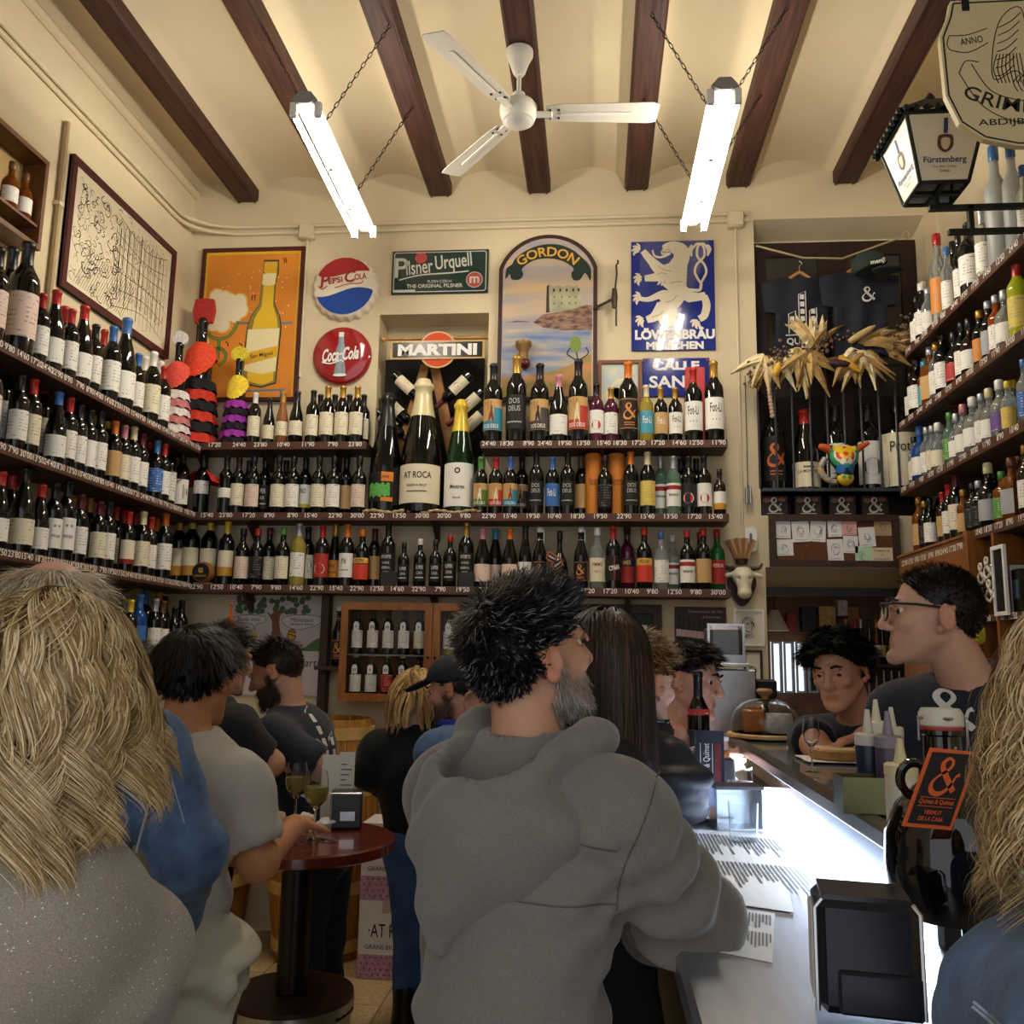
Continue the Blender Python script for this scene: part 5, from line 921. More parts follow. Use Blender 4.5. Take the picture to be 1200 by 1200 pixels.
for (c, nm, lab) in (((860,714,896,757), 'framed_crest', 'white-framed engraved crest print below the bull head'), ((872,762,894,815), 'framed_note', 'small dark-framed paper under the engraved crest')):
    x0, x1, z0, z1 = cornr(*c, 5.18); w, h = x1-x0, z1-z0; r = panel(nm, lab, 'picture', ((x0+x1)/2, WY-.002, (z0+z1)/2)); part(r, 'paper', MB().bb(-w/2+.005, w/2-.005, -.008, 0, -h/2+.005, h/2-.005), M('paper cream', '#e2dac8', .6), False); frame(r, -w/2, w/2, -h/2, h/2, .012, .018, white if 'crest' in nm else shelf_m); m = MB(); R = random.Random(9)
    for k in range(40): a_ = R.uniform(0, 6.28); q = R.uniform(.1, .32)*w; m.stroke(spline([(q*math.cos(a_+t)*.9, q*1.1*math.sin(a_+t)) for t in (0,.3,.6,.9)], 3), .0025, -.0086)
    part(r, 'engraving', m, flatc('grey ink', '#5a5550'), False)['kind'] = 'stuff'
# bull head with its bundle of wooden spoons
a = PY(872, 678, 5.1); r = thing('ceramic_bull', 'cream ceramic bull head on the wall below the soap dispenser', 'bull head', (a[0], WY-.005, a[2]))
s = SDF(.006).ell((0,-.05,.02), (.06,.05,.055)).cone((0,-.07,.0), (0,-.1,-.075), .05, .033).ell((0,-.105,-.085), (.038,.03,.025)).cone((.05,-.05,.03), (.1,-.055,.018), .016, .012, .01).cone((-.05,-.05,.03), (-.1,-.055,.018), .016, .012, .01).ell((.03,-.1,.0), (.012,.01,.01), .01, sub=True).ell((-.03,-.1,.0), (.012,.01,.01), .01, sub=True)
sobj('head', s, M('ceramic cream', '#d8d0b4', .3, var=.12, vs=20), r)
for q in (-1, 1): part(r, 'horn', MB().tube(spline([(q*.045,-.05,.06),(q*.09,-.055,.065),(q*.11,-.06,.09)], 4), [.014,.014,.013,.012,.012,.009,.008,.006,.003], 8), M('horn', '#3a2c22', .4))
part(r, 'plaque', MB().prism(spline([(-.07,.05),(-.08,-.03),(-.04,-.12),(0,-.15),(.04,-.12),(.08,-.03),(.07,.05)], 4).tolist(), -.012, 0), shelf_m, False)
e = thing('spoon_bundle', 'bundle of wooden spatulas in a holder above the bull head', 'utensils', (a[0]-.005, WY-.06, a[2]+.085)); part(e, 'holder', MB().lathe([(.03,0),(.036,.03),(.034,.03),(.028,.003)], 16), shelf_m)
for k in range(13): t = -1+2*k/12; part(e, 'spatula', MB().box((0,0,.07), (.014+.004*(k % 3),.005,.14), None).tf(Matrix.Translation((t*.02, .012*math.cos(k*2.1), .01)) @ Matrix.Rotation(t*.5, 4, 'Y')), M('spoon wood %d' % (k % 3), ('#a5764a','#8c5f38','#b98c5a')[k % 3], .6), False)
a = PY(880, 632, 5.15); r = thing('soap_dispenser', 'small white wall dispenser with dark window beside the corkboard', 'dispenser', (a[0], WY-.001, a[2])); part(r, 'body', MB().prism(rrect(-.034,.034,-.07,.07,.025), -.05, 0), white, True); fl(r, 'window', [rrect(-.008,.008,-.02,.035,.006)], -.0505, M('grey plastic', '#6a6d70', .4))
a = PY(877, 590, 5.16); b = PY(878, 440, 5.16); r = thing('pull_weights', 'two steel weights on a long wire left of the recess', 'weights', (a[0], 5.165, a[2])); part(r, 'wire', MB().tube([(0,0,.09),(0,0,b[2]-a[2])], .0022, 5).tube([(-.008,0,.09),(0,0,.12),(.013,0,.09)], .002, 4), steel_d); [part(r, 'weight', MB().cyl((q,0,0), (q,0,.095), .009, n=12), steel) for q in (-.009, .014)]
# ---------------------------------------------------------------- upper recess
rx0, rx1, ry = .95, 1.95, 5.2+.2; dwood = M('recess door wood', '#2a1510', .5, var=.35, vs=8, stretch=(4,4,.6))
r = thing('recess_door', 'dark wooden glazed door closing the back of the upper recess', 'door', ((rx0+rx1)/2, 5.372, N2[2]+.002)); hw, hh = .495, 1.74
part(r, 'leaf', MB().bb(-hw, hw, 0, .03, 0, hh), M('recess leaf', '#16100e', .7), False); frame(r, -hw, 0, 0, hh, .09, .02, dwood, 'stile_frame'); frame(r, 0, hw, 0, hh, .09, .02, dwood, 'stile_frame'); [part(r, 'pane', MB().bb(q-.16, q+.16, -.004, -.001, .75, hh-.09), M('dusty pane', '#3b3733', .25), False) for q in (-.25, .25)]
zsh = 2.52; part(r := thing('recess_shelf', 'black iron shelf with upright bars across the upper recess', 'railing', (rx0, 5.14, zsh)), 'plate', MB().bb(.002, .99, 0, .19, -.012, .0), M('iron black', '#15161a', .4, .5), False); ironb = M('iron bars', '#4c4f56', .4, .6); part(r, 'top_rail', MB().bb(.002, .99, -.004, .008, .72, .732), ironb, False); part(r, 'bottom_rail', MB().bb(.002, .99, -.006, .01, -.014, .004), ironb, False)
for px in (889, 909, 929, 950, 970, 990, 1010, 1031, 1051): X = PY(px, 500, 5.14)[0]; part(r, 'bar', MB().cyl((X-rx0, .002, 0), (X-rx0, .002, .73), .0065, n=8), ironb)
def rb(px, pt, kind, g, c, l, R, lab, prints=None, lz=None): p = PY(px, pt, 5.24); return bottle((p[0], 5.24, zsh+.001), kind, g, c, l, p[2]-zsh, R, 0, lab, 'bottle', None, 'large_bottle', lz, prints)
rb(905, 470, 'bdx', 'k', 'k', 'k', 1.75, 'large black bottle with big orange ampersand behind the iron bars', P_amp('#d9703a', False), (.03,.175)); rb(942, 481, 'bur', 'k', 'r', 'c', 1.95, 'large bottle with red cap and cream LA MONTESA style label behind bars', P_text([('LA MONTESA',.62,.12,.8),('~~~~',.8,.1,.4)]), (.01,.1)); rb(978, 474, 'bdx', 'k', 'k', 'w', 1.7, 'large dark bottle hidden behind the painted bull mask'); rb(1016, 474, 'bdx', 'k', 'k', 'w', 1.85, 'large dark bottle with white label beside the painted bull mask', P_disc('#4a4540', .4, .2, '#d9d5cc'), (.02,.165))
p = PY(1046, 490, 5.24); r = thing('demijohn', 'squat cream-fronted demijohn reading Protos at the recess end', 'demijohn', (p[0]+.03, 5.25, zsh+.001)); part(r, 'body', MB().lathe([(.09,0),(.105,.02),(.112,.3),(.1,.35),(.03,.4),(.028,.47),(.036,.475),(.036,.5)], 24), GLASS['k'][1]); m = MB(); patch(m, .1125, -1.3, 1.3, .02, .33, 16); m.v = [(x*(.93+.23*z), y*(.93+.23*z), z) for x, y, z in m.v]; part(r, 'label', m, M('plain label cream', '#e0cd9c', .6, var=.1, vs=6)); m = MB(); text(m, 'Protos', 0, .25, 0, h=.06, w=.17, cyl=.1175); part(r, 'lettering', m, ink)
# painted bull mask
p = PY(990, 540, 5.08); r = thing('bull_mask', 'brightly painted bull mask hanging on the iron bars', 'mask', (p[0], 5.125, p[2])); s = SDF(.006).ell((0,-.02,.03), (.085,.04,.07)).cone((0,-.03,.0), (0,-.035,-.1), .06, .04).ell((0,-.05,-.1), (.042,.03,.03)).cone((.07,-.02,.07), (.135,-.03,.105), .025, .012, .01).cone((-.07,-.02,.07), (-.12,-.03,.085), .028, .02, .01).ell((.035,-.06,.03), (.014,.012,.012), .008).ell((-.035,-.06,.03), (.014,.012,.012), .008)
def mc(V):
    pal = np.array([hexc(c) for c in ('#16243f','#d43c35','#e8c22f','#3f9a62','#f0ece0','#2d6fb5','#c95a2a')]); C = np.tile(pal[0], (len(V), 1)); x, z = np.abs(V[:,0]), V[:,2]
    rr = np.hypot(V[:,0], z-.035); C[rr < .08] = pal[3]; C[rr < .06] = pal[4]; C[(rr < .052)] = pal[1]; C[rr < .035] = pal[2]; C[rr < .014] = pal[1]; C[np.hypot(x-.036, z-.075) < .028] = pal[2]; C[(x > .075) & (z > .05)] = pal[6]; C[(z < -.03) & (np.hypot(x-.03, z+.05) < .022)] = pal[5]; C[(z < -.085)] = pal[2]; C[(z < -.085) & (np.hypot(x-.015, z+.1) < .012)] = pal[3]; C[np.hypot(x-.02, z+.01) < .016] = pal[4]; return C
sobj('face', s, MV('mask paint', .3), r, 0, mc); part(r, 'ear_tab', MB().tube(spline([(-.1,-.02,.02),(-.13,-.02,-.04),(-.1,-.03,-.1),(-.05,-.03,-.12)], 4), .018, 8), M('mask yellow', '#cfa52c', .3, col2='#2f6fa5', vs=45))
# house boxes under the recess shelf
bx_ = M('house box', '#2a1a1a', .5, var=.2, vs=12)
for k, px in enumerate((907, 946, 986, 1024)):
    p = PY(px, 597, 5.25); r = thing('house_box', 'dark box with a large white ampersand, %s under the iron shelf' % ORD[k], 'box', (p[0], 5.27, N2[2]+.001), 0, 'ampersand boxes in the recess'); part(r, 'box', MB().bb(-.075, .075, -.05, .05, 0, .118, .003), bx_, False); m = MB(); amp(m, 0, .065, -.0508, .085); m.flat(rect(-.045,.045,.012,.016), -.0508); part(r, 'ampersand', m, M('box print', '#d9cfc0', .5), False); fl(r, 'seal_print', [ell(-.045,.09,.02,.014,12), ell(.04,.095,.02,.012,12)], -.0506, flatc('box gold', '#8a5a2c'))
# clothes line, shirts, cap
a, b, c, d = [PY(*q, 5.11) for q in ((886,288),(940,302),(987,303),(1062,276))]; r = thing('clothes_line', 'slack pale rope strung across the upper recess', 'rope', tuple(a)); part(r, 'rope', MB().tube([tuple(np.array(q)-a) for q in (a,b,c,d)], .006, 6), M('rope pale', '#b5a683', .8)); part(r, 'knot', MB().tube([tuple(d-a+np.array([.02*math.cos(t), 0, .02*math.sin(t)])) for t in np.linspace(0, 6, 10)], .006, 6), M('rope pale', '#b5a683'))
navy = M('navy cotton', '#171a26', .85, bump=.3, bs=25)
def shirt(x, zt, w_, h_, label, kind):
    r = thing('hanging_tshirt', label, 't-shirt', (x, 5.06 if kind else 5.15, zt)); n = 21; m = MB()
    for side in (-1, 1):
        vv = []
        for j in range(n):
            t = j/(n-1)
            for i in range(n):
                u = -1+2*i/(n-1); hwj = w_/2*(1.05 if t > .25 else 1.05+.45*(1-t/.25)**.0*(1 if t < .34 else 0)); hwj = w_/2*(1.5-.25*t if t < .36 else 1.0); zz = -h_*t-.035*abs(u)*hwj/w_*2-(.06*math.exp(-(u*hwj/(w_*.17))**2) if t < .05 else 0); vv.append((u*hwj, side*(.012+.022*(1-abs(u)))+.008*math.sin(u*7+t*3)*side, zz))
        m.add(vv, [(j*n+i, j*n+i+1, (j+1)*n+i+1, (j+1)*n+i) for j in range(n-1) for i in range(n-1)])
    part(r, 'cloth', m, navy); hm = MB().tube(spline([(-w_*.3,-.004,-.05),(-w_*.12,-.004,-.008),(0,-.004,.012),(w_*.12,-.004,-.008),(w_*.3,-.004,-.05)], 5), .011, 6); part(r, 'hanger', hm, M('hanger wood', '#b9814a', .4)); part(r, 'hook', MB().tube(spline([(0,-.004,.012),(0,-.004,.05),(.016,-.004,.07),(.0,-.004,.085)], 5), .003, 5), steel)
    m = MB()
    if kind: amp(m, .04, -.17, -.042, .085)
    else:
        for q in ((-.06,.0,.12),(0,.02,.24),(.06,.0,.14)):
            m.stroke([(q[0]-.02,-.38),(q[0]-.02,-.38+q[2]),(q[0]+.02,-.38+q[2]+.02),(q[0]+.02,-.38)], .005, -.044)
            for z in np.arange(.03, q[2], .045): m.flat(rect(q[0]-.012,q[0]+.012,-.38+z,-.38+z+.03), -.044)
        m.stroke([(-.1,-.39),(.1,-.385)], .007, -.044); text(m, 'QUIMET', 0, -.43, -.044, w=.19, bold=.02)
    part(r, 'shirt_print', m, M('shirt print', '#cfcdc6', .7), False); return r
shirt(b[0]-.01, b[2]-.09, .3, .52, 'navy t-shirt on a hanger with pale building print', 0); shirt(c[0]+.07, c[2]-.09, .3, .5, 'navy t-shirt on a hanger with small white ampersand', 1)
p = PY(1010, 325, 5.08); r = thing('baseball_cap', 'dark green cap clipped to the clothes line', 'cap', (p[0], 4.93, p[2])); s = SDF(.007).ell((0,0,0), (.1,.08,.085)).plane((.35,0,-1), .02).ell((.09,-.03,-.035), (.09,.06,.012), .015); sobj('crown', s, M('cap green', '#24362f', .8), r); m = MB(); text(m, 'menj!', .02, -.01, -.0835, w=.08, bold=.02, rot=.2); part(r, 'lettering', m, white, False)
# dried corn garland
R = random.Random(21); hk = [M('husk %d' % k, c, .8, var=.25, vs=30) for k, c in enumerate(('#cfb98a','#b8975c','#ddd0a6','#9a7a48'))]; a = PY(880, 425, 5.05); b = PY(1062, 405, 5.05); r = thing('corn_garland', 'garland of dried corn husks, cobs and seed heads above the iron bars', 'garland', tuple(a)); Lg = b[0]-a[0]
part(r, 'cord', MB().tube([(0,.03,.0),(Lg*.5,.03,.02),(Lg,.03,.1)], .01, 6), hk[3])
def leaf(m, p, ang, L, wd, curl):
    n = 7; vv = []
    for i in range(n):
        t = i/(n-1); c_ = p[0]+L*t*math.cos(ang), p[1]-.02*math.sin(t*3)-curl*t*t*.05, p[2]+L*t*math.sin(ang)-curl*t*t*L*.5; ww = wd*math.sin(math.pi*(.12+.88*t)**.7)*.5+.001; nx, nz = -math.sin(ang), math.cos(ang); vv += [(c_[0]+nx*ww, c_[1]+.008, c_[2]+nz*ww), (c_[0], c_[1]-.008, c_[2]), (c_[0]-nx*ww, c_[1]+.008, c_[2]-nz*ww)]
    m.add(vv, [(3*i+j, 3*i+j+1, 3*i+4+j, 3*i+3+j) for i in range(n-1) for j in range(2)])
for cx, cz, n_, a0, a1 in ((.12,.02,14,3.2,5.2),(.3,.05,22,3.4,5.9),(.36,.1,12,.5,2.6),(.62,.05,22,3.6,6.1),(.66,.1,12,-.2,.9),(.8,.08,10,-.5,.6)):
    for k in range(int(n_*1.5)): m = MB(); leaf(m, (cx*Lg/.9+R.uniform(-.05,.05), R.uniform(-.03,.02), cz+R.uniform(-.03,.03)), R.uniform(a0, a1), R.uniform(.1, .23), R.uniform(.03, .06), R.uniform(-.2, .6)); part(r, 'husk_leaf', m, R.choice(hk))
for (x, z, an, L, c) in ((.5,.02,-.75,.15,'#c9962c'),(.56,.1,.55,.17,'#b9a06a'),(.44,-.02,-.1,.14,'#3a2226'),(.13,-.1,1.3,.09,'#d2a52c')):
    m = MB(); d = (math.cos(an), -.1, math.sin(an)); x *= Lg/.9; m.lathe([(.004,0),(.018,.012),(.022,L*.4),(.018,L*.8),(.006,L)], 12, (x,-.04,z), axis=Vector(d).normalized()); part(r, 'corn_cob', m, M('cob '+c, c, .5, var=.35, vs=120, bump=.8, bs=110))
for x0_, z0_, x1_, z1_, n_ in ((-.02,-.12,.2,.05,110),(.3,.03,.45,.12,60),(.82,.05,.95,.24,110),(.42,.1,.6,.16,20)):
    m = MB()
    for k in range(n_): t = R.random(); q = (x0_+(x1_-x0_)*t+R.gauss(0,.025), R.uniform(-.05,.02), z0_+(z1_-z0_)*t+R.gauss(0,.03)); m.sph((q[0]*Lg/.9, q[1], q[2]), R.uniform(.006,.012), 5, 4)
    part(r, 'seed_heads', m, M('seed heads', '#6d5442', .9, var=.4, vs=60))['kind'] = 'stuff'
m = MB()
for k in range(9): m.sph((.09+.002*k, -.03, -.15-.022*k), .014, 7, 5)
part(r, 'bead_string', m, M('garlic beads', '#b59a84', .7))
# corkboard with notes
x0, x1, z0, z1 = cornr(902, 603, 1055, 664, 5.17); w, h = x1-x0, z1-z0; r = panel('corkboard', 'dark-framed corkboard with pinned drawings and notes', 'noticeboard', ((x0+x1)/2, WY-.002, (z0+z1)/2)); part(r, 'cork', MB().bb(-w/2+.01, w/2-.01, -.01, 0, -h/2+.01, h/2-.01), M('cork', '#5f3b22', .9, var=.2, vs=60), False); frame(r, -w/2, w/2, -h/2, h/2, .035, .03, shelf_m)
T = Map(232, 225, 1062, 572, w, h); R = random.Random(4)
for k, (qx, qy, qw, qh, c, rot) in enumerate(((325,325,95,115,'w',0),(333,445,105,110,'w',-.03),(436,338,112,140,'w',-.05),(548,335,100,140,'w',.06),(655,318,88,108,'w',-.04),(747,312,95,98,'p',0),(655,460,100,145,'w',-.04),(752,422,95,115,'w',.03),(858,372,105,130,'w',-.06),(962,310,108,105,'t',0),(834,503,110,142,'g',0),(948,490,135,95,'c',0))):
    c0 = T([(qx, qy)])[0]; sw, sh = qw/830*w, qh/347*h; n = thing('pinned_note', '%s note, %s pinned on the corkboard from the bull head' % ({'w':'white sketched','p':'pink sketched','t':'tan printed','g':'pale green','c':'cream lettered'}[c], ORD[k]), 'note', (r.location[0]+c0[0], WY-.0125-.0018*(k % 3), r.location[2]+c0[1]), 0, 'notes on the corkboard'); n.rotation_euler = (0, rot, 0)
    part(n, 'paper', MB().bb(-sw/2, sw/2, -.001, 0, -sh/2, sh/2), M('note '+c, {'w':'#e6e4e0','p':'#e2a9a4','t':'#b99c72','g':'#b5dab9','c':'#dcc9a0'}[c], .7), False); m = MB()
    if c == 'c':
        for q, t in ((.28,'FORMATGE'),(0,'15'),(-.3,'PERSONES')): text(m, t, 0, q*sh, -.0016, h=sh*.15, w=sw*(.75 if len(t) > 3 else .15), bold=.01)
    else:
        for q in range(9): a_ = R.uniform(0, 6); rr = R.uniform(.1, .3)*sh; m.stroke(spline([(rr*.7*math.cos(a_+t)+R.uniform(-.004,.004), rr*math.sin(a_+t)) for t in (0,.5,1,1.6)], 3), .0022, -.0016)
        m.stroke([(-sw*.35,-sh*.4),(sw*.3,-sh*.4)], .002, -.0016)
    part(n, 'drawing', m, flatc('pencil', '#6a7080'), False)
# ---------------------------------------------------------------- opening behind the bar: back room seen through it
r = thing('back_room_cabinet', 'dark back-room wall cabinet seen through the opening', 'cabinet', (1.47, 5.94, .9)); part(r, 'back', MB().bb(-.5, .5, -.01, 0, -.88, 1.06), M('backroom wood', '#6a4a30', .7, var=.4, vs=6), False); part(r, 'lintel', MB().bb(-.5, .5, -.72, -.66, 1.015, 1.065), black, False); [part(r, 'shelf', MB().bb(.0, .5, -.3, -.01, z, z+.02), M('backroom steel', '#4a4a4c', .4, .6), False) for z in (.28, .62)]; part(r, 'worktop', MB().bb(-.5, .5, -.6, -.01, .0, .04), steel_d, False)
R = random.Random(8)
for k in range(11): bottle((1.5+.043*k, 5.72+R.uniform(-.02,.02), 1.541), 'hok', 'kda'[k % 3], 'kgrs'[k % 4], 'cwyu'[k % 4], .27, .62, 0, 'slim back-room bottle, %s from the lampshade end' % ORD[k], 'bottle', 'bottles on the back-room shelf', 'backroom_bottle')
for k in range(10):
    m = MB().cyl((0,0,0), (0,0,.2), .006, n=6).sph((0,0,.0), .02, 8, 6, (1,.4,1.5)); o = solo('hanging_spoon', m, M('spoon steel', '#b5b2ac', .3, .8), 'steel ladle hanging in the back room, %s from the white doors' % ORD[k], 'ladle', (1.52+.045*k, 5.7, 1.3), 0, 'ladles in the back room')
shade_m = M('lamp shade cloth', '#efe6d2', .8); _n = shade_m.node_tree; _tl = _n.nodes.new('ShaderNodeBsdfTranslucent'); _tl.inputs[0].default_value = (.85,.78,.62,1); _mx = _n.nodes.new('ShaderNodeMixShader'); _n.links.new(_n.nodes['Principled BSDF'].outputs[0], _mx.inputs[1]); _n.links.new(_tl.outputs[0], _mx.inputs[2]); _n.links.new(_mx.outputs[0], _n.nodes['Material Output'].inputs[0])
p = PY(908, 728, 5.75); r = thing('back_lamp', 'white cone lampshade hanging in the back room', 'lamp', (p[0]+.0, 5.75, p[2])); part(r, 'shade', MB().lathe([(.085,-.06),(.025,.07),(.02,.07),(.08,-.058)], 20), shade_m); part(r, 'cord', MB().cyl((0,0,.07), (0,0,.16), .004), black); part(r, 'bulb', MB().sph((0,0,-.02), .025), M('frosted bulb', '#e9e4d8', .4))
for k in range(4):  # framed door panels given their own white glow, the last one black
    a, b = PY(903+14*k, 752, 5.7), PY(916+14*k, 812, 5.7); r = thing('door_panel', 'back-room door panel in pale blue frame, %s from the wall edge' % ORD[k], 'door panel', ((a[0]+b[0])/2, 5.7, b[2]), 0, 'door panels in the back room'); ww, hh = b[0]-a[0], a[2]-b[2]; part(r, 'panel', MB().bb(-ww/2, ww/2, -.01, .01, 0, hh), M('white glow panel', '#f4f7fa', .3, emit=1.1), False) if k < 3 else part(r, 'panel', MB().bb(-ww/2, ww/2, -.01, .01, 0, hh), black, False); frame(r, -ww/2, ww/2, 0, hh, .012, .02, M('blue panel frame', '#9fb7c4', .3, .3), 'frame', -.008)
for k, (px, py, c, wd, hd) in enumerate(((930,728,'#7a1f1c',.06,.12),(950,725,'#1a1a1c',.09,.16),(972,722,'#a8874a',.1,.13),(990,712,'#b8b0a0',.06,.1),(1003,725,'#8a5a2c',.07,.15))):
    p = PY(px, py, 5.8); solo('stored_box', MB().bb(-wd/2, wd/2, -.04, .04, -hd/2, hd/2, .004), M('stored '+c, c, .6, var=.3, vs=30), '%s box hung on the back-room wall' % ['red','black','tan','grey','brown'][k], 'box', (p[0], 5.88, p[2]), smooth=False)
# ================================================================ right-hand wall
r = thing('oak_wall_cabinet', 'oak cabinet under the lowest spirits shelf with two small picture openings', 'cabinet', (1.655, 5.05, 1.15), -math.pi/2); L = .93; hh = .965
part(r, 'carcass', MB().bb(0, L, .02, .34, 0, hh), oak, False); m = MB(); holes = ((.32,.52,.68,.86), (.62,.8,.6,.82)); holed(m, 0, L, 0, hh, [(*q, .012, 0) for q in holes], 0); part(r, 'front', m, oak, False); part(r, 'corner_post', MB().bb(L-.03, L+.015, -.012, .34, -.3, hh+.02), oak, False); part(r, 'top_board', MB().bb(0, L, -.01, .34, hh, hh+.012), oak, False); prices(r, L*.9, 9, 77, hh-.035, .03)
for k, q in enumerate(holes): part(r, 'photo', MB().bb(q[0], q[1], .008, .011, q[2], q[3]), M('photo %d' % k, '#cdd6d8', .4, col2='#4a4f58', vs=18), False)
for o in r.children:
    if o.name.startswith('price_mark'): o.location.x += L/2; o.location.y = -.001
r = thing('grocery_shelves', 'small oak-divided shelving with tins and boxes on the right wall', 'shelves', (1.68, 4.1, .9), -math.pi/2); Lg = 1.9
part(r, 'back', MB().bb(0, Lg, .3, .32, 0, 1.2), shelf_m, False); zsv = [.12, .5, .86]
for z in zsv: part(r, 'shelf_board', MB().bb(0, Lg, 0, .3, z-.03, z), shelf_m, False)
for x in (.17, .62, 1.1, 1.6): part(r, 'divider', MB().bb(x-.012, x+.012, -.005, .3, .1, 1.2), oak, False)
for z in zsv[1:]:
    e = part(r, 'price_row', MB().bb(0, Lg, -.0006, 0, z-.03, z), edge_m, False); prices(e, Lg, 16, int(z*100), z-.014, .028)
    for o in e.children: o.location.x += Lg/2
R = random.Random(31)
def rloc(x, y, z): return (1.68+y, 4.1-x, .9+z)
pal = [('yellow tin','#c9a53a','tin'),('red box','#b04a34','box'),('white box','#d8d2c2','box'),('dark box','#2a2422','box'),('green tin','#5c7a4a','tin'),('orange box','#d28a3a','box'),('blue tin','#4a6a8a','tin'),('cream box','#cdbb8f','box')]
k = 0
for zi, x0_, x1_ in ((2,.03,.15),(2,.2,.6),(2,.64,1.08),(1,.03,.15),(1,.2,.6),(1,.64,1.08)):
    x = x0_
    while x < x1_-.055:
        nm, c, ty = pal[k % 8]; wd = R.uniform(.055, .075); n_ = R.choice((1, 2, 3)) if ty == 'tin' else 1; z = zsv[zi]+.001
        for q in range(n_):
            hb = .055 if ty == 'tin' else R.uniform(.11, .2); o = thing('grocery_'+ty, '%s on the %s grocery shelf, %s along from the oak cabinet%s' % (nm, ('lower','middle','upper')[zi], ORD[min(27, int((x)/.075))], ['', ', second up', ', third up'][q]), ty, rloc(x+wd/2, .06, z), -math.pi/2, 'groceries on the right-wall shelves'); z += hb+.001; mt = M('grocery '+c, c, .4, var=.15, vs=20)
            if ty == 'tin': part(o, 'can', MB().lathe([(wd/2*.97,0),(wd/2,.003),(wd/2,hb-.003),(wd/2*.97,hb)], 16), mt); m = MB(); patch(m, wd/2+.0006, -1.2, 1.2, .012, hb-.012, 8); part(o, 'label', m, MP('grocery print '+pal[(k+3) % 8][1], pal[(k+3) % 8][1]))
            else: part(o, 'carton', MB().bb(-wd/2, wd/2, -.04, .04, 0, hb, .002), mt, False); fl(o, 'label', [rect(-wd*.36, wd*.36, hb*.3, hb*.75)], -.0406, MP('grocery print '+pal[(k+3) % 8][1], pal[(k+3) % 8][1]))
        x += wd+.006; k += 1
for k, (px, py) in enumerate(((1157, 665), (1160, 692), (1149, 672), (1150, 700))):
    p = PX(px, py, 1.66); m = MB(); amp(m, 0, 0, -.002, .09); o = solo('ampersand_sign', MB().add(m.v, m.f), M('amp white', '#e6e0d2', .5), 'white cut-out ampersand on the grocery shelving, %s' % ('upper front','lower front','upper rear','lower rear')[k], 'sign', (1.664+.004*(k > 1), p[1], p[2]), -math.pi/2, 'cut-out ampersands')
    md = o.modifiers.new('thick', 'SOLIDIFY'); md.thickness = .006; md.offset = 1
p = PX(1170, 680, 1.66); r = thing('framed_slate', 'narrow black slate in a white frame on the grocery shelving', 'slate', (1.672, p[1], p[2]), -math.pi/2); part(r, 'slate', MB().bb(-.05, .05, -.006, 0, -.13, .13), black, False); frame(r, -.06, .06, -.145, .145, .016, .012, white)
p = PX(1157, 744, 1.7); m = MB()
for k in range(5): m.tube([(.05*math.cos(t)*(1-.06*k), -.02+.008*k, .05*math.sin(t)*(1-.06*k)) for t in np.linspace(0, 6.28, 21)[:-1]], .006, 6, True)
solo('cord_coil', m, M('yellow cord', '#cfc43a', .6), 'coil of yellow cord hanging on the grocery shelving', 'coil', (1.66, p[1], p[2]), -math.pi/2)
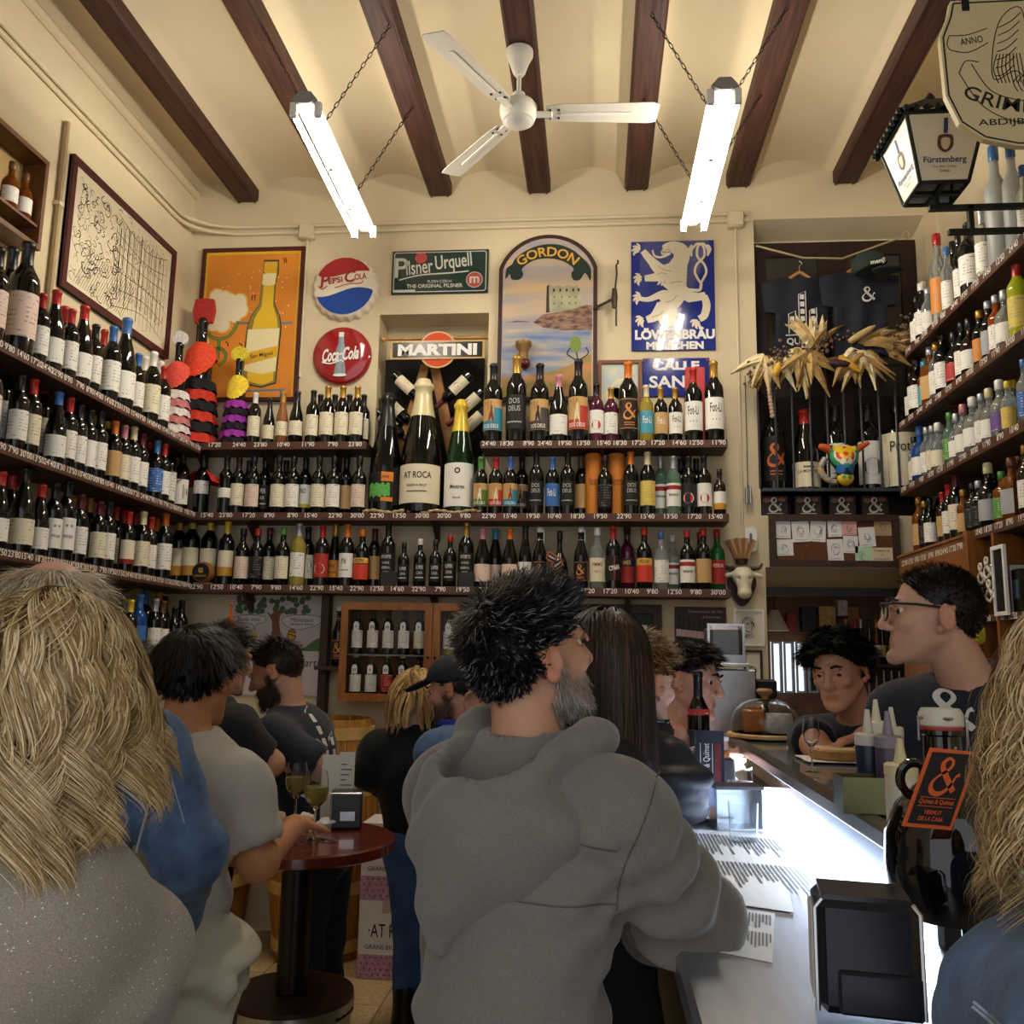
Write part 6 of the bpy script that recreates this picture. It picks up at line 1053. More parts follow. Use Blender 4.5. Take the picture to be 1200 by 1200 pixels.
# beer lantern
zb = 3.45; p = [PZ(x, y, zb) for x, y in ((1080,213),(1058,242),(1133,213),(1115,240))]; lx0, lx1, ly0, ly1 = (p[0][0]+p[1][0])/2, (p[2][0]+p[3][0])/2, p[0][1], p[1][1]; cx, cy = (lx0+lx1)/2, (ly0+ly1)/2
r = thing('beer_lantern', 'square glass beer lantern reading Furstenberg on an iron wall bracket', 'lantern', (cx, cy, zb)); b_, t_, hh = (lx1-lx0)/2, (lx1-lx0)/2+.06, .27; irn = M('lantern iron', '#1d2422', .5, .4); gl_ = M('lantern milk glass', '#e6e2d2', .35)
C0 = [(-1,-1),(1,-1),(1,1),(-1,1)]
for i in range(4):
    a, b = C0[i], C0[(i+1) % 4]; P = [(a[0]*b_,a[1]*b_,0),(b[0]*b_,b[1]*b_,0),(b[0]*t_,b[1]*t_,hh),(a[0]*t_,a[1]*t_,hh)]; part(r, 'pane', MB().add(P, [(0,1,2,3)]), gl_, False); part(r, 'corner_bar', MB().cyl(P[0], P[3], .008, n=6), irn); part(r, 'rim_bar', MB().cyl(P[0], P[1], .008, n=6), irn); part(r, 'rim_bar', MB().cyl(P[3], P[2], .01, n=6), irn)
    part(r, 'roof_pane', MB().add([(a[0]*(t_+.03),a[1]*(t_+.03),hh+.004),(b[0]*(t_+.03),b[1]*(t_+.03),hh+.004),(b[0]*.04,b[1]*.04,hh+.13),(a[0]*.04,a[1]*.04,hh+.13)], [(0,1,2,3)]), irn, False)
    for q in range(9): f_ = (q+.5)/9; c_ = [(a[k]+(b[k]-a[k])*f_)*(t_+.03) for k in (0,1)]; part(r, 'scallop', MB().sph((c_[0], c_[1], hh+.002), .014, 6, 4), irn)
    sl = math.atan2(t_-b_, hh); RR = Matrix.Rotation([0, math.pi/2, math.pi, -math.pi/2][i], 4, 'Z') @ Matrix.Translation((0, -b_, 0)) @ Matrix.Rotation(sl, 4, 'X')
    if i in (0, 3):
        m = MB(); text(m, 'F\u00fcrstenberg', 0, .085, -.002, w=.165, bold=.015); part(r, 'lettering', m.tf(RR), flatc('lantern blue', '#22386f')); m = MB(); text(m, 'Fine Beer Quality', 0, .06, -.002, w=.09); text(m, 'Donau', 0, .045, -.002, w=.04); part(r, 'small_print', m.tf(RR), ink); m = MB(); m.flat(spline([(0,.115),(.028,.135),(.03,.17),(.02,.185),(-.02,.185),(-.03,.17),(-.028,.135)], 4, True), -.002); part(r, 'crest', m.tf(RR), flatc('crest brown', '#5d3a2e')); m = MB(); m.flat(spline([(0,.125),(.015,.14),(.015,.17),(-.015,.17),(-.015,.14)], 3, True), -.003); part(r, 'crest_shield', m.tf(RR), flatc('crest pale', '#d2c7a6')); m = MB(); m.flat(rect(-.008, .008, .19, .25), -.002); part(r, 'crest_ribbon', m.tf(RR), flatc('lantern blue', '#22386f'))
part(r, 'base_cross', MB().bb(-b_, b_, -.01, .01, -.008, .008).bb(-.01, .01, -b_, b_, -.008, .008), irn, False); part(r, 'stem', MB().cyl((0,0,0), (0,0,-.06), .012), irn); part(r, 'finial', MB().lathe([(.03,0),(.02,.03),(.006,.05)], 10, (0,0,hh+.13)), irn)
part(r, 'bracket', MB().bb(-.03, WX1-cx, -.012, .012, -.075, -.055).bb(.12, .14, -.012, .012, -.16, -.06).bb(.04, WX1-cx, -.012, .012, -.18, -.16).bb(WX1-cx-.02, WX1-cx-.002, -.03, .03, -.25, .0), irn, False)
# hanging brewery shield
Yg = 2.9; a = PY(1100, 45, Yg); zt = PY(1140, 3, Yg)[2]; zbm = PY(1165, 174, Yg)[2]; hw = .30; cx = a[0]+hw; hh = zt-zbm
r = thing('brewery_shield', 'cream hanging shield sign reading GRIMBERGEN with a phoenix emblem', 'sign', (cx, Yg, zbm)); sh = [(-hw*.86,hh),(-hw*.9,hh*.9),(-hw,hh*.76),(-hw,hh*.76-.02),(-hw*.98,hh*.35),(-hw*.85,hh*.16),(-hw*.6,hh*.05),(-hw*.25,0),(0,-.004)]; P = sh+[(-x, z) for x, z in sh[::-1][1:]]
part(r, 'board', MB().prism(P, -.012, .012), M('shield cream', '#dccb9c', .4), False); brk = flatc('shield ink', '#26211b'); q = [(x*.965, hh*.5+(z-hh*.5)*.965) for x, z in P]; st(r, 'rim_line', [q+[q[0]]], .006, -.0126, brk)
m = MB(); text(m, 'GRIMBERGEN', 0, hh*.26, -.013, h=.05, w=hw*1.62, bold=.008, arc=-.42); text(m, 'ABDIJBIER + BIERE', 0, hh*.155-.0, -.013, h=.03, w=hw*1.3, bold=.008); text(m, 'ANNO', -hw*.66, hh*.72, -.013, h=.026, w=hw*.25, bold=.01, rot=.12); part(r, 'lettering', m, brk, False)
m = MB(); SX = lambda pts: m.stroke(spline(pts, 5), .0035, -.0128)
for sg in (-1, 1):
    SX([(sg*hw*.05,hh*.38),(sg*hw*.2,hh*.5),(sg*hw*.45,hh*.45),(sg*hw*.42,hh*.7),(sg*hw*.3,hh*.88),(sg*hw*.1,hh*.93),(sg*hw*.06,hh*.7),(sg*hw*.08,hh*.5)])
    for k in range(7): t = k/6; SX([(sg*hw*(.1+.02*k),hh*(.9-.06*k)),(sg*hw*(.22+.02*k),hh*(.84-.06*k)),(sg*hw*(.36+.012*k),hh*(.8-.055*k))])
    for k in range(8): SX([(sg*hw*(.12+.04*k),hh*.42),(sg*hw*(.13+.045*k),hh*.52),(sg*hw*(.15+.035*k),hh*.62)])
    for k in range(5): SX([(sg*hw*.05*k,hh*.36),(sg*hw*(.05*k+.04),hh*.42),(sg*hw*(.05*k-.02),hh*.47)])
    SX([(sg*hw*.9,hh*.66),(sg*hw*.7,hh*.64),(sg*hw*.48,hh*.7)]); SX([(sg*hw*.9,hh*.76),(sg*hw*.7,hh*.76),(sg*hw*.48,hh*.8)]); SX([(sg*hw*.9,hh*.66),(sg*hw*.93,hh*.7),(sg*hw*.9,hh*.76)])
SX([(-hw*.82,hh*.5),(-hw*.6,hh*.28),(-hw*.3,hh*.17),(0,hh*.145),(hw*.3,hh*.17),(hw*.6,hh*.28),(hw*.82,hh*.5)]); SX([(-hw*.68,hh*.56),(-hw*.5,hh*.38),(-hw*.25,hh*.31),(0,hh*.29),(hw*.25,hh*.31),(hw*.5,hh*.38),(hw*.68,hh*.56)]); SX([(-hw*.82,hh*.5),(-hw*.74,hh*.58),(-hw*.6,hh*.57)]); SX([(0,hh*.5),(-hw*.05,hh*.6),(hw*.03,hh*.68),(hw*.0,hh*.78)])
part(r, 'phoenix_lines', m, brk, False)['kind'] = 'stuff'; part(r, 'hanger', MB().cyl((-hw*.7,0,hh-.01), (-hw*.7,0,4.42-zbm), .006).cyl((hw*.7,0,hh-.01), (hw*.7,0,4.42-zbm), .006), irn); part(r, 'clamp', MB().bb(-hw*.7-.012, -hw*.7+.012, -.016, .016, hh-.04, hh+.02), irn, False)
# ================================================================ the bar
CZ, LZ = 1.12, 1.25; steel_c = M('counter steel', '#b4b8be', .34, .9, var=.08, vs=6, stretch=(8,1,1)); 
r = thing('bar_counter', 'stainless steel bar counter with a raised ledge and light strip', 'bar counter', (.12, 1.0, 0)); y0, y1 = .07, 2.75; fx = lambda X: X-.12
part(r, 'front_panel', MB().bb(.06, .49, y0+.04, 2.22, .0, CZ-.05), M('bar front dark', '#1a1512', .5), False); part(r, 'counter_top', MB().bb(0, fx(.66), y0, 2.25, CZ-.05, CZ, .008), steel_c, False); part(r, 'display_body', MB().bb(fx(.61), fx(.88), .5, y1, .0, LZ-.035), steel_d, False); part(r, 'skirt', MB().bb(fx(.604), fx(.609), .5, y1, CZ, LZ-.035), M('skirt steel', '#a3a6aa', .15, 1.), False)
part(r, 'ledge', MB().bb(fx(.56), fx(.9), .5, y1+.1, LZ-.03, LZ-.006, .003), M('ledge glass top', '#9fa6a6', .08, .6), False); part(r, 'ledge_rail', MB().bb(fx(.52), fx(.565), .5, y1+.1, LZ-.038, LZ, .006), M('rail steel', '#6c645c', .3, .9), False); part(r, 'post', MB().bb(fx(.53), fx(.555), .5, .53, CZ, LZ-.036), black, False)
part(r, 'light_strip', MB().bb(fx(.572), fx(.594), .56, y1-.05, LZ-.05, LZ-.036), M('cool light strip', '#d6e6ff', .5, emit=LED_POWER), False)
part(r, 'foot_rail', MB().cyl((-.02,y0,.18), (-.02,2.2,.18), .02, n=10), steel)
def glassware(nm, lab, loc, prof, liquid=None, lcol='#c9bb62', inner=None, cat='glass', group=None):
    o = thing(nm, lab, cat, loc, 0, group); part(o, 'bowl', MB().lathe(prof, 24), M('thin glass', '#f6f9fa', .03, trans=1., ior=1.3)); 
    if liquid: part(o, 'wine', MB().lathe(liquid, 20), M('wine '+lcol, lcol, .1, trans=.5, ior=1.33))
    return o
WG = [(.034,0),(.034,.002),(.006,.006),(.0035,.015),(.0035,.085),(.012,.095),(.032,.118),(.038,.145),(.036,.175),(.031,.205),(.0302,.205),(.035,.174),(.037,.145),(.031,.119),(.011,.098),(.001,.096)]
def wl(z): return [(.001,.0975),(.0105,.099),(.0305,.1195),(.0365,.145)]+([(.0358,z),(.0,z)] if z > .145 else [])
for k, (px, py) in enumerate(((802,931),(791,921))): p = PZ(px, py, CZ); glassware('wine_glass', 'wine glass %s on the steel counter' % ('a quarter full of white wine', 'empty, behind the other')[k], (p[0], p[1], CZ+.001), WG, wl(.15) if k == 0 else None, '#d9d3b4')
p = PZ(862, 930, CZ); glassware('wine_tumbler', 'low glass with red wine beside the standing menu card', (p[0], p[1]-.1, CZ+.001), [(.03,0),(.036,.003),(.04,.05),(.038,.1),(.0372,.1),(.039,.05),(.035,.006),(.001,.006)], [(.001,.007),(.0345,.008),(.0385,.05),(.0,.05)], '#3c1020')
p = PZ(880, 975, CZ); r = thing('steel_holder', 'clear-sided steel straw holder on the counter by the plate', 'holder', (p[0]-.03, p[1]+.05, CZ+.001), .15); part(r, 'box', MB().bb(-.06, .06, -.04, .04, 0, .003).bb(-.06, .06, .037, .04, 0, .1).bb(-.06, -.057, -.04, .04, 0, .1).bb(.057, .06, -.04, .04, 0, .1), steel, False); part(r, 'front_glass', MB().bb(-.06, .06, -.042, -.039, 0, .09), M('thin glass', '#f6f9fa'), False); part(r, 'lid', MB().bb(-.063, .063, -.044, .044, .1, .108), steel_d, False)
p = PZ(880, 985, CZ); glassware('water_glass', 'straight clear water glass in front of the steel holder', (p[0]-.02, p[1]-.02, CZ+.001), [(.03,0),(.032,.002),(.036,.09),(.0352,.09),(.031,.005),(.001,.005)])
p = PZ(825, 962, CZ); r = thing('tapas_plate', 'white plate with bread and tapas scraps on the steel counter', 'plate', (p[0]+.01, p[1]+.03, CZ+.001)); part(r, 'plate', MB().lathe([(.05,0),(.055,.003),(.1,.016),(.1,.019),(.055,.007),(.0,.006)], 32), M('china', '#eef0f2', .2, coat=.5)); R = random.Random(2)
for k in range(5): a_ = R.uniform(0, 6); s = SDF(.004).ell((0,0,0), (.03,.018,.011)).ell((.015,.01,.008), (.014,.012,.01)); o = sobj('bread_piece', s, M('bread', '#b98a55', .8, var=.35, vs=70), r); o.location = (.05*math.cos(a_), .05*math.sin(a_), .018); o.rotation_euler = (R.uniform(-.4,.4), R.uniform(-.4,.4), a_)
def crumple(nm, lab, loc, sz, seed, cat='napkin'):
    V = np.array(MB().sph((0,0,0), sz, 20, 14).v); Fm = MB().sph((0,0,0), sz, 20, 14).f; nz = noise3(V+seed, 1.1/sz)+.5*noise3(V+seed*2, 2.6/sz); V = V*(1+.45*nz[:,None])*np.array([1.2,1,.6]); V[:,2] -= V[:,2].min(); m = MB(); m.add(V, Fm); return solo(nm, m, M('tissue', '#e9e7e2', .8), lab, cat, loc, seed, smooth=True)
for k, (px, py) in enumerate(((812,938),(828,935),(836,950))): p = PZ(px, py, CZ); crumple('crumpled_napkin', 'crumpled white napkin by the tapas plate, %s' % ('nearest the wine glasses','in the middle','nearest the menus')[k], (p[0], p[1]+.02, CZ+.002), .026, 3.+k)
def sheet(nm, lab, q, z, cols, rows, ttl=None):
    P = [PZ(x, y, z) for x, y in q]; c = sum(P)/4; r = thing(nm, lab, 'menu', tuple(c)); vv = [tuple(v-c) for v in P]; part(r, 'paper', MB().add(vv+[(v[0], v[1], -.0008) for v in vv], [(0,1,2,3),(7,6,5,4),(0,4,5,1),(1,5,6,2),(2,6,7,3),(3,7,4,0)]), M('menu paper', '#ebe9e3', .5), False)
    A, B, D = np.array(vv[0]), np.array(vv[1])-np.array(vv[0]), np.array(vv[3])-np.array(vv[0]); m = MB(); R = random.Random(len(lab))
    for i in range(rows):
        for j in range(cols):
            u0 = .06+.9*i/rows; v0 = .08+.86*j/cols; ln_ = R.uniform(.35, .8)*.86/cols; m.add([tuple(A+B*u+D*v+np.array([0,0,.0007])) for u, v in ((u0,v0),(u0+.4/rows,v0),(u0+.4/rows,v0+ln_),(u0,v0+ln_))], [(0,1,2,3)])
    part(r, 'print_lines', m, flatc('menu ink', '#555a62'), False)['kind'] = 'stuff'; return r
sheet('paper_menu', 'printed menu sheet lying nearest the tapas plate', [(806,971),(912,979),(930,1069),(846,1057)], CZ+.0025, 2, 22); sheet('paper_menu', 'second printed menu sheet lying under the napkin dispenser side', [(847,1062),(908,1070),(905,1128),(838,1114)], CZ+.0015, 2, 14)
p = PZ(829, 931, CZ); r = thing('standing_menu', 'standing dark menu card reading Quimet i Quimet', 'menu', (p[0], p[1], CZ+.001), -.12); part(r, 'card', MB().bb(-.055, .055, -.003, .003, .0, .2), M('menu navy', '#23283a', .4), False); part(r, 'foot', MB().bb(-.055, .055, -.03, .03, 0, .006), M('thin glass', '#f6f9fa'), False); m = MB(); text(m, 'Quimet & Quimet', .0, .09, -.0036, h=.024, w=.14, bold=.01, rot=math.pi/2); part(r, 'lettering', m, white, False); fl(r, 'red_panel', [rect(.025,.045,.03,.16)], -.0035, flatc('menu red', '#7a2a30')); st(r, 'lines', [[(-.02,.03),(-.02,.16)], [(.018,.03),(.018,.16)]], .002, -.0036, white)
# black napkin dispenser, big vermouth jar with its tag
a = PZ(1012, 1196, CZ); r = thing('napkin_dispenser', 'black chrome-edged napkin dispenser at the near counter end', 'napkin dispenser', (a[0]+.012, a[1]+.03, CZ+.001), -.16); w, d, hh = .06, .05, .142; part(r, 'body', MB().bb(-w, w, -d, d, .006, hh, .012), M('dispenser black', '#1b1e26', .3), False); [part(r, 'chrome_edge', MB().tube([(x,-d-.001,.012),(x,-d-.001,hh-.012),(x*.86,-d-.001,hh-.001)], .003, 6), steel) for x in (-w, w)]; part(r, 'napkins', MB().bb(-w-.004, -w+.002, -d+.016, d-.016, .02, hh-.02), M('napkin white', '#d9d6ce', .8), False); part(r, 'top_plate', MB().bb(-w+.008, w-.008, -d+.008, d-.008, hh-.004, hh+.002), M('dispenser top', '#3d3d42', .25, .6), False); part(r, 'front_plate', MB().bb(-w*.6, w, -d-.006, -d+.002, .01, .06, .004), M('dispenser black', '#1b1e26'), False)
jy = 1.36; jb = PY(1116, 1078, jy); jr = .084; r = thing('vermouth_jar', 'big dark vermouth jug with swing stopper, ring handle and orange house tag', 'jug', (jb[0], jy, CZ+.001)); zj = max(.03, jb[2]-CZ-.001); jg = M('jug glass dark', '#0d0b0c', .05, coat=.6)
m = MB().lathe([(a_, zj+(b_-zj)*.87) for a_, b_ in [(.02,zj),(jr*.78,zj+.006),(jr*.95,zj+.035),(jr,zj+.08),(jr*.97,zj+.13),(jr*.78,zj+.175),(jr*.42,zj+.21),(.026,zj+.228),(.025,zj+.285),(.03,zj+.288),(.03,zj+.295),(.022,zj+.297)]], 40); m.v = [(x*(1+.015*math.cos(14*math.atan2(y,x))*(z < zj+.18)), y*(1+.015*math.cos(14*math.atan2(y,x))*(z < zj+.18)), z) for x, y, z in m.v]; part(r, 'jug', m, jg)
part(r, 'stopper', MB().lathe([(.024,zj+0.2584),(.03,zj+0.2634),(.03,zj+0.2794),(.026,zj+0.2864),(.0,zj+0.2874)], 20), M('stopper ivory', '#cfc9b8', .4)); part(r, 'gasket', MB().lathe([(.027,zj+0.2534),(.028,zj+0.2584),(.027,zj+0.2624)], 20), M('gasket red', '#a8342c', .5)); part(r, 'wire_bail', MB().tube([(.028,0,zj+0.2050),(.033,-.004,zj+0.2414),(.033,-.004,zj+0.2734),(.0,-.033,zj+0.2734),(-.033,-.004,zj+0.2734),(-.033,-.004,zj+0.2414)], .0025, 6), steel); part(r, 'ring_handle', MB().tube([(-.05+.02*math.cos(t), -.03, zj+.19+.023*math.sin(t)) for t in np.linspace(0, 6.28, 20)[:-1]], .0065, 8, True), jg)
for k in range(3): t = 2.1*k+.5; part(r, 'stand_leg', MB().cyl((jr*.8*math.cos(t), jr*.8*math.sin(t), 0), (jr*.6*math.cos(t), jr*.6*math.sin(t), zj+.004), .006), black)
Yt = jy-jr-.03; tg = [PY(x, y, Yt) for x, y in ((1057,968),(1115,973),(1148,882),(1090,876))]; c = np.array(r.location); part(r, 'tag', MB().add([tuple(v-c) for v in tg]+[tuple(v-c+np.array([0,.002,0])) for v in tg], [(0,1,2,3),(7,6,5,4),(0,4,5,1),(1,5,6,2),(2,6,7,3),(3,7,4,0)]), M('tag orange bright', '#e0632c', .5), False); tag_o = r.children[-1]
A, U, V_ = tg[0]-c, tg[1]-tg[0], tg[3]-tg[0]; tp = lambda u, v, e=.0012: tuple(A+U*u+V_*v-np.array([0,e,0])); part(tag_o, 'tag_face', MB().add([tp(.07,.05),tp(.93,.05),tp(.93,.95),tp(.07,.95)], [(0,1,2,3)]), M('tag black', '#1d1a18'), False); m = MB(); amp(m, 0, 0, 0, 1.); m2 = MB(); m2.add([tp(.5+x*.62, .66+z*.46, .002) for x, _, z in m.v], m.f)
for s_, vv_, ww_, hh_ in (('Quimet & Quimet',.33,.7,.07),('VERMUT',.2,.36,.055),('DE LA CASA',.12,.5,.055)): q = MB(); text(q, s_, 0, 0, 0, w=ww_, h=hh_, bold=.02); m2.add([tp(.5+x, vv_+z, .002) for x, _, z in q.v], q.f)
for z in (.38, .27): m2.add([tp(.15,z,.002),tp(.85,z,.002),tp(.85,z+.008,.002),tp(.15,z+.008,.002)], [(0,1,2,3)])
part(tag_o, 'tag_lettering', m2, M('tag orange bright', '#e0632c'), False); q = tp(.5, 1.02); part(r, 'twine', MB().tube([q, (0,-.03,zj+.205), (.02,-.02,zj+.21), (.0,.03,zj+.21), (-.028,0,zj+.208), (-.01,-.03,zj+.205)], .002, 5), M('jute rope', '#b79f74'))
# squeeze bottles in tins, cheese, dome, machine ... on the ledge
def squeeze(px, py, body, tip, lab, hs=1., base=LZ, dy=0.):
    hs *= .88
    p = PZ(px, py, base); r = thing('squeeze_bottle', lab, 'squeeze bottle', (p[0], p[1]+dy, base+.001), 0, 'squeeze bottles on the ledge'); mt = M('squeeze '+body, body, .35, trans=.15); tm = M('squeeze tip '+tip, tip, .5)
    part(r, 'body', MB().lathe([(.024,0),(.027,.004),(.027,.14*hs),(.024,.148*hs)], 20), mt); part(r, 'collar', MB().lathe([(.0275,.142*hs),(.028,.146*hs),(.028,.166*hs),(.024,.17*hs)], 20), tm); part(r, 'nozzle', MB().lathe([(.012,.168*hs),(.009,.19*hs),(.005,.225*hs),(.004,.226*hs)], 12), tm); return r
squeeze(1021, 945, '#232a42', '#c9c2b2', 'dark blue squeeze bottle in the front tin'); squeeze(1045, 950, '#54465a', '#8a7f86', 'mauve squeeze bottle in the front tin'); squeeze(1035, 925, '#cfc7b4', '#d9d0b8', 'cream squeeze bottle behind the dark blue one', 1.05, dy=.03); squeeze(1058, 925, '#d2c8b0', '#d9d0b8', 'ivory squeeze bottle behind the mauve one', .95, dy=.06); squeeze(1060, 985, '#d6ccb2', '#d2c296', 'tall cream squeeze bottle standing before the jug', .85); squeeze(1082, 925, '#d0c4a8', '#cfc5a6', 'pale squeeze bottle beside the amber jar', 1.0, dy=.1); squeeze(1140, 930, '#c9bda6', '#d28a35', 'squeeze bottle with orange nozzle behind the jug', .95, dy=.1)
for k, (px, py, ww) in enumerate(((1034,955,.075),)): p = PZ(px, py, LZ); r = thing('bottle_tin', 'open olive tin holding two squeeze bottles', 'tin', (p[0], p[1]+.035, LZ+.001)); part(r, 'tin', MB().prism([(-ww,0),(ww,0),(ww,.07),(ww-.002,.07),(ww-.002,.002),(-ww+.002,.002),(-ww+.002,.07),(-ww,.07)], -.036, .036).bb(-ww, ww, -.037, -.035, 0, .07).bb(-ww, ww, .035, .037, 0, .07), M('tin olive', '#6f6c4c', .3, .9), False)
p = PZ(1085, 905, LZ); r = thing('amber_jar', 'round amber honey jar with pale lid among squeeze bottles', 'jar', (p[0], p[1], LZ+.001)); part(r, 'jar', MB().lathe([(.03,0),(.04,.01),(.044,.05),(.036,.085),(.028,.095)], 20), GLASS['a'][1]); part(r, 'lid', MB().lathe([(.03,.094),(.031,.098),(.031,.115),(.028,.118)], 20), M('lid pale', '#c9c0a8', .5))
p = PZ(1150, 915, LZ); r = thing('wooden_crate', 'small pine crate with clear front behind the jug', 'crate', (p[0]+.06, p[1]+.2, LZ+.001)); part(r, 'crate', MB().bb(-.1, .1, -.06, .06, 0, .12, .003), M('crate pine', '#b99a5c', .6, var=.3, vs=14, stretch=(1,3,6)), False); part(r, 'lid', MB().bb(-.105, .105, -.065, .065, .12, .135), M('crate pine', '#b99a5c'), False)
p = PZ(995, 893, LZ); r = thing('rind_cheese', 'cut wheel of rind cheese on paper under the barman hand', 'cheese', (p[0]-.02, p[1]+.05, LZ+.001)); part(r, 'paper', MB().bb(-.11, .11, -.09, .09, 0, .002), M('menu paper', '#ebe9e3'), False); part(r, 'wheel', MB().lathe([(.078,.002),(.085,.008),(.085,.03),(.078,.036)], 32), M('cheese rind', '#b3824f', .6, var=.25, vs=40)); part(r, 'cut_face', MB().lathe([(.076,.0361),(.0,.0365)], 32), M('cheese paste', '#e2cfa0', .6))
p = PZ(892, 862, LZ); r = thing('cheese_dome', 'glass dome with wooden knob over cheeses on a round board', 'cheese dome', (p[0]+.0, p[1]-.1, LZ+.001)); part(r, 'board', MB().lathe([(.14,0),(.15,.004),(.15,.014),(.145,.018),(.0,.018)], 36), M('board beech', '#c3a069', .5, var=.2, vs=9, stretch=(1,5,1))); part(r, 'dome', MB().lathe([(.132,.019),(.133,.06),(.12,.1),(.09,.13),(.05,.146),(.02,.15),(.019,.148),(.05,.1438),(.089,.128),(.118,.099),(.131,.06),(.13,.019)], 36), M('thin glass', '#f6f9fa')); part(r, 'knob', MB().lathe([(.012,.149),(.014,.16),(.03,.172),(.032,.18),(.026,.188),(.0,.19)], 20), M('knob wood', '#b08a58', .5))
part(r, 'orange_cheese', MB().box((-.045,.01,.062), (.075,.08,.088), None, .006), M('cheese orange', '#c4762a', .5, var=.12, vs=20), False); part(r, 'orange_cheese', MB().box((-.035,.04,.112), (.06,.05,.012), None, .004), M('cheese orange', '#c4762a'), False); part(r, 'white_cheese', MB().lathe([(.05,.02),(.054,.03),(.054,.085),(.048,.094),(.0,.096)], 26, (.05,-.01,0)), M('cheese white', '#ddd8d0', .7, var=.12, vs=30, bump=.5, bs=90))
p = PY(856, 842, 3.95); r = thing('steel_machine', 'stainless steel slicing machine at the far end of the bar', 'machine', (.55, 3.98, CZ+.09)); zz = LZ-CZ; part(r, 'base', MB().bb(-.09, .12, -.1, .1, -.0, .3, .006), steel, False); part(r, 'head', MB().bb(-.075, .07, -.1, .08, .31, .485, .02), M('machine grey', '#77777a', .35, .5), False); part(r, 'tray', MB().bb(-.08, .09, -.14, -.09, .31, .325, .003).bb(-.07,.075,-.12,-.1,.325,.36), steel, False); frame(r, -.08, .075, .31, .49, .01, .012, steel, 'head_frame', -.1)
p = PY(838, 772, 4.0); r = thing('pepper_mill', 'turned wooden pepper mill standing on the machine corner', 'pepper mill', (p[0], 4.1, CZ+.001)); part(r, 'body', MB().lathe([(.03,0),(.03,.37),(.02,.4),(.028,.44),(.02,.47)], 16), M('mill wood', '#6b3417', .35)); part(r, 'cap', MB().lathe([(.022,.47),(.034,.49),(.034,.515),(.02,.53),(.006,.535)], 16), M('mill wood', '#6b3417')); part(r, 'finial', MB().sph((0,0,.545), .011), steel)
p = PY(898, 800, 3.9); r = thing('black_tap', 'black tap head behind the glass dome', 'tap', (p[0], 3.92, LZ+.001)); part(r, 'column', MB().cyl((0,0,0), (0,0,.14), .012), steel_d); part(r, 'handle', MB().bb(-.045, .045, -.02, .03, .14, .22, .01), black, False)
p = PY(820, 862, 3.0); bottle((p[0]+.01, 3.12, CZ+.001), 'bdx', 'k', 'k', 'r', PY(819, 788, 3.0)[2]-CZ, 1., .1, 'dark wine bottle with narrow red label before the man in pink', 'bottle', None, 'wine_bottle', (.19,.205)); o = thing('preserve_jar', 'small glass jar of orange preserve on a black box', 'jar', (PY(826, 840, 3.1)[0]+.06, 3.17, CZ+.001)); part(o, 'box', MB().bb(-.04, .04, -.04, .04, 0, .1, .004), black, False); part(o, 'jar', MB().lathe([(.026,.1),(.028,.105),(.028,.15),(.024,.158)], 16), GLASS['c'][1]); part(o, 'preserve', MB().lathe([(.0285,.105),(.0285,.125)], 16), M('preserve', '#c9701f', .4)); part(o, 'lid', MB().lathe([(.026,.157),(.027,.17),(.0,.171)], 16), white)
for k, (px, py, c) in enumerate(((945,870,'#e6e8ea'),(955,880,'#dfe3e8'),(930,868,'#e9e6e0'))):
    p = PZ(px, py, LZ); solo('folded_cloth', MB().box((0,0,.008), (.14,.1,.014), None, .005), M('cloth '+c, c, .8), 'folded white cloth on the ledge, %s from the dome' % ORD[k], 'cloth', (p[0]+.02*k, p[1]-.12*k, LZ+.001), .3*k, 'folded cloths on the ledge')
p = PZ(952, 905, LZ); glassware('upside_glass', 'small stemmed glass standing on the ledge between dome and cheese', (p[0], p[1], LZ+.001), [(a*.62, b*.72) for a, b in WG])
# ================================================================ round keg table
tz = .95; tc = PZ(350, 985, tz); Yt = 3.0; tx = PY(350, 1000, Yt)[0]; r = thing('keg_table', 'round red-brown bar table on a black column and steel keg', 'table', (tx, Yt, 0)); tr = .315
part(r, 'table_top', MB().lathe([(tr-.01,tz-.04),(tr,tz-.035),(tr,tz-.006),(tr-.006,tz),(.0,tz)], 48), M('table red brown', '#6a2a18', .2, var=.2, vs=8, coat=.5)); part(r, 'column', MB().lathe([(.05,.48),(.05,tz-.04)], 24), M('column black', '#1a1210', .35, var=.3, vs=8)); kz = .46
part(r, 'keg', MB().lathe([(.19,.0035),(.2,.02),(.2,.05),(.19,.06),(.19,.12),(.196,.13),(.19,.14),(.19,.3),(.196,.31),(.19,.32),(.19,kz-.05),(.2,kz-.04),(.2,kz)], 40), steel); part(r, 'keg_lid', MB().lathe([(.198,kz),(.198,kz+.014),(.0,kz+.014)], 40), M('keg lid brown', '#3a2016', .4, var=.3, vs=9)); part(r, 'keg_handle', MB().tube([(.19*math.cos(t), .19*math.sin(t), kz-.03) for t in np.linspace(-.5, .1, 8)], .012, 6), black)
def onT(px, py): q = PZ(px, py, tz); return (q[0], q[1], tz+.001)
for k, (px, py) in enumerate(((345,968),(368,984))): glassware('wine_glass', 'glass of white wine on the round table, %s' % ('nearer the bearded man','nearer the man in white')[k], onT(px, py), [(a*1.05, b*1.05) for a, b in WG], [(a*1.05, b*1.05) for a, b in wl(.158)], '#c2b05a')
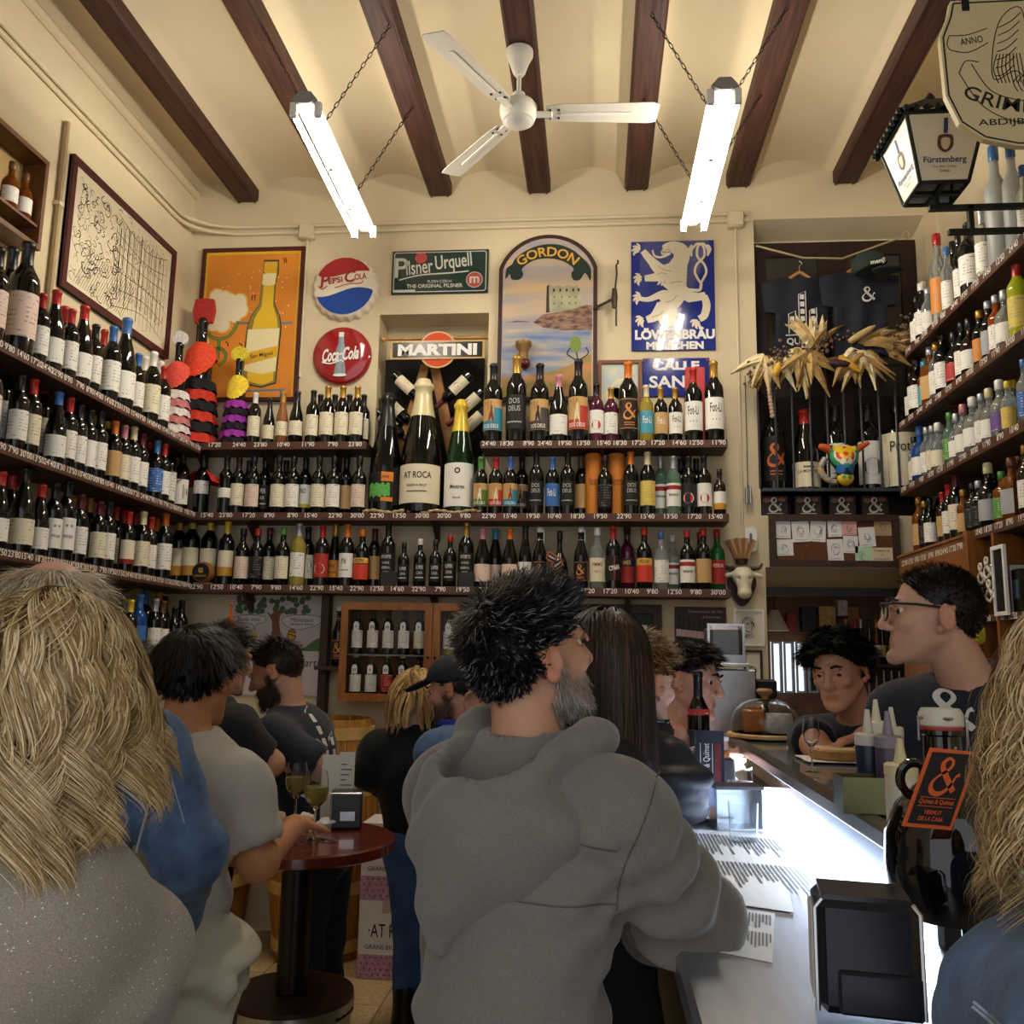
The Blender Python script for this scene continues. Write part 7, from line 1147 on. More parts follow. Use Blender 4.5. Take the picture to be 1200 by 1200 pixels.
q = onT(405, 970); r = thing('napkin_dispenser', 'steel and black napkin dispenser on the round table', 'napkin dispenser', q, .25); part(r, 'body', MB().bb(-.055, .055, -.045, .045, .0, .125, .008), M('dispenser steel dark', '#3c3b3d', .3, .7), False); part(r, 'napkins', MB().bb(-.058, -.053, -.035, .035, .012, .115), M('napkin white', '#d9d6ce'), False); part(r, 'front_plate', MB().bb(-.02, .03, -.048, -.044, .03, .06), steel, False); part(r, 'chrome_edge', MB().tube([(-.05,-.047,.0),(-.05,-.047,.12),(.05,-.047,.12)], .004, 6), steel)
r = thing('table_menu', 'folded white menu card standing behind the table dispenser', 'menu', (q[0]-.055, q[1]+.08, tz+.001), .2); m = MB().bb(-.06, -.0, -.002, .0, 0, .235); part(r, 'card', m.bb(.0, .055, -.001, .001, 0, .245), M('menu ivory', '#d9d4c6', .6), False); st(r, 'print_lines', [[(.006,.04+.018*k), (.006+.01*(2+k*7 % 3), .04+.018*k)] for k in range(10)], .004, -.0025, flatc('menu ink', '#555a62'))['kind'] = 'stuff'
for k, (px, py) in enumerate(((323,966),(318,982))): p = onT(px, py); r = thing('small_plate', ('small plate with seafood toast beside the man in white','small empty saucer beside the man in white')[k], 'plate', p); part(r, 'plate', MB().lathe([(.035,0),(.04,.003),(.07,.012),(.07,.015),(.04,.006),(.0,.005)], 28), M('china', '#eef0f2')); 
s = SDF(.004).ell((0,0,.02), (.03,.02,.012)).ell((.015,.005,.032), (.016,.012,.01)).ell((-.012,-.004,.03), (.014,.012,.009)); o = sobj('toast', s, M('toast topping', '#d2a978', .7, var=.3, vs=60), [x for x in COL.objects if x.name == 'small_plate'][0])
for k, (px, py) in enumerate(((357,965),(380,972))): crumple('crumpled_napkin', 'crumpled white napkin on the round table, %s' % ('between the glasses','against the dispenser')[k], onT(px, py), .028, 11.+k)
p, q = onT(335, 978), onT(396, 988); solo('fork', MB().tube([(0,0,.004),((q[0]-p[0])*.7,(q[1]-p[1])*.7,.006),(q[0]-p[0],q[1]-p[1],.004)], [.003,.003,.006], 6), steel, 'steel fork lying on the round table edge', 'fork', p)
# ================================================================ people
def U(v): v = np.array(v, float); return v/np.linalg.norm(v)
def frame_of(yaw, pitch=0., roll=0.):      # columns: right, forward, up ; yaw 0 looks away from the camera, 90 to the right-hand wall
    y = math.radians(yaw); f = np.array([math.sin(y), math.cos(y), 0]); rt = np.array([math.cos(y), -math.sin(y), 0]); u = np.array([0, 0, 1.]); p = math.radians(pitch); f, u = f*math.cos(p)+u*math.sin(p), u*math.cos(p)-f*math.sin(p); r_ = math.radians(roll); rt, u = rt*math.cos(r_)+u*math.sin(r_), u*math.cos(r_)-rt*math.sin(r_); return np.stack([rt, f, u], 1)
SKC, SKR = np.array([0, -.012, .028]), np.array([.079, .1, .095])
def add_head(S, c, R, s, ear=True, jaw=1., nose=1.):
    T = lambda p: c+R @ (np.array(p)*s)
    E = lambda p, r, k, sub=False: S.ell(T(p), np.array(r)*s, k, R, sub)
    C = lambda a, b, r0, r1, k: S.cone(T(a), T(b), r0*s, r1*s, k)
    E((0,-.015,.03), (.076,.097,.089), .02); E((0,.03,-.03), (.06,.062,.082), .025); E((0,.045,-.07), (.045*jaw,.045,.045), .02)
    for q in (-1, 1):
        C((q*.052,.0,-.05), (q*.02,.075,-.1), .02*jaw, .017, .02); E((q*.042,.066,-.02), (.022,.022,.02), .015); E((q*.033,.098,.006), (.017,.012,.012), .01, True)
        if ear:
            Re = R @ frame_of(0, 0, q*12); Re = R @ frame_of(q*24, 0, q*10); S.ell(T((q*.084,-.016,-.004)), np.array((.0085,.022,.034))*s, .006, Re); S.ell(T((q*.092,-.01,.0)), np.array((.0065,.012,.021))*s, .005, Re, True); E((q*.08,-.002,-.034), (.008,.01,.011), .006)
    C((-.03,.086,.024), (.03,.086,.024), .011, .011, .012); C((0,.092,.012), (0,.113*nose+.0,-.03), .009, .0125, .008); E((.012,.1,-.035), (.009,.01,.008), .005); E((-.012,.1,-.035), (.009,.01,.008), .005)
    C((-.02,.088,-.062), (.02,.088,-.062), .006, .006, .006); C((-.016,.087,-.072), (.016,.087,-.072), .0075, .0075, .006); E((0,.085,-.105), (.02,.018,.018), .012)
def hand(S, w, d, n, s=1., curl=.35, thumb=1, spread=.1, k=.006):
    d = U(d); n = U(np.array(n)-d*np.dot(n, d)); sd = np.cross(d, n)*thumb; w = np.array(w)
    S.box(w+d*.05*s, (.04*s,.052*s,.014*s), .012*s, .012, np.stack([sd, d, n], 1)); S.cone(w-d*.02*s, w+d*.02*s, .028*s, .026*s, .02)
    for i, (ln, off) in enumerate(((.92,-1.5),(1.05,-.5),(1.,.5),(.8,1.5))):
        p = w+d*(.092-.006*abs(off))*s+sd*off*.0205*s; v = U(d+sd*off*spread); a = curl
        for j, L in enumerate((.042,.027,.022)):
            v2 = U(v*math.cos(a)+n*math.sin(a)*1.); q = p+v2*L*ln*s; S.cone(p, q, (.0092-.0006*j)*s, (.0086-.0008*j)*s, .003); v, p, a = v2, q, curl*1.1
    p = w+d*.025*s-sd*.034*s; v = U(d*.75-sd*.75+n*.35)
    for L, r in ((.04,.0115),(.032,.0098),(.024,.0085)): q = p+v*L*s; S.cone(p, q, r*s, (r-.001)*s, .006); p = q; v = U(v+d*.35+n*.15)
def strand_mesh(name, P, Nrm, width, cols, mat, parent, root=None):
    n, k, _ = P.shape; T = np.gradient(P, axis=1); T /= np.maximum(np.linalg.norm(T, axis=2, keepdims=True), 1e-9); sd = np.cross(T, Nrm[:,None,:] if Nrm.ndim == 2 else Nrm); sd /= np.maximum(np.linalg.norm(sd, axis=2, keepdims=True), 1e-9)
    t = np.linspace(0, 1, k); w = (width if np.ndim(width) else np.full(n, width))[:,None]*np.interp(t, [0,.15,.7,1], [.8,1,.8,.15])[None,:]; A = P+sd*w[...,None]/2; B = P-sd*w[...,None]/2; V = np.stack([A, B], 2).reshape(-1, 3); base = (np.arange(n)*k*2)[:,None]+(np.arange(k-1)*2)[None,:]; Fq = np.stack([base, base+1, base+3, base+2], -1).reshape(-1, 4); tr = 1. if root is None else np.interp(t, [0,.5,1], [root,.95,1.12])[None,:,None,None]; C = np.clip((np.repeat(cols, k*2, 0).reshape(n,k,2,3)*tr).reshape(-1,3), 0, 1)
    o = link(name, vmesh(name, V, Fq, mat, C), parent); return o
def grow(roots, dirs, L, nseg, grav=0., ells=(), wave=0., wf=20., seed=0, clump=None, noise=.15, turn=None, cf=.75, we=1.):
    g = np.random.default_rng(seed); n = len(roots); p = roots.copy(); d = dirs/np.linalg.norm(dirs, axis=1, keepdims=True); P = [p.copy()]; st = (L/nseg)[:,None]; ph = g.random(n)*6.28
    for i in range(nseg):
        d = d+np.array([0,0,-1.])*(grav if np.ndim(grav) == 0 else np.asarray(grav)[:,None])+g.normal(0, noise, (n,3))*.35
        if turn is not None: d = d+turn(p, i/nseg)
        d /= np.linalg.norm(d, axis=1, keepdims=True); p = p+d*st
        for c, R, r in ells:
            q = ((p-c) @ R)/r; m = np.linalg.norm(q, axis=1); b = m < 1
            if b.any(): q[b] /= m[b,None]; p[b] = c+(q[b]*r) @ R.T
        if i: d = p-P[-1]; d /= np.maximum(np.linalg.norm(d, axis=1, keepdims=True), 1e-9)
        P.append(p.copy())
    P = np.stack(P, 1)
    if clump is not None:
        ci = g.integers(0, n, clump); D = ((P[:,0][:,None]-P[ci,0][None])**2).sum(-1); own = ci[np.argmin(D, 1)]; t = np.linspace(0, 1, nseg+1)[None,:,None]; P = P*(1-cf*t**.8)+P[own]*(cf*t**.8); ph = ph[own]+.5*g.random(n)
    if wave: t = np.linspace(0, 1, nseg+1)[None,:]; a = wave*np.minimum(1, t*1.6)**we*np.sin(wf*t+ph[:,None]); b = wave*np.minimum(1, t*1.6)**we*np.cos(wf*t*.9+ph[:,None]*1.7); P[:,:,0] += a; P[:,:,1] += b*.6
    return P
def scalp(q, line=0.):                      # q: head coordinates scaled to the unit skull; True where hair grows
    zm = np.interp(q[:,1], [-1.05,-.55,-.15,.2,.5,.75,1.05], [-.85,-.78,-.42,-.12,.12,.42,.72])+line; return (q[:,2] > zm)
def person(label, px, py, Y, yaw, hyaw, hpitch=0., hroll=0., pel=(0,0), s=1., arms=None, skin='#c99a7c', h=.006, top=None, bottom=None, hairc='#1a1512', hair='short', hline=0., beard=None, face=True, legs=True, stance=.1, shoulder=1., build=1., nk=(0,0,0), name='person', hs=None, glasses=False, sparse=None):
    c = PY(px, py, Y); hs = s if hs is None else hs; B = frame_of(yaw); Rh = frame_of(hyaw, hpitch, hroll); base = np.array([c[0]+pel[0], c[1]+pel[1], 0]); r = thing(name, label, 'person', tuple(base)); hc = c-base; Ht = c[2]+.115*hs; hp = .515*Ht
    Pv = np.array([0,0,hp]); Nk = hc-Rh[:,2]*.1*hs-np.array([0,0,.062*s])-B[:,1]*.02+np.array(nk); ax = U(Nk-Pv); Ch = Pv+(Nk-Pv)*.70; W_ = Pv+(Nk-Pv)*.33; Rt = np.stack([B[:,0], U(np.cross(ax, B[:,0])), ax], 1); sh = {q: Nk-ax*.082*s+B[:,0]*q*.185*s*shoulder for q in (-1, 1)}; hip = {q: Pv+B[:,0]*q*.09*s for q in (-1, 1)}; kn = {q: np.array([0,0,.27*Ht])+B[:,0]*q*stance+B[:,1]*.02 for q in (-1, 1)}; an = {q: np.array([0,0,.075])+B[:,0]*q*stance-B[:,1]*.02 for q in (-1, 1)}
    arms = arms or {}; el, wr = {}, {}
    for q in (-1, 1):
        a = arms.get(q)
        if a is None: el[q] = sh[q]+B[:,0]*q*.06-np.array([0,0,.29*s])-B[:,1]*.02; wr[q] = el[q]+B[:,1]*.06-np.array([0,0,.24*s])
        else: el[q] = np.array(a[0])-base; wr[q] = np.array(a[1])-base
    def torso(S, g, k=.05):
        S.ell(Pv+ax*.0, np.array((.165,.115,.13))*s*build+g, k, Rt).ell(W_, np.array((.145,.1,.15))*s*build+g, k, Rt).ell(Ch, np.array((.168,.112,.17))*s*build+g, k, Rt).cone(sh[-1], sh[1], .058*s+g, .058*s+g, k); S.cone(Nk-ax*.03, sh[1]*.75+Nk*.25, .052*s+g, .048*s+g, k).cone(Nk-ax*.03, sh[-1]*.75+Nk*.25, .052*s+g, .048*s+g, k)
    def arm(S, q, g, t=1., k=.03):
        S.cone(sh[q], el[q], .054*s+g, .042*s+g, k)
        if t > .5: e = el[q]+(wr[q]-el[q])*min(1, (t-.5)*2); S.cone(el[q], e, .042*s+g, (.042-.014*min(1,(t-.5)*2))*s+g, k)
        else: pass
    S = SDF(h); torso(S, 0); S.cone(Nk-ax*.03, hc+Rh @ np.array([0,-.028,-.05])*hs, .064*s, .056*hs, .03); add_head(S, hc, Rh, hs)
    for q in (-1, 1):
        arm(S, q, 0); a = (arms.get(q) or (0,0)); hd = U(wr[q]-el[q]) if len(a) < 3 or a[2] is None else U(a[2]); pn = np.array(a[3]) if len(a) > 3 else -B[:,0]*q; cu = a[4] if len(a) > 4 else .4; hand(S, wr[q], hd, pn, .95*s, cu, thumb=q)
        if legs: S.chain([hip[q], kn[q], an[q]], [.085*s,.055*s,.04*s], .03).cone(an[q], an[q]+B[:,1]*.13-np.array([0,0,.03]), .04, .032, .02)
    V, Fq = S.build(); N = normals(V, Fq); q = ((V-hc) @ Rh)/hs; u = (q-SKC)/SKR; sk = np.array(hexc(skin)); C = np.tile(sk, (len(V), 1)); nz = noise3(V, 60.)[:,None]; C = C*(1+.05*nz)
    onhead = np.linalg.norm(q-np.array([0,0,-.01]), axis=1) < .15
    hcol = np.array(hexc(hairc)); sc = onhead & scalp(u, hline) & (np.abs(q[:,0]) < .084) & ~((np.abs(q[:,0]) > .072) & (q[:,1] > -.032) & (q[:,1] < .02) & (q[:,2] < .022))
    zmx = hair.get('zmax', 9) if isinstance(hair, dict) else 9; C[sc & (u[:,2] < zmx)] = hcol*1.0
    lips = onhead & (np.abs(q[:,0]) < .021) & (np.abs(q[:,2]+.067) < .008) & (q[:,1] > .08); C[lips] = C[lips]*np.array([.88,.62,.62])
    cw = (onhead*np.exp(-((np.abs(q[:,0])-.048)**2+(q[:,2]+.03)**2+(q[:,1]-.06)**2)/.024**2))[:,None]; C = C*(1-cw*np.array([-.02,.04,.05])); er = onhead & (np.abs(q[:,0]) > .08); C[er] = C[er]*np.array([1.0,.82,.78])
    jawm = onhead & (q[:,1] > -.02+.0*q[:,2]) & (((q[:,2] < -.045) & (q[:,2] > -.135)) | ((q[:,2] < -.01) & (np.abs(q[:,0]) > .056) & (q[:,1] < .035))) & ~lips & (q[:,2] > -.125-.3*np.maximum(0, .03-q[:,1]))
    jawm &= ~((q[:,2] > -.058) & (np.abs(q[:,0]) < .045) & (q[:,1] > .07) & (q[:,2] > -.05))
    ss = lambda a, b, x: np.clip((x-a)/(b-a), 0, 1)**2*(3-2*np.clip((x-a)/(b-a), 0, 1)); nzj = .006*noise3(V, 90.)
    jw = onhead*ss(-.03, -.055, q[:,2]+nzj)*ss(-.03, .005, q[:,1]+nzj)*ss(-.15, -.11, q[:,2]+.3*np.maximum(0, .03-q[:,1])*-1)*~lips; jw = np.maximum(jw, onhead*ss(.056, .064, np.abs(q[:,0]))*ss(-.02, .0, q[:,1])*ss(.04, .02, q[:,1])*ss(.01, -.03, q[:,2])*(q[:,2] > -.1)); jw = jw*(1-ss(-.06, -.045, q[:,2])*ss(.05, .036, np.abs(q[:,0]))*ss(.06, .07, q[:,1]))
    if beard: bc, ba = beard[0], beard[1]; w_ = (jw*ba)[:,None]; C = C*(1-w_)+np.array(hexc(bc))*w_; jawm = jw > .45
    link('body', vmesh('body', V, Fq, MV('skin', .5, .15, 220., spec=.35), np.clip(C, 0, 1)), r)
    if face:
        for e in (-1, 1):
            p = hc+Rh @ (np.array([e*.032,.0745,.005])*hs); m = MB().sph((0,0,0), .0112*hs, 12, 8); eo = part(r, 'eye', m, M('eye white', '#cfc8c0', .2)); eo.location = tuple(p); m = MB().sph(tuple(Rh @ np.array([e*.001,.0042*hs,-.001])), .0086*hs, 10, 8); part(eo, 'iris', m, M('iris dark', '#1d130d', .15))
            m = MB().tube([hc+Rh @ (np.array(v)*hs) for v in ((e*.016,.1,.0285),(e*.032,.1,.034),(e*.05,.086,.028))], [.004,.0045,.0025], 6); part(r, 'eyebrow', m, M('brow '+hairc, hairc, .8)); m = MB().tube([hc+Rh @ (np.array(v)*hs) for v in ((e*.018,.0945,.008),(e*.032,.0985,.0145),(e*.048,.09,.008))], [.0025,.0036,.0025], 6); part(r, 'eyelid', m, M('lid '+skin, skin, .5))
    ells = [(hc+Rh @ (SKC*hs), Rh, (SKR+.003)*hs)]; g = np.random.default_rng(int(px*7+py)); hm = MV('hair', .5, spec=.4)
    def colr(n, base, var=.25, alt=None):
        b = np.array(hexc(base)); k = g.random((n,1)); cc = b*(1+var*(k*2-1))
        if alt is not None: f = (g.random((n,1)) < alt[1]); cc = np.where(f, np.array(hexc(alt[0]))*(1+.2*(k*2-1)), cc)
        return np.clip(cc, 0, 1)
    sc = sc & (u[:,2] < (hair.get('zmax', 9) if isinstance(hair, dict) else 9)); idx = np.where(sc)[0]
    if isinstance(hair, dict) and len(idx):
        n = hair.get('n', 1800); ii = g.choice(idx, n); P0 = V[ii]+g.normal(0, .003, (n,3)); N0 = N[ii]; uu = u[ii]; crown = U(hair.get('crown', (0,-.55,.83))); t = uu-crown*(uu @ crown)[:,None]; t /= np.maximum(np.linalg.norm(t, axis=1, keepdims=True), 1e-6); t = t+np.array(hair.get('bias', (0,0,0))); t = t @ Rh.T; lift = hair.get('lift', .45)
        Lf = hair['L'](uu) if callable(hair['L']) else np.full(n, hair['L']); Lf = np.maximum(.004, Lf*(.7+.6*g.random(n))); D = N0*lift+t*(1-lift); vol = hair.get('vol', 0.); P = grow(P0, D, Lf*hs, hair.get('seg', 6), hair.get('grav', .1), [(ells[0][0], Rh, (SKR+.003+vol)*hs)] if vol else ells, hair.get('wave', 0.), hair.get('wf', 8.), int(px), hair.get('clump'), hair.get('noise', .2), None, hair.get('cf', .4)); strand_mesh('hair', P, N0, hair.get('w', .0032)*hs, colr(n, hairc, hair.get('var', .35), hair.get('alt')), hm, r)
    if beard and len(beard) > 2:
        ii = g.choice(np.where(jawm)[0], beard[3]); n = len(ii); D = N[ii]*.6+np.array([0,0,-.7]); P = grow(V[ii], D, np.full(n, beard[2])*(.6+.8*g.random(n)), 3, .1); strand_mesh('beard', P, N[ii], .0016, colr(n, beard[0], .4, beard[4] if len(beard) > 4 else None), hm, r)
    info = dict(r=r, hc=hc, Rh=Rh, B=B, Nk=Nk, Pv=Pv, Ch=Ch, ax=ax, Rt=Rt, sh=sh, el=el, wr=wr, hs=hs, s=s, base=base, V=V, N=N, u=u, q=q, sc=sc, torso=torso, arm=arm, ells=ells, hm=hm, colr=colr, g=g, Ht=Ht, C=C)
    if top:
        G = SDF(top.get('h', .011)); gi = top.get('g', .014); torso(G, gi); lift = top.get('collar', .0); G.cone(Nk-ax*.02, Nk+U(hc+Rh @ np.array([0,-.028,-.05])*hs-Nk)*(-.012+lift), .064*s+gi*.6, .062*s+gi*.6, .03)
        sl = top.get('sleeve', 1.)
        for q_ in (-1, 1):
            if sl > 0:
                if sl <= .5:
                    e = sh[q_]+(el[q_]-sh[q_])*min(1, sl*2); rr = .05*s+gi*1.3; da = U(el[q_]-sh[q_]); G.cone(sh[q_], e, .056*s+gi, rr, .03); top.setdefault('cuts', []).append((e+da*rr*.95, e+da*(rr+.2), rr*1.02))
                else: arm(G, q_, gi, sl)
        G.plane((0,0,-1), -top.get('hem', hp-.12)); nd = U(hc+Rh @ np.array([0,-.028,-.05])*hs-Nk); G.cone(Nk+nd*(.05+lift), Nk+nd*.3, .064*s+.003, .075*s, .006, True)
        for a_, b_, r_ in top.get('cuts', []): G.cone(a_, b_, r_, r_, .006, True)
        if 'extra' in top: top['extra'](G, info)
        Vg, Fg = G.build(); Ng = normals(Vg, Fg); a = top.get('fold', .006)*1.5
        if a:
            f = top.get('ff', (9., 9., 6.)); d = noise3(Vg*np.array(f)+px, 1.)+.5*noise3(Vg*np.array(f)*2.3+py, 1.); 
            if 'folds' in top: d = d+top['folds'](Vg, info)
            Vg = Vg+Ng*(a*d)[:,None]
        Vg = relax(Vg, Fg, 1); o = link(top.get('name', 'shirt'), vmesh('shirt', Vg, Fg, top['mat'], top['cols'](Vg, info) if 'cols' in top else None), r); info['top'] = (Vg, Fg, o)
        if top.get('label'): o['label'] = top['label']
    if legs and bottom:
        G = SDF(bottom.get('h', .013)); gi = bottom.get('g', .014); G.ell(Pv, np.array((.165,.115,.13))*s*build+gi, .04, Rt)
        for q_ in (-1, 1): G.chain([hip[q_], kn[q_], an[q_]+np.array([0,0,bottom.get('cuff', .02)])], [.09*s+gi,.06*s+gi,.045*s+gi], .04)
        G.plane((0,0,1), hp+.1).plane((0,0,-1), -.05); Vg, Fg = G.build(); Ng = normals(Vg, Fg); Vg = Vg+Ng*(.007*noise3(Vg*np.array([10,10,14.]), 1.))[:,None]; link('trousers', vmesh('trousers', Vg, Fg, bottom['mat']), r)
        for q_ in (-1, 1): G = SDF(.009).cone(an[q_]-np.array([0,0,.025]), an[q_]+np.array([0,0,bottom.get('boot', .0)]), .052, .052, .02).cone(an[q_]-np.array([0,0,.03]), an[q_]+B[:,1]*.15-np.array([0,0,.035]), .046, .04, .03).plane((0,0,-1), -.0045); sobj('shoe', G, bottom.get('shoe', M('shoe black', '#15120f', .4)), r)
    return info
WP = lambda x, y, Y: PY(x, y, Y)
navy_t = M('navy tee', '#1b1f2a', .9, bump=.25, bs=220, sheen=.15); black_t = M('black tee', '#141416', .9, bump=.2, bs=200, sheen=.1); jeans_d = M('dark jeans', '#1d2230', .85, var=.25, vs=18, bump=.3, bs=260); denim = M('denim blue', '#48648a', .85, var=.35, vs=22, bump=.5, bs=300, sheen=.1)
SH = dict(L=.03, lift=.5, n=1800)
# --- man in the grey hoodie
hood_m = M('grey marl fleece', '#75716a', .95, var=.13, vs=420, bump=.4, bs=500, sheen=.3, vdet=1)
def make_hood(I):
    Nk, ax, B, s = I['Nk'], I['ax'], I['B'], I['s']; bk = -B[:,1]; rt = B[:,0]; up = np.array([0,0,1.]); RR = np.stack([rt, -bk, up], 1); G = SDF(.008); P = []
    G.ell(Nk+bk*.115-up*.10, (.135,.085,.125), .03, RR).cone(Nk+bk*.135-up*.12-rt*.03, Nk+bk*.165-up*.255-rt*.05, .08, .028, .05)
    for t in np.linspace(-2.45, 2.45, 19):
        c_, s_ = math.cos(t), math.sin(t); P.append(Nk+bk*(.185*max(0, c_)+.075*min(0, c_))+rt*s_*.108+up*(.045-.115*max(0, c_)**1.3-.02*max(0, -c_)))
    for a, b in zip(P, P[1:]): G.cone(a, b, .021, .021, .025)
    for q in (-1, 1): G.cone(Nk+rt*q*.1+up*.02, Nk+rt*q*.12+bk*.09-up*.1, .035, .04, .03)
    G.ell(Nk+bk*.105-up*.0, (.088,.072,.1), .012, RR, True).cone(Nk-up*.05, Nk+up*.25-bk*.02, .066, .075, .01, True)
    V, Fq = G.build(); N = normals(V, Fq); d = (V-Nk) @ bk; V = V+N*(.006*np.sin((V @ rt)*40-(V[:,2])*55+3*noise3(V, 6.))+.006*noise3(V, 16.))[:,None]; link('hood', vmesh('hood', relax(V, Fq, 1), Fq, hood_m), I['r'])
    for q in (-1, 1): pass
def hoodie_folds(V, I):
    q = V-I['Ch']; el = I['el'][1]; d = np.linalg.norm(V-el, axis=1); f = np.exp(-(d/.17)**2)*2.2*np.sin((V @ U(I['wr'][1]-I['sh'][1]))*95+2*noise3(V, 9.)); z = V[:,2]; f += .9*np.exp(-((z-I['Pv'][2]-.1)/.12)**2)*np.sin(z*70+3*noise3(V, 6.)); f += .7*np.exp(-np.linalg.norm(V-(I['sh'][1]-np.array([0,0,.12])), axis=1)/.1)*np.sin((V[:,0]*.7+z)*110); return f
I9 = person('bearded man with dark greying hair in a grey hoodie leaning at the bar', 622, 770, 1.5, 33, 54, 15, 0, (-.04,-.08), 1.02, {1: (WP(806,1072,1.5), WP(765,1090,1.64), None, (0,0,-1), .5), -1: (WP(540,1120,1.66), WP(585,1110,1.95), None, (1,0,0), .5)}, '#c08f74', .005,
  dict(mat=hood_m, g=.024, h=.009, sleeve=1., fold=.006, hem=.86, folds=hoodie_folds, name='hoodie', ff=(7.,7.,9.)), dict(mat=jeans_d), '#17151a', dict(n=7000, L=lambda u: np.where(u[:,2] > .28, .042+.012*np.clip(u[:,1], -.5, 1), .015), lift=.12, seg=6, noise=.45, clump=700, cf=.35, w=.0024, grav=.0, vol=.008, bias=(.0,.3,.1), alt=('#77746f', .13)), -.02, ('#7d7872', .62, .013, 1500, ('#b9b5ae', .45)), shoulder=.86, build=.92, hs=.97)
make_hood(I9)
# --- woman with long blonde hair, glitter knit
knit = M('glitter knit', '#978d80', .9, var=.2, vs=520, bump=.5, bs=560, sheen=.3, vdet=1)
nt = knit.node_tree; _v = nt.nodes.new('ShaderNodeTexVoronoi'); _v.inputs['Scale'].default_value = 150; _t = nt.nodes.new('ShaderNodeTexCoord'); nt.links.new(_t.outputs['Object'], _v.inputs['Vector']); _l = nt.nodes.new('ShaderNodeMath'); _l.operation = 'LESS_THAN'; _l.inputs[1].default_value = .12; nt.links.new(_v.outputs['Distance'], _l.inputs[0])
_x = nt.nodes.new('ShaderNodeMix'); _x.data_type = 'RGBA'; _p = nt.nodes['Principled BSDF']; _src = _p.inputs['Base Color'].links[0].from_socket; nt.links.new(_src, _x.inputs[6]); _x.inputs[7].default_value = (.9,.88,.84,1); nt.links.new(_l.outputs[0], _x.inputs[0]); nt.links.new(_x.outputs[2], _p.inputs['Base Color'])
def knit_folds(V, I):
    a = np.arctan2(V[:,0]-I['Ch'][0], -(V[:,1]-I['Ch'][1])); z = V[:,2]; t = np.clip((I['Nk'][2]-.1-z)/.5, 0, 1); return t*2.6*np.sin(a*9+1.2*np.sin(z*7)+1.5*noise3(V, 3.))+t*1.2*np.sin(a*17+z*5)
I1 = person('woman with long wavy blonde hair seen from behind in a glitter knit', 66, 812, 1.06, 16, 6, -6, 0, (-.08,-.03), .96, {1: (WP(150,1115,1.08), WP(130,1215,1.25)), -1: None}, '#d2a58c', .007,
  dict(mat=knit, g=.03, h=.009, sleeve=.98, fold=.006, hem=.80, folds=knit_folds, name='knit_sweater'), dict(mat=black_t), '#8a6c40', 'long', -.05, face=False, shoulder=.84, build=.94, nk=(-.06,0,0))
def long_hair(I, n, L, cols, alt, wave, clump, w, part_x=0., grav=.34, seg=26, back=.25, wf=16., bodyr=(.23,.15,.2), out=.012, cf=.7, we=1.5, root=None, side=.9, lz=-.5, spr=0., nz=.12):
    g = I['g']; idx = np.where(I['sc'] & (I['u'][:,2] > lz))[0]; ii = g.choice(idx, n); u = I['u'][ii]; sx = np.clip((u[:,0]-part_x)*6, -1, 1)
    D = np.stack([sx*(side-.5*np.abs(u[:,0])), -back-.3*np.maximum(0, u[:,1]), -.15+0*sx], 1) @ I['Rh'].T+I['N'][ii]*.3; Lr = L*(.7+.4*g.random(n)-.25*np.abs(u[:,0])); hs = I['hs']; ex = out*g.random((n,1))
    ells = [(I['hc']+I['Rh'] @ (SKC*hs), I['Rh'], (SKR+out)*hs), (I['hc']+I['Rh'] @ (np.array([0,-.03,-.1])*hs), I['Rh'], np.array((.078,.075,.11))*hs), (I['Ch']+I['ax']*.03, I['Rt'], np.array(bodyr)*I['s'])]
    P = grow(I['V'][ii], D, Lr, seg, grav, ells, wave, wf, 5, clump, nz, (lambda p, t: np.stack([np.clip((p[:,0]-I['hc'][0])*14, -1, 1)*spr*t, 0*p[:,0]-spr*.5*t, 0*p[:,0]], 1)) if spr else None, cf, we); C_ = P.mean((0,1)); O = P-(I['hc']-np.array([0,0,.05])); O[:,:,2] *= .2; return strand_mesh('hair', P, O/np.maximum(np.linalg.norm(O, axis=2, keepdims=True), 1e-6), w, I['colr'](n, cols, .3, alt), I['hm'], I['r'], root)
long_hair(I1, 16000, .245, '#9c7f50', ('#d6bf92', .42), .026, 120, .0014, 0, .28, 22, .3, 9., (.19,.15,.2), .012, .5, 1.6, None, .75, spr=.13, nz=.05)
# --- denim man, balding
I2 = person('balding man in a blue denim jacket standing behind the blonde woman', 60, 732, 1.68, -15, -25, -4, 0, (.03,.0), 1.03, {1: (WP(222,1000,1.72), WP(196,1085,1.9)), -1: None}, '#cf9c82', .008, dict(mat=denim, g=.026, h=.012, fold=.007, hem=.82, name='denim_jacket', collar=.01, folds=lambda V, I: .8*np.sin(V[:,2]*60+4*noise3(V, 5.))*np.exp(-np.linalg.norm(V-I['el'][1], axis=1)/.15)), dict(mat=jeans_d), '#a99878', dict(n=2400, L=.06, lift=.2, w=.002, noise=.4, zmax=.72, grav=.2, alt=('#d2c8b2', .4)), .05, face=False, shoulder=1.05)
P = [I2['sh'][1]-I2['base']*0+v for v in (np.array([-.02,-.055,.075]), np.array([.03,-.06,.03]), np.array([.045,-.065,-.06]), np.array([.03,-.075,-.16]))]
part(I2['r'], 'shoulder_seam', MB().tube([tuple(p) for p in P], .003, 5), M('denim seam', '#8d99a8', .8))
# --- dark head behind them
I3 = person('dark-haired person mostly hidden behind the denim jacket', 158, 798, 2.9, 0, 10, 0, 0, (0,0), .95, None, '#b98a70', .011, dict(mat=black_t, h=.016), dict(mat=jeans_d, h=.018), '#2a1d16', dict(n=1500, L=.07, lift=.3, grav=.2, w=.004), -.1, face=False)
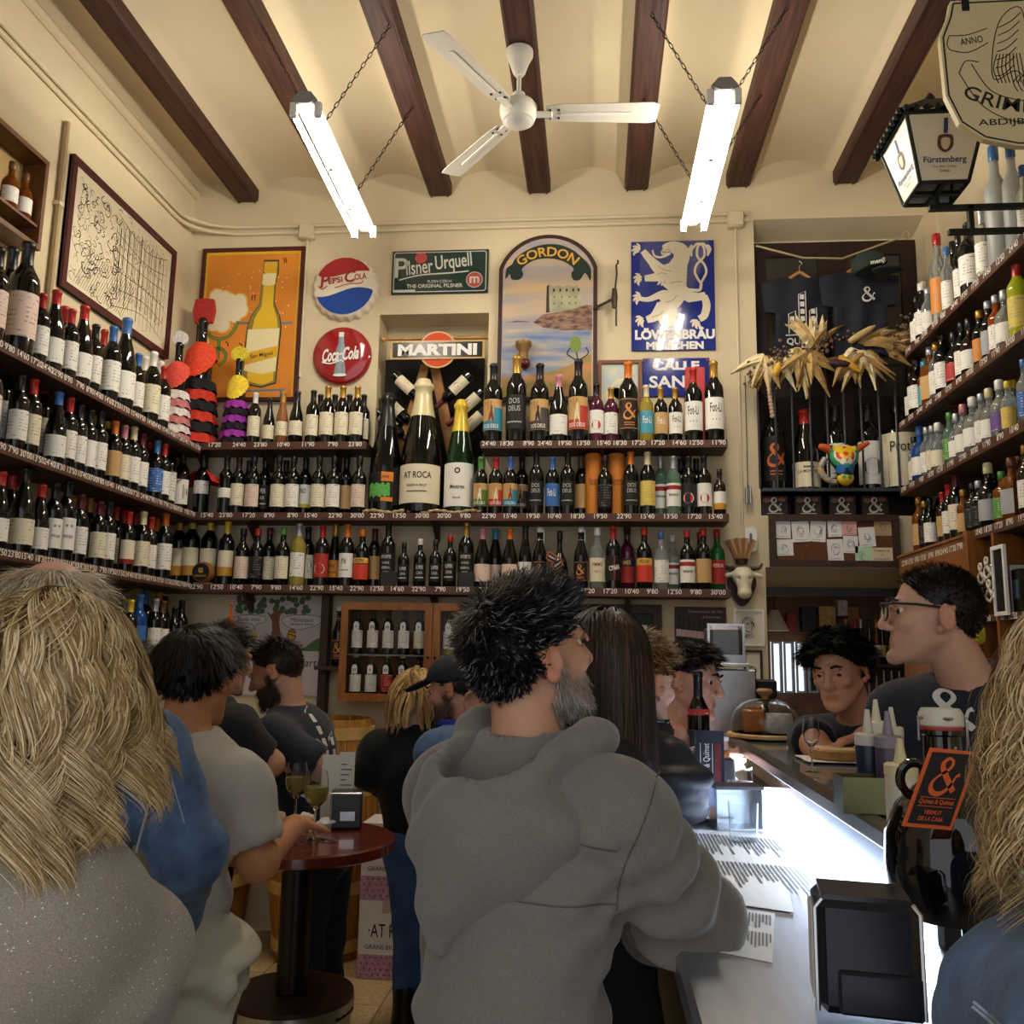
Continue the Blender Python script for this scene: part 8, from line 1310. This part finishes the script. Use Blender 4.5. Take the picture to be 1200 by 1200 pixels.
# --- man in the pale tee at the table
tee = M('pale grey tee', '#b5afa4', .9, bump=.2, bs=240, sheen=.1); tie = M('cream cotton', '#c9c4b0', .9, bump=.25, bs=180)
I4 = person('black-haired man in a pale grey tee with a cream shirt tied round waist', 232, 794, 2.2, 26, 8, -6, 0, (.02,-.1), .98, {1: (WP(303,1010,2.08), WP(345,968,2.5), None, (0,0,-1), .5), -1: None}, '#b98058', .006, dict(mat=tee, g=.016, h=.009, sleeve=.33, fold=.008, hem=.8, folds=lambda V, I: 1.0*np.sin((V[:,2]*1.0+V[:,0]*.8)*38+3*noise3(V, 4.))*np.clip((I['Nk'][2]-.12-V[:,2])/.25, 0, 1)), dict(mat=M('grey jeans', '#3a3c42', .85)), '#0f0c0c', dict(n=5200, vol=.010, L=lambda u: np.where(u[:,2] > -.1, .055, .018), lift=.12, seg=7, w=.0028, grav=.2, noise=.18, clump=500, var=.6), -.06, shoulder=1.04)
G = SDF(.011); I = I4; B = I['B']; Pz = I['Pv']; G.ell(Pz+np.array([0,0,.03]), (.215,.175,.12), .03, I['Rt']).cone(Pz+B[:,0]*.17-B[:,1]*.0, Pz+B[:,0]*.21-B[:,1]*.02, .05, .035, .02).cone(Pz-B[:,1]*.08+np.array([0,0,.0]), Pz-B[:,1]*.13-np.array([0,0,.36]), .11, .14, .05).cone(Pz-B[:,1]*.05-B[:,0]*.1, Pz-B[:,1]*.1-B[:,0]*.14-np.array([0,0,.34]), .09, .09, .05).cone(Pz-B[:,1]*.03+B[:,0]*.12, Pz-B[:,1]*.04+B[:,0]*.25-np.array([0,0,.3]), .06, .075, .04).plane((0,0,-1), -(Pz[2]-.4))
V, Fq = G.build(); N = normals(V, Fq); a = np.arctan2(V[:,0], V[:,1]); V = V+N*(.012*np.sin((V[:,2]+.5*V[:,0])*48+4*noise3(V, 5.))+.008*noise3(V, 14.))[:,None]; link('tied_shirt', vmesh('tied_shirt', V, Fq, tie), I['r'])
P = [I4['Nk']+I4['ax']*.022+(B[:,0]*math.sin(t)*.07-B[:,1]*math.cos(t)*.062) for t in np.linspace(-2, 2, 14)]; part(I4['r'], 'necklace', MB().tube([tuple(p) for p in P], .0025, 5), M('necklace', '#5a4436', .4, .5))
# --- man in black, bearded man with fade
I5 = person('man in a black tee with dark undercut hair beside the table', 262, 772, 3.25, 35, 40, -10, 0, (-.08,.0), 1.02, {1: (WP(318,895,3.2), WP(325,900,3.45)), -1: None}, '#b9896d', .009, dict(mat=black_t, g=.018, h=.013, sleeve=.34), dict(mat=jeans_d, h=.016), '#17120f', dict(n=1600, L=lambda u: np.where(u[:,2] > .2, .045, .012), lift=.4, w=.004), -.02, face=False)
I6 = person('bearded man with a skin fade and tattooed arm in a printed navy tee', 324, 787, 3.5, -84, -88, -20, 0, (.2,.08), 1.03, {-1: (WP(388,905,3.36), WP(332,893,3.3), None, (0,0,1), .6), 1: (WP(340,885,3.7), WP(318,878,3.55))}, '#bf8e74', .0055, dict(mat=navy_t, g=.018, h=.011, sleeve=.34, fold=.006), dict(mat=jeans_d, h=.015), '#2c1e17', dict(n=2000, L=lambda u: np.where(u[:,2] > .42, .045, .004), lift=.35, w=.003, bias=(0,-.3,0)), .0, ('#22160f', .85, .02, 900))
p = (I6['sh'][-1]+I6['el'][-1])/2
def decal_on(I, fn, origin, R, mat, name='shirt_print', off=.004):      # lay flat strokes onto the garment surface by ray casting along R's forward axis
    m = MB(); fn(m); Vg, Fg, o = I['top']; from mathutils.bvhtree import BVHTree; bt = BVHTree.FromPolygons([tuple(v) for v in Vg], [tuple(f) for f in Fg]); out = []
    for x, _, z in m.v:
        p = np.array(origin)+R[:,0]*x+R[:,2]*z; h = bt.ray_cast(Vector(p-R[:,1]*.5), Vector(R[:,1]), 1.); q = np.array(h[0]) if h[0] is not None else p; out.append(tuple(q-R[:,1]*off))
    m.v = out; part(o, name, m, mat, False)
def quim(m):
    for q in ((-.06,.12),(0,.24),(.06,.14)): m.stroke([(q[0]-.02,-.1),(q[0]-.02,-.1+q[1]),(q[0]+.02,-.08+q[1]),(q[0]+.02,-.1)], .006, 0); [m.flat(rect(q[0]-.013,q[0]+.013,-.1+z,-.1+z+.03), 0) for z in np.arange(.02, q[1], .045)]
    m.stroke([(-.1,-.11),(.1,-.11)], .007, 0); text(m, 'QUIMET', 0, -.15, 0, w=.2, bold=.02)
decal_on(I6, quim, I6['Ch']-I6['B'][:,1]*.12+np.array([0,-.05,.02]), np.stack([I6['B'][:,0], I6['B'][:,1], np.array([0,0,1.])], 1), M('shirt print', '#cfcdc6'))
a, b = I6['sh'][-1], I6['el'][-1]
for t in (.72, .82, .92): q = a+(b-a)*t+np.array([.012,-.046,0]); part(I6['r'], 'tattoo', MB().stroke([(-.012,-.014),(.012,.014)], .004, 0).stroke([(-.012,.014),(.012,-.014)], .004, 0).tf(Matrix.Translation(Vector(q))), M('tattoo ink', '#2a2a30', .6))
# --- blonde bob woman with jeans
I7 = person('woman with a blonde bob in a black top, blue jeans and black boots', 489, 818, 3.95, 5, 12, -5, 0, (.06,-.02), .98, {1: (WP(522,905,3.9), WP(500,925,4.15)), -1: (WP(432,905,3.9), WP(450,925,4.15))}, '#d2a58a', .011, dict(mat=M('black knit', '#121315', .95, sheen=.1), g=.03, h=.014, hem=.80, fold=.008, name='black_top'), dict(mat=M('blue jeans', '#3f5f8c', .85, var=.3, vs=9, bump=.4, bs=150), h=.012, g=.01, boot=.1, cuff=.09), '#9a7440', 'long', -.1, face=False, stance=.06)
long_hair(I7, 2600, .175, '#a27c45', ('#d2b075', .4), .006, 150, .0045, 0, .34, 10, .1, 5., (.1,.08,.1), .014)
# --- man with the cap
I8 = person('bearded man in a dark cap raising a hand to his collar', 531, 808, 3.6, -60, -78, -14, 0, (.16,.05), 1.0, {-1: (WP(575,905,3.4), WP(558,845,3.38), None, (.3,-.2,0), .7), 1: None}, '#bb8b72', .008, dict(mat=denim, g=.024, h=.014, name='denim_jacket'), dict(mat=jeans_d, h=.018), '#221812', dict(n=500, L=.008, lift=.4), .0, ('#2a1d16', .7, .014, 500))
def cap(I, mat):
    T = lambda p: I['hc']+I['Rh'] @ (np.array(p)*I['hs']); G = SDF(.007).ell(T((0,-.012,.05)), np.array((.092,.112,.088))*I['hs'], .01, I['Rh']); n = I['Rh'][:,2]*1.-I['Rh'][:,1]*.18; n = U(n); G.plane(tuple(-n), float(-n @ T((0,0,.035)))); G.ell(T((0,.13,.05)), np.array((.07,.075,.01))*I['hs'], .012, I['Rh'] @ frame_of(0, -12)); sobj('cap', G, mat, I['r'])
cap(I8, M('cap navy', '#1a202b', .8))
part(I8['r'], 'blue_collar', MB().tube([tuple(I8['Nk']+I8['ax']*.03+(I8['B'][:,0]*math.sin(t)*.075-I8['B'][:,1]*math.cos(t)*.07)) for t in np.linspace(-2.6, 2.6, 14)], .02, 8), M('cobalt cloth', '#22348f', .8))
# --- long brown hair
I10 = person('woman with long straight brown hair standing at the bar', 714, 780, 1.92, 62, 52, -2, 0, (-.12,0), .97, None, '#c99a7e', .009, dict(mat=M('dark coat', '#26242a', .9), g=.03, h=.014, hem=.8), dict(mat=black_t, h=.016), '#2b1d17', 'long', -.05, face=False, shoulder=.72, build=.85, nk=(-.03,0,0))
long_hair(I10, 5200, .47, '#2e201a', ('#4e3527', .35), .002, 420, .003, 0, .55, 22, .45, 6., (.17,.13,.18), .006, .5)
# --- man with vest, man in pink
I11 = person('man with tousled light brown hair in a navy gilet over pale hoodie', 748, 800, 2.38, 50, 46, -8, 0, (-.2,-.04), 1.0, {1: (WP(778,940,2.25), WP(800,925,2.6), None, (0,0,-1), .5), -1: None}, '#cda088', .006, dict(mat=M('pale blue fleece', '#9aaecb', .9, var=.12, vs=200, sheen=.2), g=.022, h=.011, name='fleece_hoodie', hem=.85), dict(mat=jeans_d, h=.016), '#7a5a36', dict(n=3600, L=lambda u: np.where(u[:,2] > .25, .042, .012), lift=.25, vol=.008, noise=.5, clump=420, w=.0026, seg=7, alt=('#a98a58', .3)), -.02, ('#7a5a42', .3))
G = SDF(.011); I11['torso'](G, .038); G.cone(I11['Nk']-I11['ax']*.02, I11['Nk']+I11['ax']*.06, .09, .088, .02).cone(I11['Nk']+I11['ax']*.0, I11['Nk']+I11['ax']*.2, .07, .07, .01, True); G.plane((0,0,-1), -.86); V, Fq = G.build(); V = V+normals(V, Fq)*(.009*np.sin(V[:,2]*75))[:,None]; link('gilet', vmesh('gilet', V, Fq, M('navy gilet', '#20242f', .45, bump=.2, bs=60)), I11['r'])
I12 = person('dark-haired man in a salmon tee at the far end of the bar', 808, 797, 3.3, 100, 112, -8, 4, (-.04,.2), 1.06, {1: (WP(805,905,3.25), WP(845,895,3.35)), -1: None}, '#d3a088', .005, dict(mat=M('salmon tee', '#c98a76', .9, bump=.2, bs=200, sheen=.1), g=.016, h=.011, sleeve=.34), dict(mat=jeans_d, h=.018), '#1d1714', dict(n=2800, L=lambda u: np.where(u[:,2] > .1, .05, .016), lift=.15, vol=.01, clump=300, w=.003, noise=.3, bias=(.1,.3,0)), -.03)
# --- barmen
I13 = person('young black-haired barman in a navy tee leaning over the cheese', 983, 786, 3.12, 208, 216, -12, -4, (.26,.2), 1.0, {1: (WP(955,872,3.05), WP(968,892,2.98), (.5,-.6,-.3), (0,0,-1), .35), -1: (WP(1075,868,3.12), np.array((.86,2.99,1.325)), (-1,-.15,-.28), (0,-.2,-1), .25)}, '#c9957a', .0045, dict(mat=navy_t, g=.018, h=.01, sleeve=.35, fold=.006), dict(mat=jeans_d, h=.018), '#0e0b0b', dict(n=4800, L=lambda u: np.where(u[:,2] > .1, .058, .028), lift=.2, vol=.016, clump=420, w=.003, noise=.35, wave=.005, wf=6., grav=.1, bias=(0,.2,0)), -.06, nk=(.06,.07,-.01))
I14 = person('barman with glasses and short dark hair in a navy ampersand tee', 1094, 722, 2.32, 205, -80, 4, 0, (.26,.06), 1.04, {1: (WP(1075,935,2.45), WP(1110,960,2.3)), -1: None}, '#c2947c', .0045, dict(mat=navy_t, g=.02, h=.0095, sleeve=.35, fold=.007, folds=lambda V, I: .8*np.sin((V[:,0]+.4*V[:,2])*45+3*noise3(V, 4.))*np.clip((I['Nk'][2]-.1-V[:,2])/.2, 0, 1)), dict(mat=jeans_d, h=.018), '#1c1614', dict(n=3200, L=lambda u: np.where(u[:,2] > .3, .013, .007), lift=.35, w=.0024, noise=.3), .02, ('#7d665a', .22), nk=(.1,.03,-.005))
decal_on(I14, lambda m: amp(m, 0, 0, 0, .1), WP(1134,836,2.2)-I14['base']+np.array([0,.0,0]), np.stack([np.array([1.,0,0]), np.array([0,1.,0]), np.array([0,0,1.])], 1), M('shirt print', '#cfcdc6'))
T = lambda p: tuple(I14['hc']+I14['Rh'] @ (np.array(p)*I14['hs']))
g_ = part(I14['r'], 'glasses', MB().tube([T((-.082,-.01,.016)), T((-.078,.05,.02)), T((-.066,.1,.02))], .003, 6).tube([T((.082,-.01,.016)), T((.078,.05,.02)), T((.066,.1,.02))], .003, 6).tube([T((-.066,.1,.02)), T((0,.118,.02)), T((.066,.1,.02))], .0032, 6), black)
for e in (-1, 1): part(g_, 'lens_rim', MB().tube([T((e*.036+.027*math.cos(t), .112-.1*abs(.027*math.cos(t)*e+.0), -.002+.019*math.sin(t))) for t in np.linspace(0, 6.28, 17)[:-1]], .0022, 5, True), steel_d); part(g_, 'lens', MB().add([T((e*.036+.027*math.cos(t), .111, -.002+.019*math.sin(t))) for t in np.linspace(0, 6.28, 17)[:-1]], [tuple(range(16))]), M('thin glass', '#f6f9fa'))
# --- woman in denim at the near right edge
I15 = person('woman with frizzy blonde hair and blue denim jacket at the near bar end', 1318, 850, .86, -50, -12, -4, 0, (.06,-.05), .97, {-1: (WP(1195,1190,.88), WP(1170,1290,1.0)), 1: None}, '#d2a58c', .008, dict(mat=denim, g=.028, h=.009, fold=.006, hem=.82, name='denim_jacket', folds=lambda V, I: .9*np.sin(V[:,2]*55+4*noise3(V, 6.))*np.exp(-np.linalg.norm(V-I['el'][-1], axis=1)/.15)), dict(mat=jeans_d), '#9a7c4e', 'long', -.08, face=False)
long_hair(I15, 7000, .30, '#a5875a', ('#d9c193', .45), .018, 260, .0015, 0, .3, 26, .1, 14., (.2,.14,.2), .014, .45, 1., None, .4)

def seam(I, pts, Y, mat, w=.0022, name='seam'):
    P = spline([tuple((WP(x, y, Y)-I['base'])[[0,2]]) for x, y in pts], 8); decal_on(I, lambda m: m.stroke(P, w, 0), (0, I['Ch'][1]-.1, 0), np.eye(3), mat, name, .0015)
fs = M('fleece seam', '#57534c', .9)
seam(I9, [(772,900),(752,950),(728,1010),(722,1060)], 1.4, fs); seam(I9, [(620,968),(680,978),(722,985)], 1.4, fs); seam(I9, [(540,1035),(640,1046),(722,1052)], 1.4, fs)
ds = M('denim seam', '#8d99a8', .8)
seam(I2, [(150,792),(185,806),(196,830),(205,880),(228,960)], 1.6, ds, .0025); seam(I15, [(1098,1135),(1130,1160),(1165,1176),(1200,1185)], .8, ds, .0022); seam(I15, [(1097,1140),(1130,1166),(1165,1182),(1200,1191)], .8, ds, .0022); seam(I15, [(1116,1165),(1122,1200),(1128,1230)], .8, ds, .0022)
# small print that cannot be picked apart letter by letter stays one part
for o in COL.objects:
    if o.type == 'MESH' and o.parent and (o.name.startswith('lettering') or o.name.startswith('label_print') or o.name.startswith('small_print')):
        par = list(range(len(o.data.vertices)))
        def fd(i):
            while par[i] != i: par[i] = par[par[i]]; i = par[i]
            return i
        for p in o.data.polygons:
            v = list(p.vertices); a = fd(v[0])
            for k in v[1:]: par[fd(k)] = a
        if len({fd(v) for p in o.data.polygons for v in p.vertices[:1]}) > 1: o['kind'] = 'stuff'
